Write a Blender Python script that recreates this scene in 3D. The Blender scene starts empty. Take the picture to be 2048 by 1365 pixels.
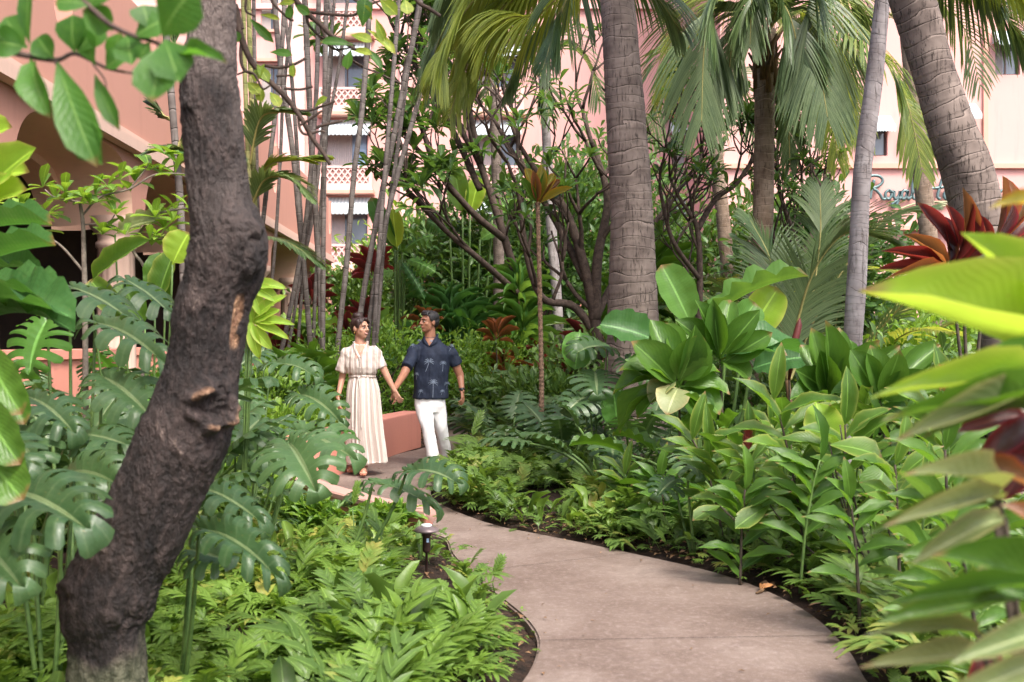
import bpy, math, random
import numpy as np
from mathutils import Vector, Matrix, noise
from mathutils.bvhtree import BVHTree
random.seed(7); RNG = np.random.default_rng(7)
D = bpy.data; C = bpy.context; SC = C.scene; COL = SC.collection
F = 1991.0; HZ = 682.5; CH = 1.47; PI = math.pi
def P(x, y, Y):                       # photo pixel + distance -> point in the garden
    return Vector(((x-1024)/F*Y, Y, CH-(y-HZ)/F*Y))
def G(x, y):                          # photo pixel -> point on level ground
    Y = CH*F/(y-HZ); return Vector(((x-1024)/F*Y, Y, 0))
def R(a): return math.radians(a)
# ---------------------------------------------------------------- mesh building
class MB:
    def __init__(s): s.V=[]; s.Q=[]; s.T=[]; s.U=[]; s.C=[]; s.n=0
    def add(s, V, Q=None, T=None, U=None, c=0.5):
        V=np.asarray(V,float).reshape(-1,3)
        if Q is not None and len(Q): s.Q.append(np.asarray(Q,int)+s.n)
        if T is not None and len(T): s.T.append(np.asarray(T,int)+s.n)
        s.V.append(V); s.U.append(np.zeros((len(V),2)) if U is None else np.asarray(U,float))
        s.C.append(np.full(len(V),c) if np.isscalar(c) else np.asarray(c,float)); s.n+=len(V)
    def inst(s, tm, Ms, cs):           # many copies of a template; Ms (K,3,4)
        V,Q,U=tm; K=len(Ms)
        if K==0: return
        W=np.einsum('kij,nj->kni',Ms[:,:,:3],V)+Ms[:,None,:,3]
        n=len(V); QQ=(Q[None]+(np.arange(K)*n)[:,None,None]).reshape(-1,4)
        s.add(W.reshape(-1,3),QQ,None,np.tile(U,(K,1)),np.repeat(np.asarray(cs,float),n))
    def mesh(s, name, mat, smooth=True):
        m=D.meshes.new(name)
        V=np.concatenate(s.V); Q=np.concatenate(s.Q) if s.Q else np.zeros((0,4),int); T=np.concatenate(s.T) if s.T else np.zeros((0,3),int)
        m.vertices.add(len(V)); m.vertices.foreach_set('co',V.ravel())
        li=np.concatenate([Q.ravel(),T.ravel()]); m.loops.add(len(li)); m.loops.foreach_set('vertex_index',li)
        st=np.concatenate([np.arange(len(Q))*4, len(Q)*4+np.arange(len(T))*3]); m.polygons.add(len(st)); m.polygons.foreach_set('loop_start',st)
        m.polygons.foreach_set('use_smooth',np.full(len(st),smooth))
        a=m.attributes.new('uvp','FLOAT2','POINT'); a.data.foreach_set('vector',np.concatenate(s.U).ravel())
        a=m.attributes.new('tint','FLOAT','POINT'); a.data.foreach_set('value',np.concatenate(s.C))
        m.update(calc_edges=True); m.validate()
        for x in (mat if isinstance(mat,(list,tuple)) else [mat]): m.materials.append(x)
        return m
    def obj(s, name, mat, parent=None, smooth=True):
        return link(name, s.mesh(name,mat,smooth), parent)
    def box(s, x0,x1,y0,y1,z0,z1,M=None,c=0.5,bev=0.0):
        b=bev
        if b<=0:
            V=np.array([(x,y,z) for z in (z0,z1) for y in (y0,y1) for x in (x0,x1)],float)
            Q=[(0,2,3,1),(4,5,7,6),(0,1,5,4),(2,6,7,3),(0,4,6,2),(1,3,7,5)]
            T=None
        else:
            V=[]; 
            for z,i in ((z0,0),(z0+b,b),(z1-b,b),(z1,0)):
                q=b-i if z in (z0,z1) else 0
                V+=[(x0+q,y0+q+0*b,z),(x1-q,y0+q,z),(x1-q,y1-q,z),(x0+q,y1-q,z)]
            V=np.array(V); Q=[(3,2,1,0),(12,13,14,15)]
            for k in range(3):
                for j in range(4): a=k*4+j; d=k*4+(j+1)%4; Q.append((a,d,d+4,a+4))
        if M is not None: V=np.array([M@Vector(v) for v in V])
        s.add(V,Q,None,None,c)
def link(name, me, parent=None):
    o=D.objects.new(name,me); COL.objects.link(o)
    if parent is not None:
        o.parent=parent; o.matrix_parent_inverse=Matrix.Identity(4)
        if parent.type=='EMPTY': o.location=-parent.location
    return o
def thing(name, label, cat, loc=(0,0,0), group=None):
    o=D.objects.new(name,None); COL.objects.link(o); o.location=loc; o.empty_display_size=.2
    return tag(o,label,cat,group)
def tag(o, label=None, cat=None, group=None, kind=None):
    if label: o['label']=label
    if cat: o['category']=cat
    if group: o['group']=group
    if kind: o['kind']=kind
    return o
# ---------------------------------------------------------------- curves and tubes
def crom(pts, n):                     # Catmull-Rom through rows of any width
    p=np.array(pts,float); p=np.vstack([2*p[0]-p[1],p,2*p[-1]-p[-2]]); k=len(p)-3
    out=[]
    for t in np.linspace(0,k-1e-9,n):
        i=int(t); f=t-i; a,b,c,d=p[i:i+4]
        out.append(.5*((2*b)+(c-a)*f+(2*a-5*b+4*c-d)*f*f+(3*b-a-3*c+d)*f**3))
    return np.array(out)
def tube(mb, pts, rad, n=10, c=0.5, disp=None, cap=True):
    pts=np.asarray(pts,float); k=len(pts); rad=np.full(k,rad) if np.isscalar(rad) else np.asarray(rad,float)
    T=np.gradient(pts,axis=0); T/=np.linalg.norm(T,axis=1)[:,None]+1e-9
    up=np.array([0,1,0.]) if abs(T[0][1])<.9 else np.array([1.,0,0])
    N=[]; v=up-T[0]*np.dot(up,T[0]); v/=np.linalg.norm(v)
    for t in T: v=v-t*np.dot(v,t); v/=np.linalg.norm(v)+1e-9; N.append(v.copy())
    N=np.array(N); B=np.cross(T,N); a=np.arange(n)/n*2*PI
    dist=np.concatenate([[0],np.cumsum(np.linalg.norm(np.diff(pts,axis=0),axis=1))])
    rr=np.repeat(rad[:,None],n,1)
    if disp is not None: rr=disp(rr,dist,a,pts)
    V=pts[:,None]+rr[...,None]*(np.cos(a)[None,:,None]*N[:,None]+np.sin(a)[None,:,None]*B[:,None])
    U=np.stack([np.repeat((a/(2*PI))[None],k,0),np.repeat(dist[:,None],n,1)],-1)
    i=np.arange(k-1)[:,None]*n; j=np.arange(n)[None]; j2=(j+1)%n
    Q=np.stack([i+j,i+j2,i+n+j2,i+n+j],-1).reshape(-1,4)
    Tt=None; V=V.reshape(-1,3); U=U.reshape(-1,2)
    if cap:
        V=np.vstack([V,pts[0],pts[-1]]); U=np.vstack([U,U[0],U[-1]]); m=k*n
        j=np.arange(n); j2=(j+1)%n
        Tt=np.vstack([np.stack([j2,j,np.full(n,m)],-1),np.stack([(k-1)*n+j,(k-1)*n+j2,np.full(n,m+1)],-1)])
    mb.add(V,Q,Tt,U,c)
def limb(pxs, n=30):                  # [(px,py,Y,r)] -> resampled world points and radii
    w=[list(P(a,b,Y))+[r] for a,b,Y,r in pxs]; s=crom(w,n); return s[:,:3],np.maximum(s[:,3],.001)
# ---------------------------------------------------------------- leaf templates: base at 0, tip at x=1, blade half width 0.5, normal +z
def chordfix(V,e):
    a=math.atan2(e[2],e[0]); L=math.hypot(e[0],e[2]); c,s=math.cos(-a),math.sin(-a)
    V=V.copy(); x,z=V[:,0].copy(),V[:,2].copy(); V[:,0]=(x*c-z*s)/L; V[:,2]=(x*s+z*c)/L; return V
def arc(t,bend):                      # curve bending down by total angle bend
    n=200; tt=np.linspace(0,1,n); an=-bend*tt**1.2; x=np.concatenate([[0],np.cumsum(np.cos(an[:-1]))/n]); z=np.concatenate([[0],np.cumsum(np.sin(an[:-1]))/n])
    return np.interp(t,tt,x),np.interp(t,tt,z),-bend*np.asarray(t)**1.2
def lance(nt=10,nu=2,bend=.5,fold=.15,wave=.0,wf=3,wmax=.45,base=.04,pw=.8,stalk=0.0,tear=0):
    t=np.linspace(0,1,nt+1); a=np.where(t<wmax,t/wmax*.5,.5+(t-wmax)/(1-wmax)*.5)
    tb=np.clip((t-stalk)/(1-stalk),0,1); a=np.where(tb<wmax,tb/wmax*.5,.5+(tb-wmax)/(1-wmax)*.5)
    w=.5*np.sin(a*PI)**pw; w=np.maximum(w,np.where(t<.5,base,.004)*.5)
    x,z,an=arc(t,bend); us=np.linspace(-1,1,2*nu+1); V=[];U=[]
    for i in range(nt+1):
        for u in us:
            h=fold*w[i]*abs(u)+wave*abs(u)**2*w[i]*math.sin(t[i]*wf*2*PI+ (1.7 if u>0 else 0))
            V.append((x[i]-math.sin(an[i])*h, u*w[i], z[i]+math.cos(an[i])*h)); U.append((u,t[i]))
    m=2*nu+1; Q=[]
    for i in range(nt):
        for j in range(2*nu):
            if tear and (i%tear==tear-1) and (j in (0,2*nu-1)): continue
            Q.append((i*m+j,(i+1)*m+j,(i+1)*m+j+1,i*m+j+1))
    return chordfix(np.array(V),(x[-1],0,z[-1])),np.array(Q),np.array(U)
def monstera(bend=.7,seed=0,nl=8,cup=.25):
    rg=np.random.default_rng(seed); V=[];U=[];Q=[]; rs=[0,.12,.3,.42,.6,.8,.93,1.0]; m=len(rs)
    for s in (1,-1):
        rays=[]
        for i in range(nl):
            jl=1+rg.uniform(-.07,.05); cut=rg.choice([2,2,3])
            for q in range(4): rays.append((i,q,jl,cut))
        base=len(V)
        for (i,q,jl,cut) in rays:
            tau=(i+ (0.06+q/3*.80))/nl
            a=R(172)*(1-tau)**.95; ca=math.cos(a)
            ex=.34+(.68 if ca>0 else .46)*ca; ey=.56*abs(math.sin(a))**(.75 if ca<0 else 1.1)
            if i==nl-1 and q==3: ex,ey=1.0,.0
            sx=.02+tau**1.15*.93; tip=jl*(1.0 if q in(1,2) else .93)
            if i==nl-1 and q==3: sx=.96;tip=1
            for r in rs:
                rr=r*tip; mid=0
                # squeeze lobe sides together towards the tip
                X=sx+(ex-sx)*rr - .05*math.sin(PI*rr); Y=ey*rr
                pinch=(0 if r<.25 else (.034*(r-.25)))
                if q==0: X+=pinch*1.2
                if q==3 and not (i==nl-1): X-=pinch*1.2
                Z=cup*.45*math.sin(rr*PI*.55)-.16*rr**2.2*(1.0) + .02*math.sin(i*2.1+q)*rr
                V.append([X,s*Y,Z]); U.append((s*rr,i+q/3))
        for k in range(len(rays)-1):
            gap=rays[k][0]!=rays[k+1][0]
            for j in range(m-1):
                if gap and j>=rays[k][3]: continue
                A=base+k*m+j; B=base+(k+1)*m+j
                Q.append((A,B,B+1,A+1) if s<0 else (A,A+1,B+1,B))
    V=np.array(V); x=V[:,0].copy(); ax,az,an=arc(np.clip(x,0,1.05),bend)
    neg=x<0; nx=np.where(neg,x,ax); nz=np.where(neg,-(x**2)*.9,az); z=V[:,2].copy()
    V[:,0]=nx-np.sin(np.where(neg,0,an))*z; V[:,2]=nz+np.cos(np.where(neg,0,an))*z
    ex,ez,_=arc(1.0,bend); return chordfix(V,(float(ex),0,float(ez))),np.array(Q),np.array(U)
def fernfrond(pairs=4,bend=.9,lob=.45,seed=0,lw=.12,ang=.85):
    rg=np.random.default_rng(seed); V=[];U=[];Q=[]
    def strip(p0,d,L,w,droop,ks=((0,.75),(.3,.95),(.65,.75),(1,.03)),curl=.25):
        b=len(V); d=np.array(d,float)/np.linalg.norm(d); p=np.array(p0,float); pt=0
        for k,(t,ww) in enumerate(ks):
            dd=d+np.array([curl*t,0,-droop*t*2]); dd/=np.linalg.norm(dd); p=p+dd*L*(t-pt); pt=t; sd=np.array([-dd[1],dd[0],0]); sd/=np.linalg.norm(sd)+1e-9
            for u in (-1,0,1): V.append(p+sd*u*ww*w*.5+np.array([0,0,.0 if u else -.12*ww*w])); U.append((u*.9,t))
            if k:
                for h in (0,1): a=b+3*k-3+h; Q.append((a,a+1,a+4,a+3))
    stalk=.22
    for i in range(pairs):
        t=stalk+(1-stalk)*(i+.25)/(pairs+.9); l=lob*(math.sin((t-stalk)/(1-stalk)*PI*.75+.7))**.8
        for s in (1,-1): strip((t+(.02 if s>0 else -.02),0,0),(math.cos(ang),s*math.sin(ang),.2+rg.uniform(-.1,.15)),l*rg.uniform(.75,1.1),lw*rg.uniform(.85,1.1),.3)
    strip((0,0,0),(1,0,0),.80,.075,0,((0,.15),(.25,.3),(.35,1),(1,.9)),0); strip((.72,0,0),(1,rg.uniform(-.15,.15),0),.34,.12,.2)
    V=np.array(V); x=V[:,0].copy(); ax,az,an=arc(np.clip(x,0,1),bend); ov=np.maximum(x-1,0); z=V[:,2].copy()
    V[:,0]=ax-np.sin(an)*z+ov*math.cos(bend); V[:,2]=az+np.cos(an)*z-ov*math.sin(bend); return V,np.array(Q),np.array(U)
TM={'ti':lance(9,1,.9,.35,.10,2,.5,.12,.75,.10),'ti_up':lance(8,1,.35,.45,.05,2,.5,.12,.75,.12),
 'ban':lance(16,2,.7,.3,.10,5,.55,.05,.45,.08),'ban_up':lance(14,2,.3,.35,.06,4,.55,.05,.45,.08),'torn':lance(24,2,1.0,-.3,.3,7,.5,.05,.4,.1,3),
 'gin':lance(7,1,.7,.2,.08,2,.45,.05,.8,.02),'obo':lance(5,1,.5,.15,0,1,.68,.05,.8,.08),'oval':lance(4,1,.4,.2,0,1,.5,.05,.9,.06),'tiny':lance(2,1,.3,.25,0,1,.5,.05,1.0,0),
 'mon1':monstera(.7,1,8),'mon2':monstera(1.2,2,9,.35),'mon3':monstera(.35,3,7,.2),'fern1':fernfrond(4,1.0,.5,1,.10,.8),'fern2':fernfrond(3,.8,.5,2,.115,.65),'fern3':fernfrond(6,.7,.38,3,.10,.9),'fern4':fernfrond(2,.9,.5,4,.14,.55)}
TM['grass']=lance(5,1,1.4,.3,0,1,.3,.4,.7,0)
MESHC={}
def leafmesh(k,mat):
    if (k,mat.name) not in MESHC:
        b=MB(); b.add(TM[k][0],TM[k][1],None,TM[k][2]); MESHC[(k,mat.name)]=b.mesh('leaf',mat)
    return MESHC[(k,mat.name)]
def lmat(base,tip,width,nh=(0,-.6,1)):
    base=Vector(base); X=Vector(tip)-base; L=X.length; X=X/L; Yv=Vector(nh).cross(X)
    if Yv.length<1e-3: Yv=Vector((1,0,0)).cross(X)
    Yv.normalize(); Z=X.cross(Yv)
    M=Matrix(((X.x*L,Yv.x*width,Z.x*L,base.x),(X.y*L,Yv.y*width,Z.y*L,base.y),(X.z*L,Yv.z*width,Z.z*L,base.z),(0,0,0,1)))
    return M
def leaf(parent,k,mat,base,tip,width,nh=(0,-.6,1),name='leaf'):
    o=link(name,leafmesh(k,mat),None); M=lmat(base,tip,width,nh)
    if parent is not None: o.parent=parent; M=Matrix.Translation(-parent.location)@M
    o.matrix_basis=M; return o
def mats34(base,dirs,nh,L,W):         # vectorised leaf matrices
    X=dirs/np.linalg.norm(dirs,axis=1)[:,None]; Yv=np.cross(nh,X); Yv/=np.linalg.norm(Yv,axis=1)[:,None]+1e-9; Z=np.cross(X,Yv)
    L=np.broadcast_to(L,(len(X),)); W=np.broadcast_to(W,(len(X),))
    return np.stack([X*L[:,None],Yv*W[:,None],Z*L[:,None],base],-1)
# ---------------------------------------------------------------- materials
def newmat(name):
    m=D.materials.new(name); m.use_nodes=True; nt=m.node_tree; nt.nodes.clear(); return m,nt
class NT:
    def __init__(s,nt): s.nt=nt
    def n(s,t,**k):
        x=s.nt.nodes.new(t)
        for a,b in k.items(): setattr(x,a,b)
        return x
    def l(s,a,b): s.nt.links.new(a,b)
    def math(s,op,a,b=None,c=None,clamp=False):
        x=s.n('ShaderNodeMath',operation=op,use_clamp=clamp)
        for i,v in enumerate((a,b,c)):
            if v is None: continue
            if isinstance(v,(int,float)): x.inputs[i].default_value=v
            else: s.l(v,x.inputs[i])
        return x.outputs[0]
    def mix(s,f,a,b,bt='MIX'):
        x=s.n('ShaderNodeMix',data_type='RGBA',blend_type=bt)
        for i,v in ((0,f),(6,a),(7,b)):
            if isinstance(v,(int,float)): x.inputs[i].default_value=v
            elif isinstance(v,(tuple,list)): x.inputs[i].default_value=(*v[:3],1)
            else: s.l(v,x.inputs[i])
        return x.outputs[2]
    def noise(s,vec,scale,detail=4,rough=.6,dist=0):
        x=s.n('ShaderNodeTexNoise'); x.inputs['Scale'].default_value=scale; x.inputs['Detail'].default_value=detail; x.inputs['Roughness'].default_value=rough; x.inputs['Distortion'].default_value=dist
        if vec is not None: s.l(vec,x.inputs['Vector'])
        return x.outputs['Fac']
    def ramp(s,f,stops):
        x=s.n('ShaderNodeValToRGB'); e=x.color_ramp.elements
        while len(e)<len(stops): e.new(.5)
        for i,(p,c) in enumerate(stops): e[i].position=p; e[i].color=(*c,1) if len(c)==3 else c
        s.l(f,x.inputs[0]); return x.outputs[0]
    def bump(s,h,st,dist=.01,nrm=None):
        x=s.n('ShaderNodeBump'); x.inputs['Strength'].default_value=st; x.inputs['Distance'].default_value=dist; s.l(h,x.inputs['Height'])
        if nrm is not None: s.l(nrm,x.inputs['Normal'])
        return x.outputs[0]
    def pos(s):
        return s.n('ShaderNodeTexCoord').outputs['Object']
    def out(s,sh): o=s.n('ShaderNodeOutputMaterial'); s.l(sh,o.inputs['Surface'])
    def pbsdf(s,col,rough=.6,nrm=None,spec=.5):
        x=s.n('ShaderNodeBsdfPrincipled')
        if isinstance(col,(tuple,list)): x.inputs['Base Color'].default_value=(*col[:3],1)
        else: s.l(col,x.inputs['Base Color'])
        if isinstance(rough,(int,float)): x.inputs['Roughness'].default_value=rough
        else: s.l(rough,x.inputs['Roughness'])
        x.inputs['Specular IOR Level'].default_value=spec
        if nrm is not None: s.l(nrm,x.inputs['Normal'])
        return x
def leafmat(name,dark,light,trans=None,vein=None,vn=12,vk=2.0,rough=.38,spec=.6,tr=.35,edge=None,vs=.5,blotch=None,hi=None):
    m,nt=newmat(name); k=NT(nt)
    at=k.n('ShaderNodeAttribute',attribute_name='tint').outputs['Fac']; oi=k.n('ShaderNodeObjectInfo').outputs['Random']
    uv=k.n('ShaderNodeAttribute',attribute_name='uvp').outputs['Vector']; sp=k.n('ShaderNodeSeparateXYZ'); k.l(uv,sp.inputs[0])
    u=k.math('ABSOLUTE',sp.outputs[0]); v=sp.outputs[1]
    f=k.math('ADD',k.math('MULTIPLY',at,.55),k.math('MULTIPLY',oi,.45))
    ns=k.noise(k.pos(),9,3); f=k.math('ADD',f,k.math('MULTIPLY',k.math('SUBTRACT',ns,.5),.5),None,True)
    col=k.ramp(f,[(0.1,dark),(.82,light)]+([(.98,hi)] if hi else []))
    if blotch: col=k.mix(k.math('MULTIPLY',k.math('GREATER_THAN',k.noise(k.pos(),5,2),.56),.8),col,blotch)
    if edge: col=k.mix(k.math('MULTIPLY',k.math('POWER',u,7.0),.9,None,True),col,edge)
    mid=k.math('LESS_THAN',u,.055)
    fr=k.math('FRACT',k.math('ADD',k.math('MULTIPLY',v,vn),k.math('MULTIPLY',u,-vk)))
    lat=k.math('MULTIPLY',k.math('ABSOLUTE',k.math('SUBTRACT',fr,.5)),2.0)
    latl=k.math('MULTIPLY',k.math('SUBTRACT',k.math('SUBTRACT',1.0,lat),.82,None,True),4.0,None,True)
    if vein is None: vein=tuple(min(1,c*1.8+.02) for c in light)
    col=k.mix(k.math('MULTIPLY',mid,.8),col,vein); col=k.mix(k.math('MULTIPLY',latl,vs*.32),col,vein)
    sp_=k.math('MULTIPLY',k.math('SUBTRACT',k.noise(k.pos(),46,2,.5),.66,None,True),9.0,None,True); col=k.mix(k.math('MULTIPLY',sp_,.55),col,(.20,.15,.04))
    if vn>1:
        tip=k.math('MULTIPLY',k.math('MULTIPLY',k.math('SUBTRACT',k.math('ADD',v,k.math('MULTIPLY',ns,.12)),.97,None,True),14.0,None,True),k.math('GREATER_THAN',oi,.45)); col=k.mix(tip,col,(.22,.13,.05))
    b=k.bump(k.math('ADD',lat,k.math('MULTIPLY',ns,3.0)),.16,.008)
    p=k.pbsdf(col,k.math('ADD',rough-.08,k.math('MULTIPLY',k.noise(k.pos(),13,3),.22)),b,spec*.62)
    t=k.n('ShaderNodeBsdfTranslucent')
    tc=k.mix(.65,col,trans or (min(1,light[0]*2.2),min(1,light[1]*2.2),light[2]*.8)); k.l(tc,t.inputs[0])
    ms=k.n('ShaderNodeMixShader'); ms.inputs[0].default_value=tr; k.l(p.outputs[0],ms.inputs[1]); k.l(t.outputs[0],ms.inputs[2]); k.out(ms.outputs[0]); return m
M={}
M['mon']=leafmat('monstera_leaf',(.020,.052,.018),(.075,.145,.048),vein=(.18,.24,.11),vn=1,vk=0,rough=.38,spec=.8,tr=.22,vs=.9)
M['monl']=leafmat('monstera_young_leaf',(.035,.11,.02),(.10,.24,.04),vn=1,vk=0,rough=.32,tr=.35)
M['fern']=leafmat('fern_leaf',(.035,.080,.014),(.165,.27,.045),vn=1,vk=0,rough=.36,spec=.55,tr=.33,vs=.2,hi=(.33,.30,.07))
M['fernd']=leafmat('dark_fern_leaf',(.028,.066,.014),(.125,.21,.042),vn=1,vk=0,rough=.36,spec=.55,tr=.3,vs=.2,hi=(.26,.24,.06))
M['ti']=leafmat('green_cordyline_leaf',(.020,.070,.010),(.10,.205,.028),vn=9,vk=6,rough=.34,tr=.35,vs=.35)
M['ban']=leafmat('banana_leaf',(.05,.15,.03),(.14,.30,.06),trans=(.38,.62,.06),vn=26,vk=1.0,rough=.4,tr=.42,vs=.5)
M['band']=leafmat('dark_banana_leaf',(.03,.09,.025),(.07,.18,.045),vn=26,vk=1.0,rough=.38,tr=.3,vs=.5)
M['gin']=leafmat('ginger_leaf',(.028,.085,.012),(.115,.215,.03),vn=20,vk=4,rough=.36,tr=.35,vs=.35,edge=(.32,.36,.08))
M['lime']=leafmat('lime_leaf',(.16,.34,.025),(.34,.52,.05),trans=(.62,.8,.06),vn=26,vk=9,rough=.38,tr=.45,vs=.12,edge=(.55,.55,.12))
M['pale']=leafmat('pale_variegated_leaf',(.09,.15,.05),(.27,.30,.14),vn=14,vk=4,rough=.4,tr=.3,edge=(.5,.42,.2),vs=.3)
M['red']=leafmat('red_cordyline_leaf',(.022,.014,.013),(.085,.028,.025),trans=(.55,.06,.04),vein=(.28,.08,.06),vn=9,vk=6,rough=.32,spec=.7,tr=.3,vs=.3,edge=(.32,.02,.03))
M['redg']=leafmat('bronze_cordyline_leaf',(.05,.045,.02),(.20,.085,.035),trans=(.6,.22,.05),vn=9,vk=6,rough=.34,tr=.35,edge=(.5,.10,.03))
M['gold']=leafmat('golden_cordyline_leaf',(.10,.16,.02),(.32,.27,.03),trans=(.8,.45,.05),vn=9,vk=6,rough=.36,tr=.4,edge=(.6,.22,.03))
M['palm']=leafmat('coconut_leaflet',(.030,.070,.022),(.12,.175,.065),trans=(.26,.33,.06),vn=1,vk=0,rough=.36,spec=.6,tr=.3,vs=.1)
M['palmy']=leafmat('sunlit_coconut_leaflet',(.06,.12,.02),(.24,.28,.05),trans=(.62,.66,.06),vn=1,vk=0,rough=.4,spec=.5,tr=.45,vs=.1)  # brighter yellow copy of the coconut leaflet, light through the fronds put into colour
M['plum']=leafmat('plumeria_leaf',(.028,.078,.020),(.11,.20,.05),vn=14,vk=2,rough=.32,spec=.65,tr=.3)
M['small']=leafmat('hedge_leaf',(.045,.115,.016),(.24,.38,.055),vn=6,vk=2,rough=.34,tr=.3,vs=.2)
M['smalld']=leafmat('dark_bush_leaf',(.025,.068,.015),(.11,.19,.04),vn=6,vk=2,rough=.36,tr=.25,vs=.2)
M['yel']=leafmat('yellowing_leaf',(.12,.24,.02),(.36,.42,.05),trans=(.6,.66,.06),vn=12,vk=3,rough=.38,tr=.42,blotch=(.14,.26,.03))
M['near']=leafmat('broad_tree_leaf',(.022,.085,.012),(.075,.20,.025),trans=(.2,.5,.04),vein=(.2,.36,.08),vn=11,vk=2.5,rough=.42,tr=.42,vs=.5,blotch=(.06,.16,.02))
def solid(name,c1,c2,scale=6,rough=.8,bs=.3,bd=.01,spec=.3,stretch=(1,1,1),c3=None,fine=60,wx=None):
    m,nt=newmat(name); k=NT(nt); mp=k.n('ShaderNodeMapping'); mp.inputs['Scale'].default_value=stretch; k.l(k.pos(),mp.inputs[0]); v=mp.outputs[0]
    n1=k.noise(v,scale,6,.62); n2=k.noise(v,fine,4,.6)
    f=k.math('ADD',k.math('MULTIPLY',n1,.7),k.math('MULTIPLY',n2,.3)); st=[(.36,c1),(.62,c2)]
    if c3: st.append((.75,c3))
    col=k.ramp(f,st); b=k.bump(f,bs,bd); p=k.pbsdf(col,rough,b,spec); k.out(p.outputs[0]); return m
M['stem']=solid('green_stem',(.05,.10,.03),(.12,.20,.05),8,.5,.2)
M['dstem']=solid('dark_stem',(.03,.025,.018),(.09,.07,.05),12,.8,.4)
M['brown']=solid('brown_branch',(.028,.018,.014),(.10,.07,.055),14,.85,.6,.01)
M['grey']=solid('grey_branch',(.09,.075,.06),(.24,.20,.16),16,.85,.6,.008)
M['soil']=solid('soil_mulch',(.010,.007,.005),(.050,.027,.018),14,.95,1.0,.05,c3=(.17,.09,.055),fine=80)
M['rachis']=solid('palm_rachis',(.20,.19,.06),(.34,.30,.10),8,.5,.1)
M['husk']=solid('palm_fibre',(.05,.03,.018),(.20,.12,.06),10,.9,.8,.02,stretch=(1,1,.3))
def palmbark(name,c1,c2,cr,ring=9.0,vs=55,ringst=1.0):
    m,nt=newmat(name); k=NT(nt)
    uv=k.n('ShaderNodeAttribute',attribute_name='uvp').outputs['Vector']; sp=k.n('ShaderNodeSeparateXYZ'); k.l(uv,sp.inputs[0])
    pos=k.pos(); n1=k.noise(pos,5,5); wob=k.math('MULTIPLY',k.math('SUBTRACT',k.noise(pos,1.8,1),.5),.16); mpz=k.n('ShaderNodeMapping'); mpz.inputs['Scale'].default_value=(.3,.3,1); k.l(pos,mpz.inputs[0]); wz_=k.math('MULTIPLY',k.math('SUBTRACT',k.noise(mpz.outputs[0],3.1,2),.5),.35)
    wf=k.math('MULTIPLY',k.math('SUBTRACT',k.noise(pos,22,2),.5),.012)
    v=k.math('MULTIPLY',k.math('ADD',k.math('ADD',sp.outputs[1],wf),k.math('ADD',wob,wz_)),ring); fr=k.math('FRACT',v)
    line=k.math('SUBTRACT',1.0,k.math('MULTIPLY',fr,15.0),None,True); line=k.math('MULTIPLY',line,k.math('MULTIPLY',k.math('SUBTRACT',k.noise(pos,6,3),.30,None,True),4.0,None,True))
    mp=k.n('ShaderNodeMapping'); mp.inputs['Scale'].default_value=(1,1,.10); k.l(pos,mp.inputs[0])
    cr1=k.noise(mp.outputs[0],vs,4,.7,.4); crack=k.math('MULTIPLY',k.math('SUBTRACT',.445,cr1,None,True),9.0,None,True)
    col=k.ramp(n1,[(.35,c1),(.65,c2)]); col=k.mix(k.math('MULTIPLY',k.noise(pos,40,3),.35),col,tuple(c*.55 for c in c1))
    col=k.mix(k.math('MULTIPLY',crack,.8),col,cr); col=k.mix(k.math('MULTIPLY',line,.85*ringst),col,cr)
    lite=k.math('MULTIPLY',k.math('SUBTRACT',k.math('MULTIPLY',fr,8.0),7.0,None,True),.55*ringst); col=k.mix(lite,col,tuple(min(1,c*1.5) for c in c2))
    h=k.math('SUBTRACT',k.math('MULTIPLY',n1,.3),k.math('ADD',k.math('MULTIPLY',crack,.5),k.math('MULTIPLY',line,.8)))
    p=k.pbsdf(col,.85,k.bump(h,.9,.012),.25); k.out(p.outputs[0]); return m
M['pb1']=palmbark('coconut_bark',(.115,.088,.075),(.25,.20,.17),(.028,.02,.016),9)
M['pb2']=palmbark('ringed_brown_bark',(.16,.11,.075),(.33,.25,.19),(.03,.02,.015),11)
M['pb3']=palmbark('smooth_grey_bark',(.22,.19,.185),(.38,.35,.345),(.10,.08,.07),20,30,.5)
M['cane']=palmbark('cane_bark',(.085,.07,.062),(.20,.175,.16),(.05,.04,.035),6.5,20,.9)
M['caneg']=palmbark('green_cane_bark',(.14,.16,.05),(.30,.28,.12),(.06,.05,.03),6.5,20,.9)
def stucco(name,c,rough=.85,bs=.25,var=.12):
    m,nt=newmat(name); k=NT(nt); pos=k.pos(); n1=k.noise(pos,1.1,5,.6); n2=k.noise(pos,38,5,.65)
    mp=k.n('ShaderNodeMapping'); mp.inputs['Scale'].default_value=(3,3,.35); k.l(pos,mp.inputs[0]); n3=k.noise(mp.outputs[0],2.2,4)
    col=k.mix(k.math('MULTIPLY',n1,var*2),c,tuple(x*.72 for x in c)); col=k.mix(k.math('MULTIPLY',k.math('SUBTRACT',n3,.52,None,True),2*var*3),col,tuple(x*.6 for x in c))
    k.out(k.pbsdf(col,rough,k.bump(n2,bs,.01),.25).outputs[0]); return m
M['pink']=stucco('pale_pink_stucco',(.70,.39,.35)); M['pinkt']=stucco('pink_trim',(.76,.50,.45)); M['orange']=stucco('shaded_coral_ledge',(.70,.38,.29))  # orange: the orange shadow under the ledges, put into their colour
M['salmon']=stucco('shaded_salmon_stucco',(.50,.26,.20)); M['cream']=stucco('cream_pink_column',(.62,.44,.36)); M['seat']=stucco('seat_wall_stucco',(.60,.25,.19),.8,.35,.2); M['cap']=stucco('wall_cap',(.48,.28,.235))  # salmon: darker tone of the hotel pink, wall shade put into it
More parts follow.
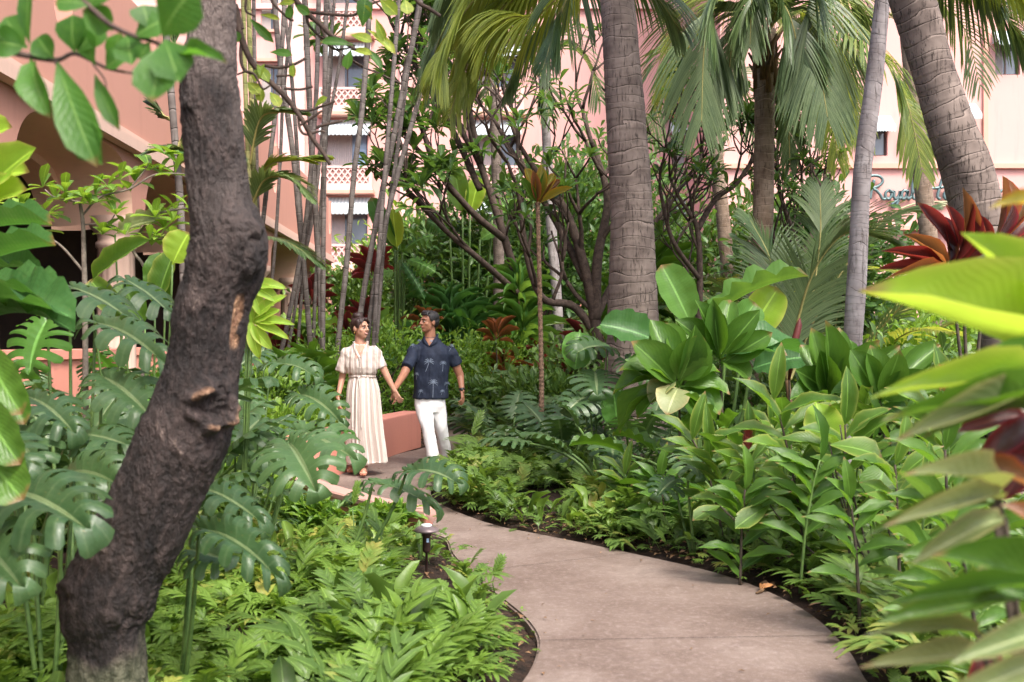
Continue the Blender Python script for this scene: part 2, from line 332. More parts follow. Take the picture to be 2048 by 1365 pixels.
M['int']=solid('shaded_interior',(.025,.018,.016),(.05,.035,.03),1,.9)  # near-black: the shade of rooms and recesses put into the colour
M['ceil']=stucco('lit_arch_soffit',(.70,.46,.34))  # lighter than the wall: light on the soffit put into its colour
def plain(name,c,rough=.5,metal=0,spec=.5):
    m,nt=newmat(name); k=NT(nt); n=k.noise(k.pos(),25,3); col=k.mix(k.math('MULTIPLY',n,.5),c,tuple(x*.7 for x in c)); p=k.pbsdf(col,rough,None,spec); p.inputs['Metallic'].default_value=metal; k.out(p.outputs[0]); return m
M['glass']=plain('window_glass',(.10,.13,.16),.12,0,.9); M['curtain']=plain('pale_curtain',(.55,.50,.48),.9); M['frame']=plain('window_frame',(.10,.06,.05),.5)
M['blueg']=plain('blue_pane',(.25,.38,.55),.15,0,.8)  # plain blue pane colour
def awn():
    m,nt=newmat('awning_canvas'); k=NT(nt); w=k.n('ShaderNodeTexWave'); w.inputs['Scale'].default_value=2.2; w.inputs['Distortion'].default_value=1.5; k.l(k.pos(),w.inputs[0])
    col=k.mix(w.outputs['Fac'],(.42,.50,.52),(.60,.66,.66)); k.out(k.pbsdf(col,.85).outputs[0]); return m
M['awn']=awn()
# ================================================================ SETTING
# path outline as photo pixels on level ground (both edges, near to far)
PR=[(2230,2300),(1990,1700),(1860,1480),(1740,1365),(1690,1288),(1600,1213),(1450,1150),(1250,1103),(1100,1072),(1000,1052),(920,1025),(872,1000),(862,978),(880,955),(915,925),(965,893),(1010,868),(1022,856),(1000,842),(978,826),(972,812),(1000,800)]
PL=[(960,800),(905,806),(880,822),(872,845),(880,868),(865,888),(842,897),(800,907),(761,920),(700,938),(640,958),(585,985),(600,1010),(700,1040),(810,1060),(885,1075),(905,1110),(960,1165),(1010,1203),(1055,1243),(1075,1290),(1040,1365),(900,1500),(700,1800),(560,2300)]
def smooth_poly(p,n):
    w=np.array([list(G(a,b))[:2] for a,b in p]); return crom(w,n)
PO=np.vstack([smooth_poly(PR,160),smooth_poly(PL,180)])
def inpoly(pt,poly):
    x,y=pt[:,0],pt[:,1]; c=np.zeros(len(pt),bool); a=poly; b=np.roll(poly,-1,0)
    for (x1,y1),(x2,y2) in zip(a,b):
        if y1==y2: continue
        k=((y1>y)!=(y2>y))&(x<(x2-x1)*(y-y1)/(y2-y1)+x1); c^=k
    return c
def distpoly(pt,poly):
    d=np.full(len(pt),1e9)
    for a,b in zip(poly,np.roll(poly,-1,0)):
        ab=b-a; L=ab@ab+1e-12; t=np.clip(((pt-a)@ab)/L,0,1); d=np.minimum(d,np.linalg.norm(pt-(a+t[:,None]*ab),axis=1))
    return d
# ground sheet with gentle bed relief
gx=np.concatenate([np.linspace(-150,-14,12)[:-1],np.linspace(-14,18,230),np.linspace(18,150,12)[1:]]); gy=np.concatenate([np.linspace(-80,0,10)[:-1],np.linspace(0,34,240),np.linspace(34,160,12)[1:]])
XX,YY=np.meshgrid(gx,gy); pts=np.stack([XX.ravel(),YY.ravel()],1)
near=(pts[:,0]>-14)&(pts[:,0]<18)&(pts[:,1]>0)&(pts[:,1]<34); dd=np.zeros(len(pts)); dd[near]=distpoly(pts[near],PO); ins=np.zeros(len(pts),bool); ins[near]=inpoly(pts[near],PO)
zz=np.array([noise.noise(Vector((a*1.3,b*1.3,0)))*.04+noise.noise(Vector((a*6,b*6,3)))*.015 for a,b in pts])
rise=np.clip(dd/.5,0,1)*.05; zz=np.where(near&~ins,-.035+rise+zz*np.clip(dd/.3,0,1),-.06)
zz=np.where(ins|~near,-.06,zz)
mb=MB(); nx_,ny_=len(gx),len(gy); i=np.arange(ny_-1)[:,None]*nx_; j=np.arange(nx_-1)[None]
mb.add(np.stack([pts[:,0],pts[:,1],zz],1),np.stack([i+j,i+j+1,i+j+1+nx_,i+j+nx_],-1).reshape(-1,4))
tag(mb.obj('ground',M['soil']),kind='structure')
def concrete():
    m,nt=newmat('path_concrete'); k=NT(nt); pos=k.pos(); a=k.noise(pos,.9,5,.6); b=k.noise(pos,9,6,.7); c=k.noise(pos,150,3,.7); d=k.noise(pos,2.7,4,.7,.6)
    col=k.ramp(k.math('ADD',k.math('MULTIPLY',a,.6),k.math('MULTIPLY',d,.4)),[(.35,(.105,.072,.056)),(.50,(.165,.122,.100)),(.66,(.235,.186,.158))])
    col=k.mix(k.math('MULTIPLY',k.math('SUBTRACT',b,.5,None,True),3.2,None,True),col,(.12,.085,.072)); e_=k.noise(pos,28,5,.75); col=k.mix(k.math('MULTIPLY',k.math('SUBTRACT',e_,.5,None,True),2.5,None,True),col,(.32,.26,.235))
    spk=k.math('MULTIPLY',k.math('SUBTRACT',c,.56,None,True),6.0,None,True); g_=k.noise(pos,1.7,6,.75,1.2); col=k.mix(k.math('MULTIPLY',k.math('SUBTRACT',g_,.5,None,True),2.6,None,True),col,(.115,.078,.062)); col=k.mix(k.math('MULTIPLY',spk,.5),col,(.36,.30,.26))
    spd=k.math('MULTIPLY',k.math('SUBTRACT',.42,c,None,True),7.0,None,True); col=k.mix(k.math('MULTIPLY',spd,.6),col,(.10,.07,.06))
    h=k.math('ADD',k.math('MULTIPLY',c,.6),k.math('MULTIPLY',b,.5)); k.out(k.pbsdf(col,k.math('ADD',.55,k.math('MULTIPLY',a,.3)),k.bump(h,.5,.006),.35).outputs[0]); return m
M['conc']=concrete()
bm=bmesh=None
import bmesh as BM
bm=BM.new(); top=[bm.verts.new((a,b,0)) for a,b in PO]; f=bm.faces.new(top)
if f.normal.z<0: f.normal_flip()
r=BM.ops.extrude_face_region(bm,geom=[f]); 
for v in r['geom']:
    if isinstance(v,BM.types.BMVert): v.co.z-=.09
BM.ops.recalc_face_normals(bm,faces=bm.faces); bm.normal_update()
# top face stays at z=0 (the extrusion went down); chamfer its rim
ed=[e for e in bm.edges if all(abs(v.co.z)<1e-5 for v in e.verts)]; BM.ops.bevel(bm,geom=ed,offset=.012,segments=2,affect='EDGES'); BM.ops.triangulate(bm,faces=[f for f in bm.faces if len(f.verts)>4])
me=D.meshes.new('path'); bm.to_mesh(me); bm.free(); me.materials.append(M['conc']); path=link('path',me); tag(path,kind='structure')
# scored joints: thin dark strips lying in the slab
jm=solid('joint_dark',(.03,.022,.018),(.06,.045,.04),30,.95)
mb=MB()
for a,b in (((1030,1283),(1688,1272)),((905,1150),(1320,1100)),((868,1000),(700,1035)),((905,925),(800,905)),((1010,860),(882,868)),((1060,1420),(1830,1415))):
    p,q=G(*a),G(*b); n=16; s=(q-p).normalized(); t=Vector((-s.y,s.x,0)); V=[];Q=[]
    for i in range(n+1):
        c=p.lerp(q,i/n)+t*(random.uniform(-.003,.003)); 
        for u in(-.002,.002): V.append((c.x+t.x*u,c.y+t.y*u,.0045))
        if i: Q.append((2*i-2,2*i,2*i+1,2*i-1))
    mb.add(V,Q)
k=mb.obj('joints',jm,path)
# ---- bits lying on the path and on the mulch
def litter():
    mb=MB(); n=26000; p=np.stack([RNG.uniform(-4,6,n),RNG.uniform(3.3,18,n)],1); d=distpoly(p,PO); i=inpoly(p,PO)
    keep=((~i)&(d<.6)&(d>.015))|(i&(RNG.random(n)<np.where(d<.25,.12,.018))); p=p[keep]; i=i[keep]; K=len(p); a=RNG.uniform(0,2*PI,K)
    dr=np.stack([np.cos(a),np.sin(a),RNG.uniform(-.1,.35,K)],1); nh=np.stack([RNG.normal(0,.3,K),RNG.normal(0,.3,K),np.ones(K)],1)
    L=RNG.uniform(.02,.075,K)*np.where(i,.5,1); mb.inst(TM['tiny'],mats34(np.column_stack([p,np.where(i,.008,.012)]),dr,nh,L,L*RNG.uniform(.2,.6,K)),RNG.random(K)); return mb
tag(litter().obj('leaf_litter',leafmat('dry_litter',(.06,.03,.018),(.34,.20,.11),tr=.1,vs=.1)),'small dry leaf and bark bits scattered along the edges of the path','leaf litter',kind='stuff')
# fallen husk on the path edge
p=G(1525,1186); t=thing('fallen_husk','brown curled dry husk lying at the edge of the path','husk',p)
b=MB(); b.inst(TM['gin'],np.array([np.array(lmat(p+Vector((-.01+.012*k,.0,.018+.005*k)),p+Vector((.045+.014*k,.10-.035*k,.022+.008*k)),.032,(-.3+.3*k,-.2,1)))[:3] for k in range(3)]),[.1,.5,.8]); b.obj('bract',leafmat('dry_husk',(.13,.055,.02),(.36,.17,.07),tr=.1),t)
b=MB(); tube(b,[p+Vector((-.05,-.05,.010)),p+Vector((-.01,-.01,.014)),p+Vector((.03,.04,.02))],[.005,.012,.004],8); b.obj('stalk',M['husk'],t)
# ================================================================ HOTEL BUILDINGS
def holed_wall(mb,x0,x1,z0,z1,y,holes,depth=.3):
    xs=sorted({x0,x1,*[h[0] for h in holes],*[h[1] for h in holes]}); zs=sorted({z0,z1,*[h[2] for h in holes],*[h[3] for h in holes]})
    for a,b in zip(xs,xs[1:]):
        for c,d in zip(zs,zs[1:]):
            if any(h[0]-1e-6<=a and b<=h[1]+1e-6 and h[2]-1e-6<=c and d<=h[3]+1e-6 for h in holes): continue
            mb.add([(a,y,c),(b,y,c),(b,y,d),(a,y,d)],[(0,1,2,3)])
    for a,b,c,d in holes:
        mb.add([(a,y,c),(b,y,c),(b,y,d),(a,y,d),(a,y+depth,c),(b,y+depth,c),(b,y+depth,d),(a,y+depth,d)],[(0,4,5,1),(1,5,6,2),(2,6,7,3),(3,7,4,0)])
def lattice(mb,x0,x1,z0,z1,y,n=9,rows=3):      # pierced balcony screen: crossing bars in a frame
    w=(x1-x0)/n; h=(z1-z0)/rows; t=.028
    for i in range(n):
        for j in range(rows):
            a,b,c,d=x0+i*w,x0+(i+1)*w,z0+j*h,z0+(j+1)*h
            for p,q in (((a,c),(b,d)),((a,d),(b,c))):
                v=np.array([q[0]-p[0],q[1]-p[1]]); v/=np.linalg.norm(v); s=np.array([-v[1],v[0]])*t; yy=y+(.0 if p[1]==c else .004)
                V=[(p[0]+s[0],yy,p[1]+s[1]),(p[0]-s[0],yy,p[1]-s[1]),(q[0]-s[0],yy,q[1]-s[1]),(q[0]+s[0],yy,q[1]+s[1])]; V+=[(x,yy_+.06,z) for x,yy_,z in V]
                mb.add(V,[(0,1,2,3),(0,4,5,1),(1,5,6,2),(2,6,7,3),(3,7,4,0)])
def window(root,x0,x1,z0,z1,y,blue=False,curt=True):
    b=MB(); w=.06; yy=y+.16; b.box(x0,x0+w,yy,yy+.07,z0,z1); b.box(x1-w,x1,yy,yy+.07,z0,z1); b.box(x0+w,x1-w,yy,yy+.07,z0,z0+w); b.box(x0+w,x1-w,yy,yy+.07,z1-w,z1); m_=(x0+x1)/2; b.box(m_-.03,m_+.03,yy,yy+.07,z0+w,z1-w)
    f=b.obj('window',M['frame'],root,False)
    b=MB(); b.box(x0+w,m_-.03,yy+.02,yy+.04,z0+w,z1-w); b.box(m_+.03,x1-w,yy+.02,yy+.04,z0+w,z1-w); b.obj('pane',M['blueg'] if blue else M['glass'],f,False)
    if curt:
        b=MB(); n=14; xs=np.linspace(x0,m_-.1 if not blue else x0+(x1-x0)*.62,n*4); ys=yy+.012+.02*-np.cos(np.arange(n*4)/4*2*PI)-.03
        V=[(x,yv,z) for z in (z0+.03,z1-.02) for x,yv in zip(xs,ys)]; N=len(xs); b.add(V,[(i,i+1,N+i+1,N+i) for i in range(N-1)]); b.obj('curtain',M['curtain'],f)
def awning(root,x0,x1,z,y,drop=.62,out=.75):
    b=MB(); n=12; xs=np.linspace(x0,x1,n*3+1); V=[];Q=[]
    for i,x in enumerate(xs):
        sc=.05*abs(math.sin(i/3*PI)); V+=[(x,y-.02,z),(x,y-out,z-drop),(x,y-out-.01,z-drop-.13-sc)]
        if i: a=3*(i-1); Q+=[(a,a+1,a+4,a+3),(a+1,a+2,a+5,a+4)]
    b.add(V,Q); N=len(b.V[0]); b.add([(x0,y,z),(x0,y-out,z-drop),(x0,y,z-drop),(x1,y,z),(x1,y-out,z-drop),(x1,y,z-drop)],None,[(0,1,2),(3,5,4)]); b.obj('awning',M['awn'],root,False)
def wx(px_,Y): return (px_-1024)/F*Y
def wz(py_,Y): return CH-(py_-HZ)/F*Y
# --- main block with stacked balcony windows
YB=41.0
t=thing('hotel_building','tall pale pink hotel block with stacked lattice balconies and grey awnings behind the thin canes','building',(wx(700,YB),YB,0))
colx=[(wx(652,YB),wx(735,YB),False),(wx(955,YB),wx(1035,YB),True),(wx(1345,YB),wx(1420,YB),True)]
rows=[wz(335+155*k,YB) for k in (-3,-2,-1,0,1)]
holes=[]
for a,b,_ in colx:
    for z in rows: holes.append((a,b,z,z+1.85))
lx=[(wx(522,YB),wx(568,YB))]
for a,b in lx:
    for z in [wz(y_,YB) for y_ in (385,215,60,-95)]: holes.append((a,b,z,z+1.75))
mb=MB(); holed_wall(mb,-26.0,11.2,0,24,YB,holes); mb.add([(-26.0,YB,24),(11.2,YB,24),(11.2,YB+10,24),(-26.0,YB+10,24)],[(0,1,2,3)]); mb.add([(-26.0,YB,0),(-26.0,YB+10,0),(-26.0,YB+10,24),(-26.0,YB,24)],[(0,1,2,3)])
mb.obj('wall',M['pink'],t,False)
mb=MB(); mb.box(-25.9,11.1,YB+.9,YB+1.1,.1,23.9); mb.obj('interior',M['int'],t,False)
for ci,(a,b,cu) in enumerate(colx):
    for k,z in enumerate(rows):
        window(t,a,b,z,z+1.85,YB,blue=(ci==0 and k==3)); awning(t,a-.15,b+.15,z+1.95,YB,.62,.8)
        bl=MB(); bl.box(a-.28,b+.28,YB-.55,YB-.02,z-1.02,z-.92); bl.box(a-.25,b+.25,YB-.52,YB-.40,z-.12,z-.02); bl.box(a-.25,a-.12,YB-.52,YB-.4,z-.92,z-.12); bl.box(b+.12,b+.25,YB-.52,YB-.4,z-.92,z-.12)
        lattice(bl,a-.12,b+.12,z-.74,z-.12,YB-.50,8,2); bl.box(a-.12,b+.12,YB-.52,YB-.42,z-.92,z-.74); bl.box(a-.12,b+.12,YB-.40,YB-.38,z-.9,z-.1)
        q=bl.obj('balcony',M['pinkt'],t,False)
        bl=MB(); bl.box(a-.32,b+.32,YB-.62,YB-.02,z-1.16,z-1.021); bl.obj('ledge',M['orange'],q,False)
for a,b in lx:
    for y_ in (385,215,60,-95): z=wz(y_,YB); window(t,a,b,z,z+1.75,YB,False,True); bl=MB(); bl.box(a-.2,b+.2,YB-.18,YB-.02,z+1.85,z+1.98); bl.box(a-.15,b+.15,YB-.12,YB-.01,z-.12,z-.01); bl.obj('ledge',M['orange'],t,False)
mb=MB()
for z in (wz(500,YB),wz(20,YB)): mb.box(-25.9,11.1,YB-.16,YB-.004,z,z+.22)
mb.box(wx(560,YB),wx(612,YB),YB-.30,YB-.003,0,23.9); mb.box(wx(800,YB),wx(812,YB),YB-.12,YB-.002,0,23.8); mb.obj('moulding',M['pinkt'],t,False)
# --- right block with the sign
YS=34.0
t=thing('hotel_building','pale pink hotel block carrying the script sign behind the leaning palm','building',(wx(1800,YS),YS,0))
holes=[(wx(1905,YS),wx(1945,YS),wz(255,YS),wz(215,YS))]+[(wx(1990+95*k,YS),wx(2040+95*k,YS),wz(150,YS),wz(70,YS)) for k in range(3)]+[(wx(1600+150*k,YS),wx(1655+150*k,YS),0.15,wz(600,YS)) for k in range(4)]+[(wx(1720+95*k,YS),wx(1775+95*k,YS),wz(312,YS),wz(240,YS)) for k in range(2)]
mb=MB(); x0=wx(1440,YS); holed_wall(mb,x0,24,0,22,YS,holes); mb.add([(x0,YS,0),(x0,YS+12,0),(x0,YS+12,22),(x0,YS,22)],[(0,3,2,1)]); mb.add([(x0,YS,22),(24,YS,22),(24,YS+12,22),(x0,YS+12,22)],[(0,1,2,3)]); mb.obj('wall',M['pink'],t,False)
mb=MB(); mb.box(x0+.1,23.9,YS+.9,YS+1,.1,21.9); mb.obj('interior',M['int'],t,False)
for k,h in enumerate(holes):
    if h[2]<.3: continue
    window(t,*h,YS); awning(t,h[0]-.1,h[1]+.1,h[3]+.12,YS,.45,.5)
mb=MB(); z=wz(338,YS); mb.box(x0-.02,24,YS-.14,YS-.003,z,z+.16)
for px_ in (1965,1690): mb.box(wx(px_,YS),wx(px_+9,YS),YS-.09,YS-.002,z+.16,21.8)
mb.box(x0-.02,24,YS-.35,YS-.003,wz(455,YS)-.12,wz(455,YS)); mb.obj('moulding',M['orange'],t,False)
# sign: script letters as tubes standing proud of the wall
SIGN={'R':[[(0,58),(4,36),(11,10)],[(-14,26),(-12,10),(4,0),(26,2),(34,14),(22,26),(6,32),(16,36),(26,46),(34,58),(42,58)]],
'o':[[(50,36),(42,42),(42,54),(50,58),(57,50),(56,39),(50,36),(58,42),(65,38)]],
'y':[[(65,38),(64,52),(70,58),(78,48),(80,38),(76,60),(68,76),(60,78),(60,70),(72,62),(84,54)]],
'a':[[(99,40),(92,36),(85,44),(85,55),(91,58),(98,48),(101,38),(98,52),(103,58),(110,52)]],
'l':[[(110,52),(119,32),(123,12),(118,8),(114,22),(113,48),(118,58),(126,53)]],
'H':[[(150,16),(158,8),(162,14),(157,38),(152,58)],[(184,8),(179,30),(175,52),(180,59)],[(146,38),(160,32),(180,30),(196,26)]],
'a2':[[(203,40),(196,36),(189,44),(189,55),(195,58),(202,48),(205,38),(202,52),(207,58),(212,52)]],
'w':[[(212,52),(215,38),(214,54),(220,58),(227,46),(228,38),(227,52),(232,58),(239,48),(240,38),(248,40)]],
'a3':[[(264,40),(257,36),(250,44),(250,55),(256,58),(263,48),(266,38),(263,52),(268,58),(274,50)]],
'i':[[(274,50),(279,38),(276,54),(281,58),(287,50)],[(282,28),(283,25)]],
'i2':[[(287,50),(291,38),(288,54),(293,58),(298,50)],[(294,28),(295,25)]],
'a4':[[(312,40),(305,36),(298,44),(298,55),(304,58),(311,48),(314,38),(311,52),(316,58),(322,52)]],
'n':[[(322,52),(326,38),(323,58),(328,44),(336,37),(338,44),(335,54),(340,58),(347,50)]],
'swash':[[(64,84),(100,70),(140,66),(170,72),(150,78),(120,74),(150,66),(210,66)]]}
t=thing('wall_sign','metal script hotel sign in dark teal reading Royal Hawaiian on the pink wall','sign',P(1736,352,YS))
sm=plain('sign_metal',(.13,.20,.20),.4,.4); se=plain('sign_edge',(.35,.36,.20),.5)
for key,st in SIGN.items():
    if key=='i2': continue
    b=MB()
    for s in st:
        w=[list(P((1740+.75*x if x<=130 else 1700+x) if key!='swash' else 1740+.9*x,352+y*.80,YS-.16)) for x,y in s]; w=crom(w,len(w)*6); tube(b,w,.055 if key!='swash' else .035,7)
    o=b.obj('letter' if key!='swash' else 'underline',sm if key!='swash' else se,t)
# --- left arcade wing, shade put into its wall colour
dv=Vector((-.042,1,0)); c0=4.6
def AP(px_,z,off=0): # point on the arcade plane at photo column px_
    Y=F*c0/(940-px_); return Vector((-c0-.042*Y-off,Y,z))
def AY(Y,z,off=0): return Vector((-c0-.042*Y-off,Y,z))
t=thing('arcade_wing','salmon pink arcade wing with arches and fluted columns at the left edge of the garden','building',AY(12,0))
Ys=[1.0,5.3,9.9,14.0,18.0,23.0,27.5,32.0]; ztop=6.1
mb=MB()
# upper wall with notched parapet
n=0; y=-6.0; V=[]
def quadY(mb,ya,yb,za,zb,off=0): mb.add([AY(ya,za,off),AY(yb,za,off),AY(yb,zb,off),AY(ya,zb,off)],[(0,1,2,3)])
notch=[(f-.28,f+.28) for f in np.arange(-4,33,3.05)]
ys=[-6.0]+[v for nn in notch for v in nn]+[33.0]
for i,(a,b) in enumerate(zip(ys,ys[1:])):
    isn=i%2==1
    if not isn: quadY(mb,a,b,4.15,ztop); quadY(mb,a,b,4.15,ztop,.35); mb.add([AY(a,ztop),AY(b,ztop),AY(b,ztop,.35),AY(a,ztop,.35)],[(0,1,2,3)])
    else:
        m_=14; yy=np.linspace(a,b,m_+1); c=(a+b)/2; zn=5.35-.28*1.4*np.sqrt(np.clip(1-((yy-c)/.28)**2,0,1))
        for p,q,z1,z2 in zip(yy,yy[1:],zn,zn[1:]):
            for off in (0,.35): mb.add([AY(p,4.15,off),AY(q,4.15,off),AY(q,z2,off),AY(p,z1,off)],[(0,1,2,3)])
            mb.add([AY(p,z1),AY(q,z2),AY(q,z2,.35),AY(p,z1,.35)],[(0,1,2,3)])
        mb.add([AY(a,5.35),AY(a,5.35,.35),AY(a,ztop,.35),AY(a,ztop)],[(0,1,2,3)]); mb.add([AY(b,5.35),AY(b,5.35,.35),AY(b,ztop,.35),AY(b,ztop)],[(0,1,2,3)])
# wide flat-headed arches between the columns
def archz(f): return 3.15+.86*(1-abs(2*f-1)**5)**.45
lin=MB()
for a,b in zip(Ys,Ys[1:]):
    m_=48
    for i in range(m_):
        f0,f1=.5-.5*math.cos(PI*i/m_),.5-.5*math.cos(PI*(i+1)/m_); y0,y1=a+.26+(b-a-.52)*f0,a+.26+(b-a-.52)*f1; z0,z1=archz(f0),archz(f1)
        mb.add([AY(y0,z0,.06),AY(y1,z1,.06),AY(y1,4.15,.06),AY(y0,4.15,.06)],[(0,1,2,3)])
        lin.add([AY(y0,z0,.06),AY(y1,z1,.06),AY(y1,z1-.1,1.0),AY(y0,z0-.1,1.0)],[(0,1,2,3)])
        g0,g1=3.05+.80*math.sin(f0*PI)**.25,3.05+.80*math.sin(f1*PI)**.25; lin.add([AY(y0,g0,1.0),AY(y1,g1,1.0),AY(y1,4.1,1.0),AY(y0,4.1,1.0)],[(0,1,2,3)]); lin.add([AY(y0,g0,1.0),AY(y1,g1,1.0),AY(y1,g1,1.4),AY(y0,g0,1.4)],[(0,1,2,3)])
    mb.add([AY(b-.26,3.15,.06),AY(b+.26,3.15,.06),AY(b+.26,4.15,.06),AY(b-.26,4.15,.06)],[(0,1,2,3)])
lin.obj('soffit',M['ceil'],t)
mb.add([AY(33,0),AY(33,0,8),AY(33,ztop,8),AY(33,ztop)],[(0,1,2,3)])
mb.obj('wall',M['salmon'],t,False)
mb=MB()   # continuous mouldings
for z0,z1,o in ((4.05,4.2,-.10),(4.2,4.28,-.05),(ztop,ztop+.1,-.06)):
    for y0,y1 in ((-6,33),):
        A=[AY(y0,z0,o),AY(y1,z0,o),AY(y1,z1,o),AY(y0,z1,o),AY(y0,z0,.05),AY(y1,z0,.05),AY(y1,z1,.05),AY(y0,z1,.05)]; 
        if z0<ztop: mb.add(A,[(0,1,2,3),(0,4,5,1),(3,2,6,7)])
mb.obj('moulding',M['cream'],t,False)
for yc in Ys:
    mb=MB(); c=AY(yc,0,.38); rr=[];zz_=[]
    prof=[(0,.36),(.25,.36),(.27,.31),(.4,.29),(.45,.26),(1.6,.255),(2.75,.235),(2.78,.27),(2.84,.27),(2.87,.24),(2.95,.25),(3.05,.34),(3.1,.36),(3.2,.36)]
    nn=48
    V=[];
    for z,r_ in prof:
        for k in range(nn):
            a=k/nn*2*PI; fl=.012*(math.cos(a*16)) if .42<z<2.76 else 0; V.append((c.x+(r_+fl)*math.cos(a),c.y+(r_+fl)*math.sin(a),z))
    mb.add(V,[(i*nn+k,i*nn+(k+1)%nn,(i+1)*nn+(k+1)%nn,(i+1)*nn+k) for i in range(len(prof)-1) for k in range(nn)]); mb.obj('column',M['cream'],t)
mb=MB(); # back wall, ceiling and recess of the arcade, shade put into a near-black colour
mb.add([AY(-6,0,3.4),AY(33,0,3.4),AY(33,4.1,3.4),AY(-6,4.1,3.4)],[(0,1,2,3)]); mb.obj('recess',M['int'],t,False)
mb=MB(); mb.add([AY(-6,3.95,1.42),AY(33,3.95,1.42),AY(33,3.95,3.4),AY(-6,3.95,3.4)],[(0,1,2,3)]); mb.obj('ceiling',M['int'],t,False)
mb=MB()
for a,b in zip(Ys,Ys[1:]):
    if a>24: continue
    A,B=AY(a+.3,0,.30),AY(b-.3,0,.30)
    # bowed parapet between columns
    m_=14; V=[];Q=[]
    for i in range(m_+1):
        f=i/m_; p=A.lerp(B,f); o=.55*math.sin(f*PI)**.7; 
        for z,oo in ((0,0),(1.25,0),(1.27,.05),(1.37,.05),(1.38,-.16),(0,-.2)): V.append((p.x+o+oo,p.y,z))
        if i: 
            for k in range(5): q=(i-1)*6+k; Q.append((q,q+6,q+7,q+1))
    mb.add(V,Q)
mb.obj('parapet',M['seat'],t,False)
# ================================================================ SEAT WALLS, PATH LIGHTS
def seatwall(name,label,pts,zs,th,capover=.0):
    w=crom([list(G(a,b))[:2]+[z] for (a,b),z in zip(pts,zs)],60); t=thing(name,label,'garden wall',(w[30][0],w[30][1],0))
    T=np.gradient(w[:,:2],axis=0); T/=np.linalg.norm(T,axis=1)[:,None]; Nn=np.stack([-T[:,1],T[:,0]],1)
    if (Nn[30]@np.array([0,1]))<0: Nn=-Nn
    def ext(offs):
        b=MB(); V=[];Q=[]; m_=len(offs)
        for i in range(60):
            for o,z in offs: V.append((w[i,0]+Nn[i,0]*o,w[i,1]+Nn[i,1]*o,z if z<=0 else w[i,2]+z-1))
            if i:
                for k in range(m_-1): q=(i-1)*m_+k; Q.append((q,q+m_,q+m_+1,q+1))
        T_=[]
        for e in (0,59):
            c=len(V); V.append((w[e,0]+Nn[e,0]*th/2,w[e,1]+Nn[e,1]*th/2,.5*(w[e,2])))
            for k in range(m_-1): T_.append((e*m_+k,e*m_+k+1,c) if e==0 else (e*m_+k+1,e*m_+k,c))
            T_.append((e*m_+m_-1,e*m_,c) if e==0 else (e*m_,e*m_+m_-1,c))
        b.add(V,Q,T_); return b
    r=.02
    ext([(0,0),(0,1-.05),(0,1-r-.001)] if capover else [(0,0),(0,1-r),(r*.3,1-r*.3),(r,1),(th-r,1),(th-r*.3,1-r*.3),(th,1-r),(th,0)]).obj('wall',M['seat'],t,False)
    if capover:
        o=capover; ext([(-o,1-.045),(-o,1-.012),(-o+.012,1),(th+o-.012,1),(th+o,1-.012),(th+o,1-.045)]).obj('cap',M['cap'],t,False)
    return t
seatwall('seat_wall','low salmon stucco seat wall curving behind the couple',[(842,895),(800,907),(761,921),(715,938),(660,955),(600,968)],[.50,.50,.5,.5,.49,.48],.28)
seatwall('garden_wall','low curved pink planter wall with pale rounded cap beside the mushroom path light',[(852,1080),(790,1070),(700,1046),(620,1018),(560,985)],[.22,.22,.22,.22,.22],.15,.02)
def pathlight(x,y,Y,h,label):
    p=P(x,y,Y); p.z=0; t=thing('path_light',label,'path light',p); z=h
    m1=plain('lamp_bronze',(.06,.035,.03),.45,.5) if 'lampb' not in M else M['lampb']; M['lampb']=m1
    if 'lampc' not in M: M['lampc']=plain('lamp_cap',(.22,.17,.17),.35,.3); M['lampw']=plain('lamp_ring',(.8,.8,.82),.4)
    def lathe(prof,nm,mat,par): 
        b=MB(); n=28; V=[(p.x+r*math.cos(k/n*2*PI),p.y+r*math.sin(k/n*2*PI),zz_) for r,zz_ in prof for k in range(n)]; b.add(V,[(i*n+k,i*n+(k+1)%n,(i+1)*n+(k+1)%n,(i+1)*n+k) for i in range(len(prof)-1) for k in range(n)]); return b.obj(nm,mat,par)
    lathe([(.001,z-.03),(.07,z-.036),(.082,z-.030),(.08,z-.022),(.05,z-.004),(.03,z),(.001,z)],'cap',M['lampc'],t)
    lathe([(.034,z),(.034,z+.008),(.03,z+.011),(.001,z+.011)],'cap_ring',M['lampw'],t)
    lathe([(.03,z-.034),(.032,z-.06),(.026,z-.065),(.026,z-.15),(.022,z-.165),(.008,z-.17),(.008,-.03)],'post',M['lampb'],t)
    b=MB(); b.add([(p.x+.0265*math.sin(a)+.0,p.y-.0265*math.cos(a),zz_) for zz_ in (z-.10,z-.075) for a in (.1,.4,.7)],[(0,1,4,3),(1,2,5,4)]); b.obj('sticker',plain('sticker_blue',(.30,.45,.60),.5),t)
pathlight(853,1060,6.3,.30,'bronze mushroom path light standing in the ferns in front of the pink wall')
pathlight(942,884,11.9,.26,'small path light half hidden in the ferns beside the man')
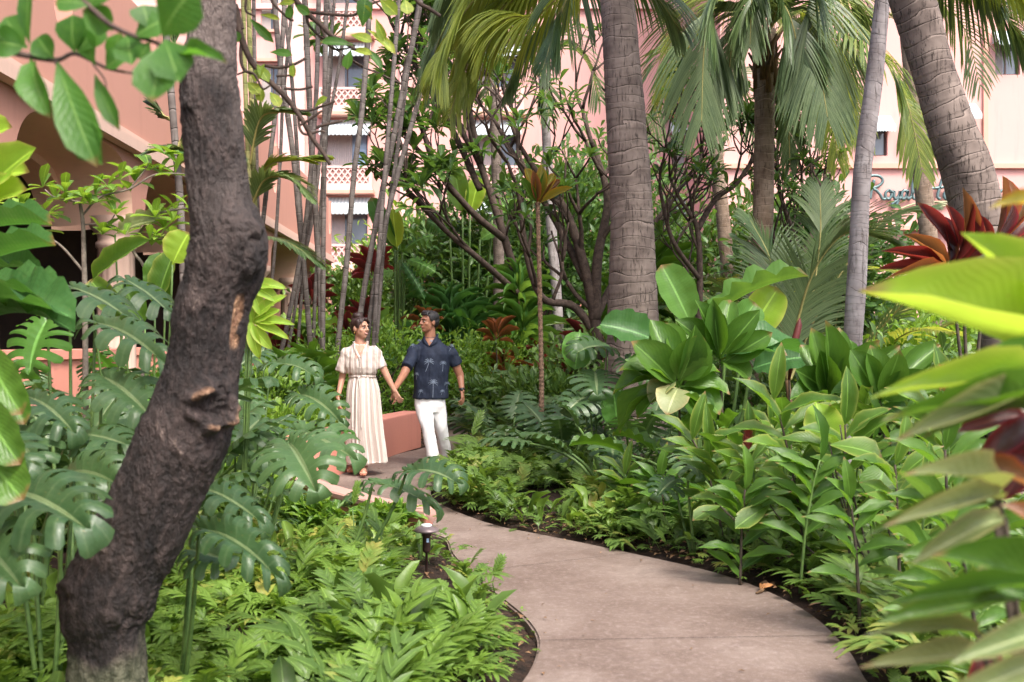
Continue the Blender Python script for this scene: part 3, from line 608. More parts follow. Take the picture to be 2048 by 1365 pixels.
# ================================================================ PLANT MAKERS
def stems_tube(t,lines,r,mat,name='stem',n=7):
    b=MB()
    for l in lines: tube(b,l,np.linspace(r,r*.6,len(l)),n)
    return b.obj(name,mat,t)
def bez(a,b,c,n=10): return [a*(1-s)**2+b*2*s*(1-s)+c*s*s for s in np.linspace(0,1,n)]
def rosette(label,cat,base,h,n,L,W,tm='ti',mat='ti',el=(10,80),name='cordyline',heads=1,spread=.0,sep=True,top=None,stem='dstem',sr=.016,seed=None,group=None,drop=.35):
    rg=random.Random(seed if seed is not None else int(abs(base[0])*91+base[1]*37)); base=Vector((base[0],base[1],0)); t=thing(name,label,cat,base,group); ls=[]
    if not sep: fm=MB()
    for hd in range(heads):
        a=rg.uniform(0,2*PI); hh=h*(1 if hd==0 else rg.uniform(.45,.95)); off=Vector((math.cos(a),math.sin(a),0))*spread*(0 if heads==1 else rg.uniform(.4,1))
        tp=base+off+Vector((0,0,hh)); 
        if top is not None and hd==0: tp=Vector(top)
        ls.append(bez(base+off*.15,base+off*.4+Vector((0,0,hh*.5)),tp))
        for k in range(n):
            f=k/(n-1); az=k*2.399+a; e=R(el[1]+(el[0]-el[1])*(1-f)**.8 if False else el[0]+(el[1]-el[0])*f**1.1)+rg.uniform(-.12,.12); l=L*rg.uniform(.75,1.1)*(.75+.5*math.sin(f*PI)); 
            d=Vector((math.cos(az)*math.cos(e),math.sin(az)*math.cos(e),math.sin(e))); b0=tp+Vector((0,0,-(1-f)*drop*min(h,L)))+Vector((d.x,d.y,0))*.015
            nh=Vector((-d.x*.6,-d.y*.6,1.0)); 
            if sep: leaf(t,tm,M[mat],b0,b0+d*l,W*rg.uniform(.8,1.15),nh)
            else: fm.inst(TM[tm],np.array([np.array(lmat(b0,b0+d*l,W*rg.uniform(.8,1.15),nh))[:3]]),[rg.random()])
    if not sep: fm.obj('foliage',M[mat],t)
    if h>.05: stems_tube(t,ls,sr,M[stem])
    return t
def clump(label,cat,base,n,L,W,tm='ban',mat='ban',el=(35,85),stalk=.6,name='banana_plant',sep=True,stem='stem',sr=.02,rad=.15,seed=0,pit=.4):
    # leaves on long stalks from the ground
    rg=random.Random(seed+int(abs(base[0])*77+base[1]*31)); base=Vector((base[0],base[1],0)); t=thing(name,label,cat,base); ls=[]; fm=MB()
    for k in range(n):
        az=k*2.399+rg.uniform(-.3,.3); e=R(rg.uniform(*el)); sl=stalk*rg.uniform(.6,1.15); b0=base+Vector((math.cos(az),math.sin(az),0))*rad*rg.random()
        d=Vector((math.cos(az)*math.cos(e),math.sin(az)*math.cos(e),math.sin(e))); p1=b0+d*sl; 
        if p1.z<.1: p1.z=.1
        e2=e-pit-rg.uniform(0,.4); d2=Vector((math.cos(az)*math.cos(e2),math.sin(az)*math.cos(e2),math.sin(e2))); l=L*rg.uniform(.7,1.15)
        ls.append(bez(b0,b0+Vector((0,0,sl*.55)),p1)); w=W*l/L*rg.uniform(.85,1.1); nh=Vector((-d2.x*.5,-d2.y*.5,1))
        k_=tm if isinstance(tm,str) else rg.choice(tm)
        if sep: leaf(t,k_,M[mat],p1,p1+d2*l,w,nh)
        else: fm.inst(TM[k_],np.array([np.array(lmat(p1,p1+d2*l,w,nh))[:3]]),[rg.random()])
    if not sep: fm.obj('foliage',M[mat],t)
    stems_tube(t,ls,sr,M[stem],'stem',6); return t
def bush(label,cat,c,rx,ry,rz,n,L,W,tm='oval',mat='small',name='shrub',seed=0,stems=7,zb=0,open_=.0):
    # c = centre on ground; crown ellipsoid filled by lumps of leaves
    rg=np.random.default_rng(seed+int(abs(c[0])*50+c[1]*13)); t=thing(name,label,cat,(c[0],c[1],0)); cz=zb+rz
    lumps=rg.normal(0,1,(max(6,int(n/90)),3)); lumps/=np.linalg.norm(lumps,axis=1)[:,None]; lumps*=rg.uniform(.35,.95,(len(lumps),1))**.6
    k=rg.integers(0,len(lumps),n); q=lumps[k]+rg.normal(0,.20,(n,3)); pos=np.array([c[0],c[1],cz])+q*np.array([rx,ry,rz]); ok=pos[:,2]>.03; pos=pos[ok]; q=q[ok]; K=len(pos)
    d=q/(np.linalg.norm(q,axis=1)[:,None]+1e-6)*.7+rg.normal(0,.55,(K,3)); d[:,2]+=.25; nh=np.stack([rg.normal(0,.5,K),rg.normal(-.25,.5,K),np.ones(K)],1)
    l=L*rg.uniform(.6,1.25,K); b=MB(); b.inst(TM[tm],mats34(pos,d,nh,l,W*l/L),np.clip(rg.random(K)*.8+(np.arange(K)%7==0)*.2,0,1)); b.obj('foliage',M[mat],t)
    ls=[]
    for i in range(stems):
        p=lumps[i%len(lumps)]*np.array([rx,ry,rz])+np.array([c[0],c[1],cz]); b0=Vector((c[0]+rg.uniform(-.3,.3)*rx,c[1]+rg.uniform(-.3,.3)*ry,0)); ls.append(bez(b0,b0.lerp(Vector(p),.4)+Vector((0,0,.2*rz)),Vector(p)))
    stems_tube(t,ls,.015+.01*rz,M['brown']); return t
def frond(parent,pts,leafL,mat='palm',n=64,hang=.7,w=.045,seed=0,prof=None,splay=.9,nm='frond',rr=.022,t0=.12):
    # pts: world points of the rachis from base to tip
    rg=np.random.default_rng(seed); c=crom([list(p) for p in pts],n*2); b=MB(); V=[];Q=[];U=[];Cc=[]
    T=np.gradient(c,axis=0); T/=np.linalg.norm(T,axis=1)[:,None]
    for s in (-1,1):
        for i in range(n):
            f=i/(n-1)
            if f<t0: continue
            k=min(2*n-1,int(f*(2*n-1))); p=c[k]; t=T[k]; sd=np.cross(t,[0,0,1.]); sd/=np.linalg.norm(sd)+1e-6
            if np.linalg.norm(np.cross(t,[0,0,1.]))<.35: sd=np.array([1.,0,0])-t*t[0]; sd/=np.linalg.norm(sd)
            L=leafL*(math.sin((f*.86+.10)*PI)**.55)*rg.uniform(.88,1.06); ang=splay*(1-.55*f)+rg.uniform(-.07,.07)
            d=t*math.cos(ang)+sd*s*math.sin(ang)+np.array([0,0,.18]); d/=np.linalg.norm(d); g=hang*rg.uniform(.75,1.2)
            a=len(V); q=p.copy(); ns=5; tin=rg.random()
            nrm=np.cross(d,t); 
            for j in range(ns+1):
                ff=j/ns; ww=w*(.5+.8*math.sin(min(1,ff*1.3+.12)*PI*.75)) if j<ns else .003; 
                dd=d+np.array([0,0,-g*ff*1.7]); dd/=np.linalg.norm(dd); sdw=np.cross(dd,np.cross(t,dd)); sdw/=np.linalg.norm(sdw)+1e-6
                V+= [q-sdw*ww*.5,q+sdw*ww*.5]; U+=[(-.6,f*3),(.6,f*3)]; Cc+=[tin,tin]
                if j: Q.append((a+2*j-2,a+2*j-1,a+2*j+1,a+2*j))
                q=q+dd*L/ns
    b.add(V,Q,None,U,np.array(Cc)); o=b.obj(nm,M[mat],parent)
    b=MB(); tube(b,c,np.linspace(rr,rr*.2,len(c)),6); b.obj('rachis',M['rachis'],o); return o
def palmtrunk(root,pxs,ringh,mat,n=500,seg=40,flare=0,amp=.02,ring=9):
    pts,rad=limb(pxs,n)
    def disp(rr,dist,a,pts_):
        o=rr.copy()
        for i in range(len(dist)):
            fr=((dist[i])*ring+.3*noise.noise(Vector((dist[i]*2,0,0))))%1; o[i]*=1+amp*(1-fr)*1.0
            for j in range(0,rr.shape[1]): o[i,j]*=1+.035*noise.noise(Vector((math.cos(a[j])*1.5,math.sin(a[j])*1.5,dist[i]*2.5)))
        return o
    b=MB(); tube(b,pts,rad,seg,disp=disp); return b.obj('trunk',M[mat],root)
def tree_rec(b,tips,p,d,L,r,depth,rg,up=.1,spread=.75,curl=.35):
    n=5; pts=[p]; q=p.copy(); dd=d.copy()
    for i in range(n): dd=(dd+Vector((rg.uniform(-1,1),rg.uniform(-1,1),rg.uniform(-.6,1)))*curl*.5+Vector((0,0,up))*.3).normalized(); q=q+dd*L/n; pts.append(q.copy())
    tube(b,[list(x) for x in pts],np.linspace(r,r*.72,n+1),8)
    if depth==0: tips.append((q,dd)); return
    for k in range(rg.choice([2,2,3])):
        ax=Vector((rg.uniform(-1,1),rg.uniform(-1,1),rg.uniform(-.3,.6))); nd=(dd+ax*spread).normalized(); tree_rec(b,tips,q,nd,L*rg.uniform(.68,.95),r*.68,depth-1,rg,up,spread,curl)
def tipleaves(t,tips,n,L,W,mat,tm='obo',name='crown',skip=0,seed=1,el=(-20,50)):
    rg=random.Random(seed); b=MB(); Ms=[];cs=[]
    for p,d in tips:
        if rg.random()<skip: continue
        for k in range(int(n*rg.uniform(.6,1.2))):
            az=k*2.4+rg.random(); e=R(rg.uniform(*el)); v=Vector((math.cos(az)*math.cos(e),math.sin(az)*math.cos(e),math.sin(e)))+d*.5; v.normalize(); l=L*rg.uniform(.6,1.15)
            Ms.append(np.array(lmat(p,p+v*l,W*l/L,(-v.x*.5,-v.y*.5-.2,1)))[:3]); cs.append(rg.random())
    b.inst(TM[tm],np.array(Ms),cs); return b.obj(name,M[mat],t)
# ================================================================ FERN GROUND COVER
def ferns():
    b=MB(); tot=0
    def put(n,x0,x1,y0,y1,Ls,kinds,dmin,mat_c,densn=1.2,maxd=99,el=(25,78),thr=-.15):
        p=np.stack([RNG.uniform(x0,x1,n),RNG.uniform(y0,y1,n)],1); d=distpoly(p,PO); ok=(~inpoly(p,PO))&(d>dmin)&(d<maxd)&(np.abs(p[:,0])<.56*p[:,1]+.6)
        ns=np.array([noise.noise(Vector((a*densn,b_*densn,5))) for a,b_ in p]); ok&=(ns>thr); ok&=~((np.abs(p[:,0]+.086*p[:,1])<.22)&(p[:,1]>5.2)&(p[:,1]<6.45)); p=p[ok]; ns=ns[ok]; K=len(p); qx=p[:,0]/p[:,1]*F+1024; qy=HZ+CH*F/p[:,1]; low=(qx>540)&(qx<905)&(qy>985)&(qy<1135); bare=(qx>955)&(qx<1100)&(qy>1175)&(p[:,0]<.2); lf=np.where(low,.62,1.0)*np.where(bare,.35,1.0)
        az=RNG.uniform(0,2*PI,K); e=np.radians(RNG.uniform(el[0],el[1],K)); dr=np.stack([np.cos(az)*np.cos(e),np.sin(az)*np.cos(e),np.sin(e)],1); nh=np.stack([-np.cos(az)*.6,-np.sin(az)*.6-.1,np.ones(K)],1)
        L=RNG.uniform(Ls[0],Ls[1],K)*(1+.5*np.clip(ns,-.4,.6))*lf; base=np.column_stack([p,np.abs(RNG.normal(0,.06,K))]); kk=RNG.integers(0,len(kinds),K); pn=np.array([noise.noise(Vector((a*.8,b_*.8,15))) for a,b_ in p]); c=np.clip(RNG.normal(mat_c-.08,.26,K)+ns*.3+pn*.8,0,1)
        for q,kd in enumerate(kinds):
            s=kk==q; b.inst(TM[kd],mats34(base[s],dr[s],nh[s],L[s],L[s]*RNG.uniform(.8,1.15,s.sum())*(1 if kd.startswith('fern') else .3)),c[s])
    return b,put
def in_low(b): return b
b,put=ferns(); F4=('fern1','fern2','fern3','fern4'); put(11500,-3.4,.9,2.6,7.6,(.14,.28),F4,.24,.45,1.3,thr=-.08); put(4500,-3.4,.9,2.6,7.6,(.07,.16),F4,.12,.5,1.3,thr=-.22); put(1600,-3.4,.9,2.6,9,(.10,.24),('ti','gin','obo'),.2,.4,1.1,thr=.05); put(4200,-5,-.3,7.0,11,(.18,.34),F4,.12,.5)
put(900,-2,1.5,2.6,7.0,(.08,.17),('fern2',),.03,.7,maxd=.4,el=(10,60),thr=-1)
tag(b.obj('fern_ground_cover',M['fern']),'bright green lobed ferns covering the bed left of the path','ground cover',kind='stuff')
b,put=ferns(); put(14000,-.9,8,3.4,13,(.16,.36),F4,.16,.45,1.6,thr=-.2); put(2200,-.9,8,3.4,13,(.12,.28),('ti','gin','obo'),.2,.35,1.1,thr=.02); put(4200,-.9,5.5,3.4,11.5,(.10,.22),F4,.03,.65,maxd=.9,thr=-.6); put(2600,-.9,5.5,3.4,11.5,(.09,.18),F4,-.01,.6,maxd=.22,thr=-.5,el=(15,60))
put(1100,-.9,8,10.5,16,(.3,.5),('fern1',),.2,.5)
tag(b.obj('fern_ground_cover',M['fernd']),'mid green lobed ferns covering the bed right of the path','ground cover',kind='stuff')
b,put=ferns(); put(3200,-9,11,12,30,(.3,.6),('fern2','fern1'),.25,.5,.7)
tag(b.obj('fern_ground_cover',M['fern']),'low ferns and weeds filling the far beds behind the couple','ground cover',kind='stuff')
# hero upright fronds at the bed rims
def hero_ferns(label,lst,mat='fern',tm='fern3',nm='fern'):
    p0=G(lst[0][0],lst[0][1]) ; 
    for i,(bx,by,Y,tx,ty,w) in enumerate(lst):
        bp=P(bx,by,Y); t=thing(nm,label[i],'fern',(bp.x,bp.y,0)); tp=P(tx,ty,Y-.05); leaf(t,tm,M[mat],bp,tp,(tp-bp).length*w,(-.2,-1,.25),'frond')
        q=MB(); tube(q,[list(bp),[bp.x+.01,bp.y+.02,bp.z*.5],[bp.x,bp.y+.03,0]],[.004,.005,.006],6); q.obj('stalk',M['stem'],t)
hero_ferns(['bright upright fern frond at the tip of the left bed against the path','tall narrow fern frond standing beside the man against the far path','fern frond rising in front of the couple from the left bed','upright fern frond in the middle of the right bed','broad bright fern frond hanging over the mulch at the right bed edge'],
 [(985,1165,5.6,1003,1110,.9),(940,885,11.6,962,815,.62),(705,1020,6.9,712,960,.7),(1188,960,9.0,1192,890,.4),(1010,990,9.3,1090,1060,.8)])
# ================================================================ LEFT SIDE: MONSTERAS AND BROAD LEAVES
def hero_plant(name,label,cat,root,leaves,mat,stemmat='stem',sr=.011,tmd='mon1',direct=False):
    rp=Vector(root); t=thing(name,label,cat,(rp.x,rp.y,0)); ls=[]
    for L_ in leaves:
        bx,by,bY,tx,ty,tY,w=L_[:7]; tm=L_[7] if len(L_)>7 and L_[7] else tmd; nh=L_[8] if len(L_)>8 and L_[8] else (0,-.75,1); mt=L_[9] if len(L_)>9 else mat
        b0=P(bx,by,bY); leaf(t,tm,M[mt],b0,P(tx,ty,tY),w*(.84 if tm.startswith('mon') else 1),nh)
        g=Vector((rp.x+(b0.x-rp.x)*.25,rp.y+(b0.y-rp.y)*.25,max(rp.z,0))) if not direct else rp
        ls.append(bez(g,Vector((b0.x*.75+g.x*.25,b0.y*.75+g.y*.25,max(b0.z*.55,g.z))),b0))
    if ls: stems_tube(t,ls,sr,M[stemmat],'petiole',7)
    return t
def gr(x,y,Y): p=P(x,y,Y); p.z=0; return p
hero_plant('monstera','monstera with two large split leaves hanging in front of the seat wall','monstera',gr(470,1000,5.7),[(577,888,5.6,640,1003,5.25,.56,'mon2',(.1,-1.0,.8)),(590,862,5.9,725,935,5.7,.42,'mon1',(.2,-.8,1)),(520,840,6.2,470,905,6,.40,'mon1')],'mon')
hero_plant('monstera','monstera with a long leaning petiole and split leaf crossing the path','monstera',gr(660,1120,6.2),[(812,948,6.0,930,985,5.8,.40,'mon2',(.15,-.5,1)),(745,968,6.2,885,1035,6.0,.30,'mon1',(.1,-.2,1))],'mon',sr=.014)
hero_plant('monstera','tall monstera with shining leaf fans directly left of the leaning trunk','monstera',gr(150,1000,4.4),[(190,648,4.6,345,752,4.3,.34,'mon1',(.35,-.6,1)),(205,755,4.4,318,858,4.2,.36,'mon1',(.3,-.8,1)),(140,575,5,275,655,4.7,.36,'mon3',(.3,-.35,1)),(250,560,5.2,350,640,5.0,.3,'mon3',(.3,-.35,1)),(95,640,4.8,60,760,4.7,.4,'mon1',(-.2,-.8,.5),'monl')],'mon')
hero_plant('monstera','monstera with wide pale leaf reaching from the left edge low down','monstera',gr(-60,1200,3.2),[(5,985,3.25,200,1085,2.95,.40,'mon1',(.25,-.7,1)),(-60,1085,3.1,60,1200,2.9,.33,'mon2',(.1,-.7,1)),(-40,900,3.4,70,960,3.2,.3,'mon1')],'mon')
hero_plant('monstera','monstera with veined leaf close under the bend of the leaning trunk','monstera',gr(100,1080,4.0),[(126,962,3.9,262,990,3.65,.33,'mon2',(.2,-.9,1)),(55,795,4.1,160,885,3.9,.30,'mon1',(.3,-.6,1)),(150,868,4.1,275,900,3.95,.28,'mon3',(.1,-.5,1)),(20,850,4.0,85,960,3.8,.34,'mon1',(0,-.7,1))],'mon')
hero_plant('monstera','monstera with drooping leaves right of the trunk above the ferns','monstera',gr(350,1150,4.0),[(398,1062,3.7,572,1188,3.5,.25,'mon2',(.35,-.7,1)),(392,975,4.1,540,1068,3.9,.25,'mon1',(.4,-.6,1)),(380,1100,3.8,470,1130,3.7,.25,'mon3')],'mon')
hero_plant('monstera','dark monstera filling the shade between trunk and seat wall','monstera',gr(480,960,7),[(500,780,7.2,440,870,7,.45,'mon1'),(540,735,7.6,640,770,7.4,.42,'mon2',(.1,-.4,1)),(560,880,6.8,500,960,6.6,.45,'mon1'),(470,900,6.6,560,940,6.4,.4,'mon2'),(530,700,7.8,470,740,7.6,.4,'mon3'),(600,790,7.4,690,860,7.2,.4,'mon2')],'mon')
clump('low monstera spreading behind the pale leaves at the far left','monstera',G(60,1020),20,.34,.31,('mon1','mon2','mon3'),'mon',(35,80),.75,'monstera',rad=.3)
clump('monstera thicket in deep shade in front of the arcade','monstera',G(130,960),26,.38,.35,('mon1','mon2'),'mon',(30,82),1.0,'monstera',rad=.5)
clump('monstera at the foot of the arcade column','monstera',G(330,900),24,.38,.35,('mon1','mon3'),'mon',(35,80),.95,'monstera',rad=.5)
clump('monstera between the leaning trunk and the canes','monstera',G(560,905),20,.38,.34,('mon1','mon2'),'mon',(35,78),.6,'monstera',rad=.4)
bush('leafy undergrowth between the pale monstera leaves and the leaning trunk','shrub',G(110,1085),.55,.4,.17,1500,.12,.05,'gin','smalld','shrub',51,stems=5)
bush('leafy undergrowth right of the leaning trunk under the split leaves','shrub',G(450,1030),.7,.5,.18,1700,.12,.05,'gin','small','shrub',52,stems=5)
bush('dark undergrowth at the far left below the heliconia','shrub',G(20,1000),.7,.5,.33,1800,.13,.05,'gin','smalld','shrub',53,stems=5)
clump('small monstera low in the bed between trunk and path light','monstera',G(600,1075),9,.26,.24,('mon1','mon2'),'mon',(25,70),.3,'monstera',rad=.25,seed=11)
clump('tall monstera with many leaves hiding the low arcade parapet','monstera',(P(230,760,6).x,6.0),22,.40,.37,('mon1','mon2','mon3'),'mon',(45,85),1.05,'monstera',rad=.5,seed=21)
clump('tall monstera behind the heliconia at the far left','monstera',(P(60,760,5.4).x,5.4),18,.36,.33,('mon1','mon2','mon3'),'mon',(45,85),1.0,'monstera',rad=.4,seed=22)
clump('bright young monstera under the sapling in front of the arcade','monstera',(P(350,760,7.6).x,7.6),16,.38,.33,('mon1','mon3'),'monl',(40,85),1.1,'monstera',rad=.4,seed=23)
bush('low leafy growth spilling over the pale cap of the garden wall','shrub',G(700,1078),.42,.12,.13,700,.11,.04,'gin','small','shrub',54,stems=4)
# broad lance leaves at the left edge
hero_plant('heliconia','heliconia with long glossy horizontal leaves at the left edge','heliconia',gr(-90,1100,3.6),[(-60,590,3.6,118,618,3.3,.17,'ban_up',(0,-.3,1)),(-50,632,3.5,150,640,3.2,.16,'ban',(0,-.5,1)),(-60,540,3.7,112,492,3.5,.10,'ban_up',(.1,-.4,1)),(-70,470,3.8,105,452,3.6,.09,'ban_up',(.1,-.4,1)),(-20,640,3.6,150,665,3.3,.14,'ban',(0,-.6,1)),(-50,560,3.9,85,545,3.7,.09,'ban')],'band')
hero_plant('heliconia','lime leaved plant at the far left edge below the arch','heliconia',gr(-110,1100,3.4),[(-60,420,3.1,72,296,3.0,.12,'ban_up',(.3,-1,.4)),(-70,370,3.2,60,345,3.1,.11,'ban_up',(.2,-1,.5)),(-60,300,3.2,25,255,3.1,.11,'ban_up',(.2,-1,.5)),(-60,430,3.1,55,380,3.0,.12,'ban_up',(.2,-1,.5))],'lime')
hero_plant('heliconia','broad green leaves standing at the left edge below the glossy leaves','heliconia',gr(-70,1200,3.0),[(-30,700,2.9,45,830,2.8,.12,'ban',(.1,-1,.3)),(-40,800,2.8,42,930,2.7,.12,'ban',(.1,-1,.3)),(-40,890,2.8,48,1000,2.7,.16,'ban',(.1,-1,.3)),(-20,745,3,50,850,2.9,.1,'ban',(.5,-1,.3))],'ti')
hero_plant('ginger_plant','ginger with upright bright leaves left of the trunk','ginger',gr(300,900,7),[(290,655,6.6,243,560,6.6,.20,'ban_up',(0,-1,.3),'ti'),(330,620,6.8,318,505,6.8,.2,'ban_up',(0,-1,.3),'ti'),(310,620,6.7,350,500,6.7,.16,'ban_up',(0,-1,.3),'gin'),(180,565,6.5,300,480,6.4,.13,'ban_up',(.2,-1,.5),'gin'),(345,530,6.4,378,465,6.4,.22,'ban_up',(0,-1,.2),'lime'),(250,640,6.6,180,560,6.6,.16,'ban',(0,-1,.4),'gin'),(230,470,7,330,440,7,.15,'ban',(0,-1,.6),'pale')],'gin')
hero_plant('ginger_plant','lime fan leaves right of the trunk at half height','ginger',gr(470,900,6),[(505,640,6,575,590,6,.07,'gin',(0,-1,.5)),(505,645,6,560,620,6,.08,'gin',(0,-1,.5)),(500,650,6,545,700,6,.08,'gin',(0,-1,.3)),(500,640,6,520,720,6,.08,'gin',(0,-1,.3)),(500,570,6,575,578,6,.07,'gin',(0,-1,.5)),(500,570,6,560,605,6,.09,'gin',(0,-1,.5)),(500,570,6,530,640,6,.08,'gin',(0,-1,.5)),(495,575,6,505,650,6,.07,'gin',(0,-1,.5)),(505,645,6,590,650,6,.06,'gin',(0,-1,.5)),(505,645,6,580,680,6,.06,'gin',(0,-1,.5))],'lime',sr=.008)
# ================================================================ FOREGROUND LEANING TREE
def barkmat():
    m,nt=newmat('dark_knotted_bark'); k=NT(nt); pos=k.pos(); mp=k.n('ShaderNodeMapping'); mp.inputs['Scale'].default_value=(1,1,.55); k.l(pos,mp.inputs[0])
    a=k.noise(mp.outputs[0],7,6,.65,.8); b=k.noise(mp.outputs[0],38,5,.7,.5); c=k.noise(pos,3.2,3,.5); e=k.noise(mp.outputs[0],110,3,.7)
    col=k.ramp(k.math('ADD',k.math('MULTIPLY',a,.55),k.math('MULTIPLY',b,.45)),[(.36,(.005,.0035,.0035)),(.48,(.020,.014,.0125)),(.60,(.060,.042,.037)),(.70,(.27,.205,.17))])
    sp=k.n('ShaderNodeSeparateXYZ'); k.l(pos,sp.inputs[0])
    # weathered grey higher up, bare patch of wood, mossy collar at the foot (marks of the bark itself)
    up=k.math('MULTIPLY',k.math('SUBTRACT',sp.outputs[2],1.7,None,True),1.3,None,True); col=k.mix(k.math('MULTIPLY',up,k.math('MULTIPLY',k.math('SUBTRACT',c,.38,None,True),4.0,None,True)),col,(.17,.135,.12))
    at=k.n('ShaderNodeAttribute',attribute_name='tint').outputs['Fac']
    raw=k.math('MULTIPLY',k.math('SUBTRACT',at,.72,None,True),6.0,None,True); col=k.mix(raw,col,k.mix(k.math('MULTIPLY',k.math('SUBTRACT',b,.4,None,True),3.5,None,True),(.20,.10,.055),(.50,.30,.17)))
    ms=k.math('MULTIPLY',k.math('SUBTRACT',.30,at,None,True),6.0,None,True); col=k.mix(ms,col,k.mix(k.math('MULTIPLY',k.math('SUBTRACT',b,.35,None,True),2.5,None,True),(.03,.038,.015),(.20,.20,.13)))
    h=k.math('ADD',k.math('MULTIPLY',a,1.0),k.math('ADD',k.math('MULTIPLY',b,.5),k.math('MULTIPLY',e,.15))); k.out(k.pbsdf(col,k.math('ADD',.5,k.math('MULTIPLY',b,.5)),k.bump(h,1.0,.05),.4).outputs[0]); return m
M['bark']=barkmat()
prof=[(-60,395,478),(0,392,470),(60,378,473),(150,360,478),(200,358,484),(300,366,492),(400,376,503),(455,378,528),(490,375,538),(540,368,532),(580,362,512),(620,347,500),(700,335,486),(760,316,480),(800,303,477),(840,288,470),(880,270,458),(940,245,428),(1000,222,402),(1060,192,378),(1130,152,338),(1190,122,322),(1235,120,308),(1270,136,296),(1320,138,298),(1420,134,304),(1560,110,330)]
Y0=3.4; rt=thing('leaning_tree','dark knotted leaning tree trunk in the left foreground with burls and a raw scar','tree',gr(210,1560,Y0))
w=[]
for y,a,b_ in prof: p=P((a+b_)/2,y,Y0); w.append([*p,(b_-a)/2/F*Y0*.93])
NS=700; s=crom(w,NS); s[:,:2]+=0
KN=[((512,455),.048,.034),((535,500),.055,.036),((488,478),.045,.020),((522,540),.048,.026),((455,440),.045,.014),((498,520),.035,.014),((425,812),.078,.026),((462,800),.045,.018),((250,1240),.05,-.024),((470,285),.03,.022),((380,205),.035,.018),((150,1180),.06,.016),((430,610),.05,.006),((378,120),.03,.012),((300,1040),.05,.01),((395,905),.05,.01)]
KNw=[(P(x,y,Y0-.085),r,h) for (x,y),r,h in KN]
tintv=[]
def dsp(rr,dist,a,pts_):
    o=rr.copy(); global tintv; tv=np.full(rr.shape,.5)
    for i in range(len(dist)):
        for j in range(rr.shape[1]):
            ca,sa=math.cos(a[j]),math.sin(a[j]); q=Vector((ca*1.2,sa*1.2,dist[i]*3.2)); q2=Vector((ca*4,sa*4,dist[i]*9)); q3=Vector((ca*9,sa*9,dist[i]*26))
            o[i,j]*=1+.09*noise.noise(q)+.05*noise.noise(q2)
            q4=Vector((ca*11+.3*math.sin(dist[i]*9),sa*11,dist[i]*4.5)); o[i,j]+=.005*noise.noise(q3)+.004*noise.noise(q3*2.3)-.012*max(0,.22-abs(noise.noise(q4)))*3*.5*(1+noise.noise(q2))
    return o
b=MB(); tube(b,s[:,:3],s[:,3],150,disp=dsp)
V=b.V[0]; cen=np.repeat(s[:,:3],150,0); n_=len(cen); nd=V[:n_]-cen; nl=np.linalg.norm(nd,axis=1)[:,None]; nd/=nl; tv=np.full(len(V),.5)
for p,r,h in KNw:
    d=np.linalg.norm(V[:n_]-np.array(p),axis=1); rg_=np.array([noise.noise(Vector(v)*22) for v in V[:n_]]) if r>.045 else 0
    g=np.exp(-(d/r)**2); ring=np.exp(-((d-r*.85)/(r*.25))**2); pit=np.exp(-(d/(r*.55))**2)
    isb=abs(r-.078)<.001; V[:n_]+=nd*(h*(g*.9+(ring*.8-pit*1.3 if isb else 0))*(1+1.5*rg_)+.010*g*np.array([noise.noise(Vector(v)*55) for v in V[:n_]]))[:,None]
    if isb: tv[:n_]+=ring*np.clip(.20+.45*rg_,0,.32)
    elif h>.015: tv[:n_]+=g*np.clip(.05+.6*rg_,0,.26)
d=V[:n_]; ppx=d[:,0]/d[:,1]*F+1024; ppy=HZ-(d[:,2]-CH)/d[:,1]*F
nz=np.array([noise.noise(Vector(v)*9) for v in d])
raw=np.exp(-(((ppx-(482-(ppy-600)*.12))/13)**4))*np.exp(-(((ppy-645)/62)**4))*(d[:,1]<Y0)*(.75+.5*nz>.5); tv[:n_]=np.maximum(tv[:n_],.5+.48*raw)
V[:n_]-=nd*(raw*.012)[:,None]
bz=1/(1+np.exp((d[:,2]-(CH-(1275-HZ)/F*Y0)-.10*nz)/.035)); tv[:n_]-=bz*.34
b.C[0]=tv; b.obj('trunk',M['bark'],rt)
# out-of-frame crown and the crisp dark branch that hangs in at the top
bb=MB(); 
def br(pl,Y,r0,r1,n=26,mb=None,dy=0): 
    w=[list(P(x,y,Y+dy*i)) for i,(x,y) in enumerate(pl)]; c=crom(w,n); 
    for i in range(len(c)): c[i]+=np.array(noise.noise_vector(Vector(c[i])*9))*.006
    tube(mb or bb,c,np.linspace(r0,r1,n),8)
top=P(435,-60,Y0); tips=[]; rg=random.Random(4)
for dd in ((-.5,-.1,.9),(.1,.5,.9),(.3,-.3,1),(-.2,.6,.7)): tree_rec(bb,tips,top.copy(),Vector(dd).normalized(),.9,.07,2,rg,.2,.8)
YH=4.2
br([(440,-60),(455,-20),(472,30),(482,75),(505,125),(540,165),(580,205),(610,250),(632,290),(650,315),(660,330)],YH,.016,.008)
br([(470,10),(484,60)],YH,.012,.01); br([(500,-30),(492,20),(510,33)],YH,.006,.004)
br([(484,75),(481,110),(490,140),(520,155),(545,170)],YH,.008,.005); br([(490,142),(510,150),(525,178),(540,172)],YH-.05,.006,.004)
br([(530,130),(560,135),(585,130),(612,115)],YH,.007,.006); br([(552,152),(575,152),(590,150)],YH,.005,.004); br([(567,178),(600,178),(625,172)],YH,.006,.005)
br([(594,222),(620,222),(650,212),(672,203)],YH,.006,.005); br([(596,232),(600,258),(612,268),(640,262),(650,265)],YH,.006,.005); br([(632,255),(650,250),(685,243)],YH,.007,.006); br([(600,250),(620,238),(645,222)],YH-.04,.006,.005)
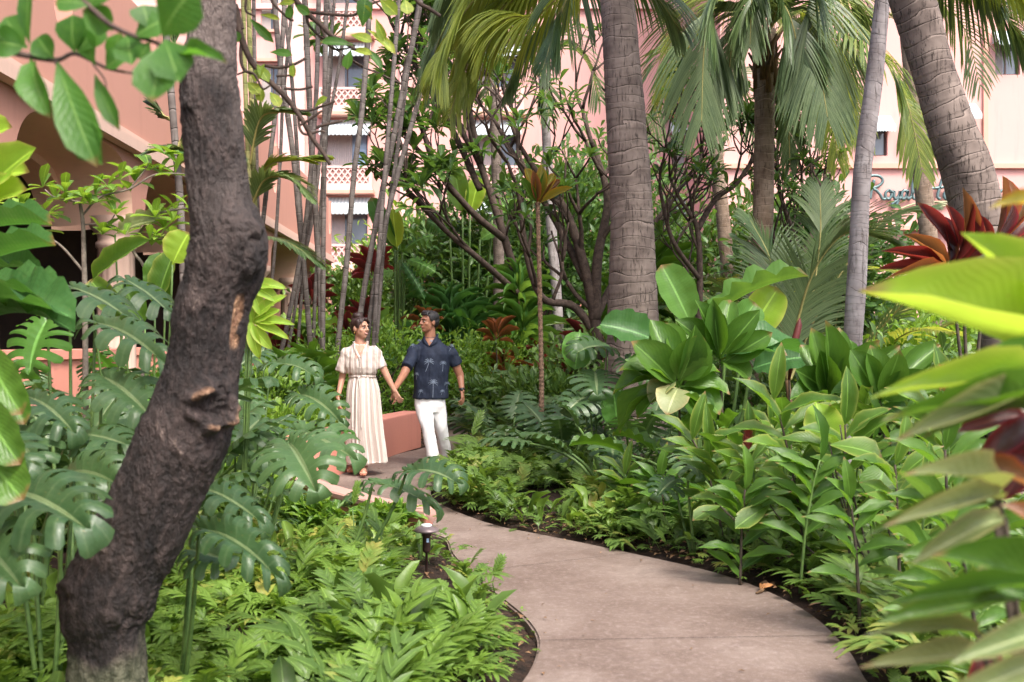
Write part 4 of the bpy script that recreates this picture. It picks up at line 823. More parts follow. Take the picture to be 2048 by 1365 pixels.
br([(560,-40),(590,0),(620,30),(640,48),(665,75),(690,85),(710,100),(722,103)],YH,.014,.007,mb=bb); br([(612,22),(650,28),(690,32),(712,28),(722,12)],YH,.008,.006); br([(612,24),(618,50),(640,75),(652,80)],YH+.03,.007,.005)
br([(690,-30),(705,-5),(735,8),(760,2)],YH,.007,.005); br([(535,-30),(545,5),(575,35),(586,40)],YH,.006,.005); br([(810,-40),(835,5),(860,20),(880,33)],YH+.2,.010,.008)
br([(475,150),(490,145)],YH,.004,.004); br([(640,48),(660,95),(690,100),(712,92)],YH,.006,.004)
bb.obj('branch',M['brown'],rt)
hl=[((500,38),(548,86),.035),((512,128),(538,165),.04),((530,128),(510,165),.045),((540,105),(585,112),.035),((585,125),(588,155),.03),((556,10),(590,5),.03),((578,8),(583,38),.035),((700,70),(745,85),.04),((745,40),(727,10),.03),((725,55),(730,-5),.06),((752,38),(772,85),.035),((735,60),(792,110),.035),((702,100),(695,140),.045),((700,100),(745,110),.03),((630,215),(655,195),.03),((712,92),(640,85),.035),((760,0),(795,30),.05),((810,0),(815,30),.05),((470,62),(478,85),.04),((540,185),(560,215),.04),((520,170),(525,205),.04),((730,95),(765,140),.03),((520,30),(560,40),.02),((495,165),(520,190),.05),((590,10),(620,30),.035)]
k=0
for (a,b_),(c,d_),w_ in hl: leaf(rt,'obo',M['yel'] if k%3 else M['near'],P(a,b_,YH),P(c,d_,YH-.02),w_*1.2,(.3 if k%2 else -.4,-1,.3)); k+=1
tipleaves(rt,tips,16,.26,.10,'near','obo','crown',0,3)
# blurred leafy branch at the top left, close to the lens
t=thing('leafy_branch','blurred leafy branch hanging close to the lens in the top left corner','branch',P(-60,80,1.9)); bb=MB()
br([(-60,85),(40,110),(110,122),(150,108),(220,138),(300,150)],1.9,.007,.002,mb=bb); br([(120,-40),(185,20),(220,50),(260,70),(310,85),(350,110)],1.8,.006,.003,mb=bb); br([(110,122),(135,160),(150,200)],1.85,.003,.002,mb=bb); br([(185,128),(210,160),(212,190)],1.95,.002,.001,mb=bb); bb.obj('branch',M['brown'],t)
NL=[(65,118,1.9,105,238,1.85,.043),(115,125,1.85,195,335,1.8,.060),(140,200,1.85,205,330,1.8,.05),(190,150,1.95,240,262,1.9,.028),(290,60,1.75,325,-20,1.7,.0),(325,72,1.6,395,-30,1.55,.085),(335,85,1.7,305,205,1.65,.062),(330,80,1.7,360,165,1.65,.06),(350,120,1.7,455,128,1.65,.02),(300,60,1.8,285,10,1.8,.045),(50,95,1.9,10,35,1.9,.05),(60,90,1.9,60,-20,1.9,.03),(55,95,1.9,-10,85,1.9,.05),(150,105,1.9,145,30,1.9,.055),(155,105,1.9,210,50,1.9,.05),(190,130,1.9,170,60,1.9,.04),(225,60,1.85,165,20,1.8,.045),(230,140,1.9,240,65,1.9,.04),(255,70,1.85,265,130,1.8,.045),(270,75,1.8,330,40,1.8,.05),(110,120,1.9,75,75,1.9,.04),(175,20,1.8,215,-40,1.8,.05),(190,10,1.8,110,5,1.8,.04),(300,85,1.8,280,120,1.8,.035),(210,140,1.9,260,110,1.9,.035)]
for i,(a,b_,c,d_,e,f_,w_) in enumerate(NL):
    if w_: leaf(t,'obo' if i%4 else 'ti',M['near'],P(a,b_,c),P(d_,e,f_),w_*1.25,(random.uniform(-.4,.4),-1,random.uniform(0,.6)))
# ================================================================ PALMS
def ringpalm(label,prof_,Y,mat,fronds,name='coconut_palm',crown=None,ring=9,seg=44,lean=0,nfr=9,fl=2.6,top_mat='palm'):
    base=P((prof_[-1][1]+prof_[-1][2])/2,prof_[-1][0],Y); t=thing(name,label,'palm tree',(base.x,base.y,0)); L_=[]
    for y,a,b_ in reversed(prof_): L_.append(((a+b_)/2,y,Y,(b_-a)/2/F*Y*.93))
    palmtrunk(t,L_,0,mat,520,seg,ring=ring)
    for i,(pts,ll,mt,hang,n) in enumerate(fronds): frond(t,[P(*q) for q in pts],ll*1.1,mt,int(n*1.3),hang*1.15,.018 if Y<13 else .022,i+int(Y),splay=.72)
    if crown is not None:
        c=Vector(crown); rg=random.Random(int(Y*10))
        for k in range(nfr):
            az=k*2.399+rg.random()*.4; e=R(rg.uniform(10,75)); d=Vector((math.cos(az)*math.cos(e),math.sin(az)*math.cos(e),math.sin(e))); h=Vector((d.x,d.y,0)).normalized()
            frond(t,[c,c+d*fl*.45,c+d*fl*.6+h*fl*.28,c+d*fl*.35+h*fl*.62],.75,top_mat,40,.6,.04,k+50)
    return t
ringpalm('thick grey ringed coconut palm trunk in the centre right of the picture',[(-420,1165,1222),(-200,1182,1240),(0,1198,1270),(100,1203,1280),(200,1208,1290),(300,1213,1299),(400,1217,1307),(500,1217,1312),(600,1213,1318),(700,1208,1327),(800,1203,1337),(900,1197,1346),(980,1192,1352)],10.2,'pb1',
 [([(1170,-160,10.5),(1155,-60,10.6),(1120,30,10.6),(1085,140,10.4)],.80,'palm',.75,60),
  ([(1175,-160,11.5),(1080,-95,11.7),(990,-45,11.8),(905,60,11.7),(872,150,11.6)],1.05,'palmy',1.2,80),
  ([(1180,-170,12),(1070,-60,12.3),(990,60,12.4),(925,190,12.2)],.95,'palmy',1.1,70),
  ([(1185,-150,11.2),(1130,-30,11.4),(1075,30,11.5),(1010,40,11.6),(960,120,11.6)],.85,'palmy',1.1,70),
  ([(1180,-150,11.9),(1090,-40,12.1),(1000,20,12.2),(940,110,12.2),(900,230,12.1)],.9,'palmy',1.3,76),
  ([(1185,-160,12.9),(1090,-80,13),(980,-20,13),(890,60,13),(850,170,12.9)],1.0,'palm',1.3,76),
  ([(1185,-160,12.4),(1110,-120,12.6),(1030,-60,12.7),(960,20,12.7),(920,110,12.6)],1.15,'palmy',1.4,80),
  ([(1185,-160,12.8),(1140,-60,13),(1110,20,13),(1060,90,13),(1020,170,12.9)],.9,'palm',1.3,70),
  ([(1185,-160,11.8),(1100,-110,12),(1000,-110,12),(930,-60,12),(880,10,12)],1.1,'palm',1.5,80),
  ([(1195,-160,11),(1240,-60,11.3),(1310,-10,11.5),(1360,60,11.6)],.75,'palm',.9,60)],crown=P(1190,-420,10.2),nfr=9)
ringpalm('slender brown ringed coconut palm with drooping fronds left of the pale trunk',[(60,1512,1552),(110,1508,1552),(200,1508,1551),(300,1507,1549),(420,1505,1548),(500,1500,1543),(580,1492,1538),(700,1484,1534),(890,1474,1530)],14.0,'pb2',
 [([(1530,90,14),(1500,20,13.5),(1470,60,13.3),(1452,190,13.3)],.9,'palm',.8,80),([(1530,90,14),(1560,10,13.5),(1590,70,13.3),(1600,210,13.3)],.95,'palm',.8,80),([(1530,85,14),(1520,-30,13.3),(1505,-10,13.0),(1500,90,12.9)],.8,'palm',.9,70),([(1528,95,14),(1490,-20,13.6),(1425,5,13.3),(1408,100,13.2),(1403,245,13.1)],1.35,'palm',.55,100),
  ([(1535,80,14),(1590,-60,13.6),(1633,-10,13.4),(1637,110,13.3),(1655,235,13.2)],1.30,'palm',.6,100),
  ([(1535,90,14),(1600,20,14.4),(1650,110,14.6),(1675,320,14.6)],1.0,'palmy',.8,72),
  ([(1525,80,14),(1450,10,14.5),(1380,60,14.8),(1330,190,14.8)],.95,'palmy',.9,70),
  ([(1530,70,14),(1560,-60,14.5),(1650,-70,15),(1740,40,15.2)],1.0,'palm',.8,70),
  ([(1535,85,14),(1610,40,15),(1690,130,15.4),(1730,290,15.4)],.9,'palmy',1.0,70),
  ([(1530,90,14),(1555,150,14.6),(1575,230,14.8),(1580,330,14.8)],.6,'palm',.8,50)],ring=8.5)
b=MB()
pr=D.objects.get('coconut_palm.001')
for i in range(16):
    a=i*2.4; p=P(1530,150-i*5,14)+Vector((math.cos(a)*.13,math.sin(a)*.13,0)); tube(b,[list(p-Vector((0,0,.35))),list(p),list(p+Vector((math.cos(a)*.12,math.sin(a)*.12,.16)))],[.05,.04,.012],6)
b.obj('leaf_sheath',M['husk'],pr)
ringpalm('smooth pale grey palm trunk, tallest and straightest on the right',[(-400,1795,1830),(-200,1772,1806),(0,1749,1781),(170,1729,1765),(340,1706,1744),(466,1699,1737),(580,1692,1733),(700,1685,1724),(850,1676,1718),(1010,1668,1714)],9.0,'pb3',[],name='palm_tree',crown=P(1812,-400,9),ring=16,nfr=8)
ringpalm('broad grey palm trunk leaning to the right behind the red cordyline',[(-500,1600,1690),(-200,1712,1800),(0,1779,1869),(90,1808,1893),(170,1831,1918),(260,1856,1951),(340,1880,1985),(430,1905,2006),(520,1928,2024),(620,1950,2040),(760,1970,2052),(1030,1985,2068)],8.0,'pb1',
 [([(1800,-200,9.5),(1900,-110,9.8),(2010,-50,10),(2120,60,10)],.72,'palmy',.85,84),([(1800,-200,10.5),(1900,-60,10.8),(1990,10,11),(2080,120,11)],.85,'palm',1.0,84),([(1790,-200,11),(1950,-140,11.3),(2080,-60,11.4),(2180,80,11.4)],1.1,'palmy',1.1,84),([(1800,-180,9.8),(1850,-110,10.2),(1930,-60,10.5),(1990,10,10.5)],.65,'palm',.9,74)],crown=P(1640,-500,8),nfr=9,ring=8)
t=thing('palm_fronds','large backlit palm frond hanging between the pale trunk and the leaning trunk','palm frond',P(1683,24,13.4))
frond(t,[P(1640,-120,14),P(1683,10,13.8),P(1735,82,13.5),P(1776,130,13.4),P(1816,212,13.2),P(1844,340,13.1)],1.05,'palmy',90,.7,.028,5)
t=thing('small_palm','dark slender far palm trunk just left of the leaning palm','palm tree',gr(1880,860,20))
palmtrunk(t,[(1892,830,20,.17),(1875,640,20,.16),(1858,480,20,.17),(1842,340,20,.17),(1828,200,20,.16),(1815,60,20,.15)],0,'pb2',300,24,ring=7)
for k,q in enumerate((((1815,60,20),(1760,20,20),(1720,80,20.2),(1700,200,20.2)),((1815,60,20),(1870,0,20),(1930,60,20.2),(1960,170,20.2)),((1815,60,20),(1790,-60,20.5),(1700,-60,21),(1650,40,21)))): frond(t,[P(*v) for v in q],1.2,'palm',34,.7,.03,k)
t=thing('small_palm','grey palm trunk standing far behind the right plumeria','palm tree',gr(1475,860,19))
palmtrunk(t,[(1470,820,19,.13),(1462,640,19,.13),(1450,480,19,.13),(1436,340,19,.12),(1425,200,19,.12)],0,'pb2',260,24,ring=7)
for k,q in enumerate((((1425,200,19),(1380,150,19),(1330,190,19),(1300,280,19)),((1425,200,19),(1460,150,19.5),(1500,200,19.5),(1520,300,19.5)),((1425,200,19),(1400,120,20),(1340,100,20),(1280,170,20)))): frond(t,[P(*v) for v in q],1.0,'palm',34,.7,.03,k)
t=thing('small_palm','thin pale trunk rising right of the man behind the hedge','palm tree',gr(998,830,19.5))
palmtrunk(t,[(998,830,19.5,.11),(998,640,19.5,.11),(997,480,19.5,.105),(992,300,19.5,.10),(990,180,19.5,.09)],0,'pb1',260,24,ring=9)
for k,q in enumerate((((990,180,19.5),(960,120,19.5),(910,150,19.5),(880,230,19.5)),((990,180,19.5),(1030,110,19.5),(1080,150,19.5),(1100,240,19.5)))): frond(t,[P(*v) for v in q],.8,'palm',34,.7,.03,k)
t=thing('small_palm','thin leaning ringed trunk behind the golden cordyline','palm tree',gr(1125,800,20))
palmtrunk(t,[(1125,800,20,.10),(1114,600,20,.10),(1106,500,20,.10),(1098,380,20,.10),(1092,260,20,.09),(1085,150,20,.09)],0,'pb3',260,24,ring=9)
for k,q in enumerate((((1085,150,20),(1050,80,20),(1000,120,20),(970,200,20)),((1085,150,20),(1120,90,20),(1170,120,20),(1200,200,20)),((1085,150,20),(1080,60,20),(1040,10,20),(980,60,20)))): frond(t,[P(*v) for v in q],1.0,'palm',34,.7,.03,k)
# ---- cane clump: each cane its own thing? one rooted clump of canes moves together -> one thing, each cane a part
t=thing('cane_palm_clump','clump of thin ringed grey canes rising behind the woman to the top of the picture','palm clump',gr(640,865,16.4))
CN=[([(486,-40),(489,120),(494,260),(500,420),(506,700)],11,'caneg',15.6),([(496,-40),(500,100),(504,245),(510,420),(520,700)],12,'caneg',15.8),([(507,-40),(509,100),(512,240),(516,420),(528,720)],9,'cane',16.2),([(572,-40),(562,120),(549,240),(532,390),(512,560),(488,760)],11,'cane',16.0),
([(545,-40),(560,120),(586,307),(597,420),(610,560),(620,680),(629,800)],13,'cane',16.4),([(608,-40),(615,120),(624,307),(634,470),(641,600),(644,800)],14,'cane',16.7),([(638,-40),(634,150),(628,260),(612,440),(592,560),(568,680),(540,800)],11,'cane',16.2),
([(653,-40),(650,160),(648,350),(646,560),(645,800)],12,'cane',15.9),([(672,-40),(658,130),(646,250),(628,420),(600,560),(560,800)],8,'cane',17),([(700,-40),(680,120),(655,250),(634,330),(615,470),(604,580),(588,800)],8,'cane',17.2),
([(742,-40),(734,100),(722,240),(708,350),(692,540),(678,668),(668,800)],13,'cane',16.1),([(560,-40),(577,90),(590,240),(600,400),(612,600),(632,800)],9,'cane',17.3),([(588,-40),(580,60),(566,200),(560,330),(548,520),(520,800)],8,'cane',17.5),([(655,-20),(664,70),(650,300),(632,560),(622,800)],9,'cane',17.4)]
for i,(pl,wd,mt,Y) in enumerate(CN):
    q=[(x,y,Y,wd/2/F*Y*.85) for x,y in reversed(pl)]; pts,rad=limb(q,160); b=MB()
    dist=np.concatenate([[0],np.cumsum(np.linalg.norm(np.diff(pts,axis=0),axis=1))]); rad=rad*(1+.10*np.exp(-(((dist*6.5)%1-.03)/.06)**2)); tube(b,pts,rad,12); b.obj('cane',M[mt],t)
fr=[((500,330,15.6),(520,240,15.4),(560,225,15.2),(600,225,15.1)),((500,420,15.6),(530,360,15.4),(580,360,15.2),(625,400,15.0)),((505,470,15.6),(560,480,15.3),(600,500,15.1),(640,530,15)),((495,300,15.8),(470,320,15.6),(420,310,15.5),(330,330,15.4)),((500,380,15.6),(540,330,15.6),(600,320,15.5),(650,315,15.5)),((500,-20,16),(440,-80,16),(380,-20,16),(340,80,16)),((640,-60,16),(700,-160,16),(800,-120,16),(860,-40,16)),((560,-60,16),(520,-160,15.6),(460,-120,15),(420,-40,14.8))]
for i,q in enumerate(fr): frond(t,[P(*v) for v in q],.5,'palm' if i!=4 else 'palmy',34,.35,.05,i,splay=.8)
t=thing('cane_palm_clump','three pale canes crossing behind the couple and leaning up to the right','palm clump',gr(735,860,15.8))
for pl,wd,Y in (([(800,-40),(795,40),(782,200),(770,345),(758,500),(750,640),(742,800)],9,15.6),([(845,-40),(838,20),(810,160),(784,290),(765,380),(746,480),(722,620),(705,760)],11,15.8),([(892,-40),(882,20),(848,160),(812,290),(785,390),(764,480),(742,620),(728,760)],10,15.7),([(838,0),(815,150),(795,300),(770,470),(762,560),(752,700)],8,16.3)):
    q=[(x,y,Y,wd/2/F*Y) for x,y in reversed(pl)]; pts,rad=limb(q,160); b=MB(); dist=np.concatenate([[0],np.cumsum(np.linalg.norm(np.diff(pts,axis=0),axis=1))]); rad=rad*(1+.10*np.exp(-(((dist*6.5)%1-.03)/.06)**2)); tube(b,pts,rad,12); b.obj('cane',M['cane'],t)
# pale stem beside the arch, behind the leaning tree
t=thing('cane_palm','single pale ringed cane standing left of the dark trunk in front of the arch','palm tree',gr(365,900,9)); pts,rad=limb([(372,900,9,.035),(368,600,9,.034),(360,400,9,.034),(350,280,9,.033),(340,160,9,.033),(325,-20,9,.03)],160); b=MB(); tube(b,pts,rad,12); b.obj('cane',M['cane'],t)
for i,q in enumerate((((355,330,9),(370,310,8.9),(330,300,8.8),(285,310,8.7)),((352,300,9),(380,260,9),(400,255,9),(430,280,9)),((345,240,9),(330,235,9),(322,225,9),(312,218,9)))): frond(t,[P(*v) for v in q],.22,'palm',26,.3,.035,i,splay=.8)
# ================================================================ PLUMERIA TREES
def plumeria(label,base,limbs,seed,depth,L,n,leafL,mat='plum',skip=0,spread=.85,up=.04,dense=False):
    rg=random.Random(seed); t=thing('plumeria_tree',label,'tree',(base[0],base[1],0)); b=MB(); tips=[]
    for pl,Y,r0,r1 in limbs:
        w=[[*P(x,y,Y+(dy if dy else 0)),0] for x,y,dy in pl]; c=crom([q[:3] for q in w],22); r0,r1=r0*.78,r1*.72; tube(b,c,np.linspace(r0,r1,22),9); d=Vector(c[-1]-c[-3]).normalized()
        tree_rec(b,tips,Vector(c[-1]),d,L,r1*.9,depth,rg,up,spread)
        for f in ((8,11,14,17,19) if dense else (9,13,17)): tree_rec(b,tips,Vector(c[f]),(d+Vector((rg.uniform(-1,1),rg.uniform(-1,1),rg.uniform(0,1)))).normalized(),L*.9,r1*.8,max(0,depth-1),rg,up,spread)
    b.obj('trunk',M['brown'],t); tipleaves(t,tips,n,leafL,leafL*.3,mat,'obo','crown',skip,seed,(-55,45)); return t
plumeria('dark twisting plumeria tree left of the thick centre palm',gr(1185,880,15),[([(1190,900,0),(1192,760,0),(1190,640,0),(1165,520,0),(1130,420,.2),(1085,360,.3)],15,.15,.07),([(1190,640,0),(1195,520,0),(1215,400,.3),(1190,300,.5)],15,.12,.06),
 ([(1205,690,0),(1150,615,0),(1090,600,-.3),(1060,540,-.4),(1040,420,-.5)],15,.09,.05),([(1170,560,0),(1110,440,.3),(1040,330,.4),(1000,260,.6)],15,.08,.045),([(1190,640,0),(1230,560,.5),(1290,470,.8),(1330,420,1)],15,.08,.05)],11,3,.70,9,.28,skip=.3)
plumeria('plumeria with dense leaf rosettes filling the space between the canes and the yellow fronds',gr(1050,830,18),[([(1060,860,0),(1050,640,0),(1010,480,0),(960,330,0),(920,260,0)],18,.13,.06),([(1010,480,0),(940,420,-.4),(870,330,-.6),(840,240,-.6)],18,.09,.05),([(960,380,0),(900,250,.3),(830,130,.4),(790,60,.4)],18,.08,.05),([(960,330,0),(930,180,0),(900,60,0),(870,-40,0)],18,.08,.05),([(1050,600,0),(960,520,-.8),(900,470,-1),(850,420,-1.2)],18,.08,.05)],5,3,.72,12,.40,spread=.85,skip=.05,dense=True)
plumeria('small dark plumeria with bare forked branches between the centre palm and the brown palm',gr(1390,880,14.5),[([(1390,900,0),(1395,700,0),(1400,560,0),(1395,460,0),(1375,420,0)],14.5,.08,.045),([(1395,460,0),(1430,400,.2),(1470,370,.3),(1500,330,.4)],14.5,.06,.04),([(1400,560,0),(1345,480,-.3),(1320,380,-.4)],14.5,.05,.035)],21,3,.55,8,.24,skip=.35,mat='plum')
plumeria('plumeria with olive leaves right of the brown ringed palm',gr(1620,880,15.5),[([(1620,900,0),(1610,700,0),(1600,520,0),(1570,420,0)],15.5,.09,.05),([(1600,520,0),(1640,430,.2),(1650,350,.3)],15.5,.06,.04),([(1610,600,0),(1560,520,-.3),(1540,440,-.4)],15.5,.05,.035)],33,3,.6,10,.26,skip=.1,mat='plum')
# slim shrubs with light rosettes in front of the arches
def sprig(label,base,lines,tipsl,L,mat='small',Y=6.5):
    t=thing('tree_sapling',label,'sapling',base); b=MB()
    for pl,r0,r1 in lines: c=crom([list(P(x,y,Y)) for x,y in pl],24); tube(b,c,np.linspace(r0,r1,24),8)
    b.obj('trunk',M['grey'],t); tipleaves(t,[(P(x,y,Y+random.uniform(-.15,.15)),Vector((0,0,.5))) for x,y in tipsl],8,L,L*.36,mat,'obo','crown',0,int(base[0]*9),(-35,45)); return t
sprig('grey sapling with light green leaf rosettes in front of the dark arch',gr(165,960,6.8),[([(172,900),(170,600),(168,520),(166,450),(160,405)],.022,.012),([(168,545),(130,500),(105,480),(85,470),(60,430)],.010,.005),([(166,430),(200,395),(260,378),(310,350),(375,348)],.008,.005),([(160,405),(110,395),(90,380)],.007,.005),([(166,450),(215,445),(230,430)],.006,.004),([(260,378),(290,340),(300,320)],.005,.003)],
 [(85,375),(60,430),(40,425),(110,400),(140,400),(165,395),(190,390),(215,372),(240,360),(262,350),(300,340),(330,310),(232,430),(250,470),(205,470),(320,345),(350,350),(75,465),(130,385),(180,410),(215,400),(270,365),(355,330),(95,430)],.17,'small',6.8)
sprig('thin grey branch with small leaves curving towards the dark trunk',gr(290,940,7),[([(285,900),(286,620),(290,540),(265,495),(300,440),(325,425),(380,415)],.014,.008),([(265,495),(310,478),(350,490)],.008,.005)],[(325,425),(350,420),(310,435),(330,460),(350,490),(300,480),(375,412),(345,445),(320,475)],.16,'small',7)
# ================================================================ CORDYLINES, GINGERS, BANANAS (right)
t=thing('cordyline','very tall thin knobbly cordyline stem with a golden orange leaf head','cordyline',gr(1082,905,12.0)); pts,rad=limb([(1080,915,12,.035),(1083,800,12,.028),(1082,700,12,.025),(1079,560,12,.024),(1076,430,12,.022),(1075,405,12,.03)],420); b=MB(); dist=np.linspace(0,3.2,420); rad=rad*(1+.22*np.abs(np.sin(dist*58))); tube(b,pts,rad,12); b.obj('stem',solid('ringed_knobbly_stem',(.10,.06,.04),(.34,.22,.14),30,.9,.6,.01),t)
for a,b_,w_,mt in ((1050,335,.13,'gold'),(1083,330,.15,'gold'),(1108,348,.12,'gold'),(1145,375,.10,'gold'),(1042,352,.10,'ti'),(1066,340,.12,'redg'),(1120,360,.09,'redg'),(1095,338,.10,'ti')): leaf(t,'ti_up',M[mt],P(1075,410,12),P(a,b_,12+random.uniform(-.25,.2)),w_,(.15*random.uniform(-1,1),-1,.2))
for k in range(14): a=k*2.4; p=P(1079,890,12); leaf(t,'ti',M['redg'],p+Vector((0,0,.1)),p+Vector((math.cos(a)*.2,math.sin(a)*.2,-.08)),.05)
def hp(name,label,cat,root,Y,ctr,tips,mat,tm='ti_up',w=.14,sr=.014,stem='dstem',nm=None,back=.25):
    rp=gr(root[0],root[1],Y); t=thing(name,label,cat,rp); c=P(ctr[0],ctr[1],Y); rg=random.Random(int(ctr[0]))
    for i,tp in enumerate(tips):
        x,y=tp[:2]; ww=tp[2] if len(tp)>2 and tp[2] else w; mt=tp[3] if len(tp)>3 else mat; dz=rg.uniform(-back,back); b0=c+Vector((0,0,rg.uniform(-.05,.03)))
        e=P(x,y,Y+dz); up=(y<ctr[1]-40); leaf(t,tm if up else 'ti',M[mt],b0,e,ww,(rg.uniform(-.35,.35),-1,.35) if up else ((e.x-b0.x)*-.3,-.6,1))
    stems_tube(t,[bez(rp,rp.lerp(c,.5)+Vector((.04,0,0)),c)],sr,M[stem]); return t
hp('cordyline','large glossy green cordyline in front of the thick palm base','cordyline',(1350,1010),7.6,(1357,765),[(1326,646,.30),(1355,664,.30),(1403,668,.32),(1262,683,.26),(1237,742,.22),(1240,868,.20),(1225,790,.18),(1300,640,.22),(1425,700,.26),(1440,745,.26),(1334,832,.26,'pale'),(1300,808,.2,'pale'),(1275,840,.18),(1440,830,.26,'ti'),(1390,650,.2),(1460,790,.24),(1250,720,.2),(1410,860,.26)],'ti')
hp('cordyline','green cordyline second from the pale grey palm with pointed upright leaves','cordyline',(1440,990),8.2,(1440,720),[(1390,600,.20),(1425,598,.18),(1460,600,.2),(1480,640,.22),(1520,620,.2),(1540,690,.2,'yel'),(1575,712,.3,'band'),(1610,712,.34,'band'),(1350,640,.2),(1330,690,.22),(1500,760,.24),(1400,780,.22),(1545,665,.22)],'ti')
t=hero_plant('banana_plant','banana plant with one upright blue green leaf and one glowing lime leaf','banana',gr(1420,1000,9.2),[(1383,652,9.2,1322,530,9.2,.34,'ban_up',(.1,-1,.1),'ban'),(1482,692,9.2,1556,576,9.2,.36,'ban_up',(-.1,-1,.15),'lime'),(1400,655,9.3,1617,553,9,.26,'ban',(0,-.35,1),'ban'),(1330,662,9.0,1192,655,8.9,.24,'torn',(.0,-.5,1),'ban'),(1328,690,8.9,1200,650,8.8,.32,'ban',(0,-1,.5),'band'),(1450,690,9,1510,605,9.1,.3,'ban_up',(.2,-1,.2),'ban'),(1500,740,9,1628,715,8.8,.34,'ban',(0,-1,.7),'band')],'ban',sr=.022)
hp('cordyline','upright green cordyline at the foot of the pale grey palm','cordyline',(1660,990),8.0,(1655,790),[(1622,655,.2),(1650,640,.22),(1678,655,.2),(1640,700,.2),(1683,716,.26,'lime'),(1700,680,.24),(1730,690,.22,'ti'),(1760,680,.2,'ti'),(1800,690,.2,'ti'),(1590,740,.22),(1600,690,.2),(1580,800,.2),(1720,790,.24),(1750,760,.24),(1700,840,.22),(1620,840,.22)],'ti')
hp('cordyline','broad leaved green cordyline reaching under the red cordyline','cordyline',(1780,1000),7.2,(1760,800),[(1700,700,.22),(1740,690,.2),(1800,700,.2),(1850,705,.22),(1880,690,.16),(1850,740,.2),(1690,760,.22),(1680,820,.22,'gin'),(1860,800,.22),(1720,860,.22),(1810,850,.22),(1660,790,.2)],'ti')
GIN=[]
def ginger(label,root,Y,top,n,L,W,mat='gin',cone=None,seed=0,side=1,name='ginger_plant'):
    rp=gr(root[0],root[1],Y); tp=P(*top,Y); t=thing(name,label,'ginger',rp); rg=random.Random(seed); c=bez(rp,rp.lerp(tp,.5)+Vector(((rp.x-tp.x)*.25,0,.1)),tp,20); stems_tube(t,[c],.010,M['dstem' if seed%2 else 'stem'])
    for k in range(n):
        lo=.35 if seed<20 else .08; f=lo+(1-lo)*k/(n-1); p=c[min(19,int(f*19))]; s=1 if k%2 else -1; d=Vector((s*rg.uniform(.6,1)*side,rg.uniform(-.5,.3),rg.uniform(.1,.75))); 
        if k==n-1: d=Vector((rg.uniform(-.3,.3),-.1,1))
        d.normalize(); l=L*rg.uniform(.8,1.1); leaf(t,'gin',M[mat],p,p+d*l,W,(rg.uniform(-.3,.3)-d.x*.3,-.7,1))
    if cone:
        p=P(cone[0],cone[1],Y-.1); b=MB(); Ms=[];cs=[]
        for k in range(60): a=k*2.4; z=k/60; r=.035*math.sin(z*PI*.86+.35); q=p+Vector((math.cos(a)*r*.6,math.sin(a)*r*.6,(z-.5)*.13)); Ms.append(np.array(lmat(q,q+Vector((math.cos(a)*.022,math.sin(a)*.022,.028)),.026,(-math.cos(a),-math.sin(a),1)))[:3]); cs.append(rg.random())
        b.inst(TM['tiny'],np.array(Ms),cs); b.obj('flower_cone',leafmat('red_flower_bract',(.16,.02,.03),(.42,.10,.10),tr=.15,vs=.1) if 'bract' not in M else M['bract'],t); stems_tube(t,[bez(rp,rp.lerp(p,.6)+Vector((.05,0,0)),p-Vector((0,0,.06)))],.006,M['stem'],'flower_stem')
    return t
ginger('ginger with yellow green alternate leaves on a dark leaning stem',(1612,1080),6.2,(1548,800),13,.40,.10,'gin',None,1)
ginger('ginger with a dark red flower cone among the leaves right of the thick palm',(1520,1080),6.4,(1495,900),10,.34,.08,'gin',(1496,880),2)
ginger('ginger with spreading side leaves low in front of the thick palm',(1450,1080),6.8,(1385,880),12,.36,.09,'gin',None,3)
ginger('ginger with leaves reaching left under the large cordyline',(1480,1100),6.6,(1420,925),11,.38,.08,'gin',None,4)
ginger('ginger with wide leaves in front of the pale grey palm',(1700,1080),6.0,(1690,850),11,.40,.11,'gin',None,5)
ginger('ginger with dark leaves in the middle of the right bed',(1600,1120),5.8,(1640,920),12,.32,.08,'ti',None,6)
ginger('ginger with small arching leaves right of the hanging broad leaf',(1800,1100),5.4,(1790,930),12,.32,.08,'gin',None,7)
ginger('tall ginger at the right behind the blurred leaves',(1900,1080),5.6,(1880,800),13,.40,.10,'gin',(1885,760),8)
ginger('ginger half in shade left of the blurred variegated leaves',(1720,1160),5.0,(1700,1000),10,.28,.07,'ti',None,9)
hero_plant('arrowleaf','broad single leaves hanging on dark stalks in the right bed','arrowleaf',gr(1790,1080,5.8),[(1772,920,5.7,1745,1002,5.6,.24,'obo',(0,-1,.3),'ti'),(1680,850,5.9,1640,915,5.8,.0001,'obo',(0,-1,.5),'gin'),(1540,1010,6,1470,1058,5.9,.13,'obo',(0,-.8,.8),'gin'),(1660,890,5.8,1765,915,5.7,.2,'obo',(0,-.8,1),'gin'),(1440,1012,6.2,1385,1042,6.1,.1,'obo',(0,-.8,1),'gin'),(1630,800,6.2,1655,910,6.1,.26,'ban_up',(0,-1,.2),'lime')],'gin','dstem',.007)
hero_plant('monstera','small monstera with open fingered leaves beside the thin cordyline stem','monstera',gr(1200,960,9.2),[(1190,745,9.1,1195,800,8.8,.55,'mon1',(0,-.8,1)),(1215,700,9.3,1140,720,9.0,.5,'mon2',(0,-.6,1)),(1225,885,8.8,1225,930,8.5,.5,'mon1',(0,-.9,.8)),(1180,790,9,1130,830,8.8,.45,'mon1',(0,-.7,1)),(1160,660,9.4,1150,740,9.2,.3,'ban_up',(0,-1,.3),'monl'),(1225,770,9,1235,850,9,.28,'ban_up',(0,-1,.2),'monl'),(1250,720,9,1300,770,8.8,.45,'mon2')],'mon')
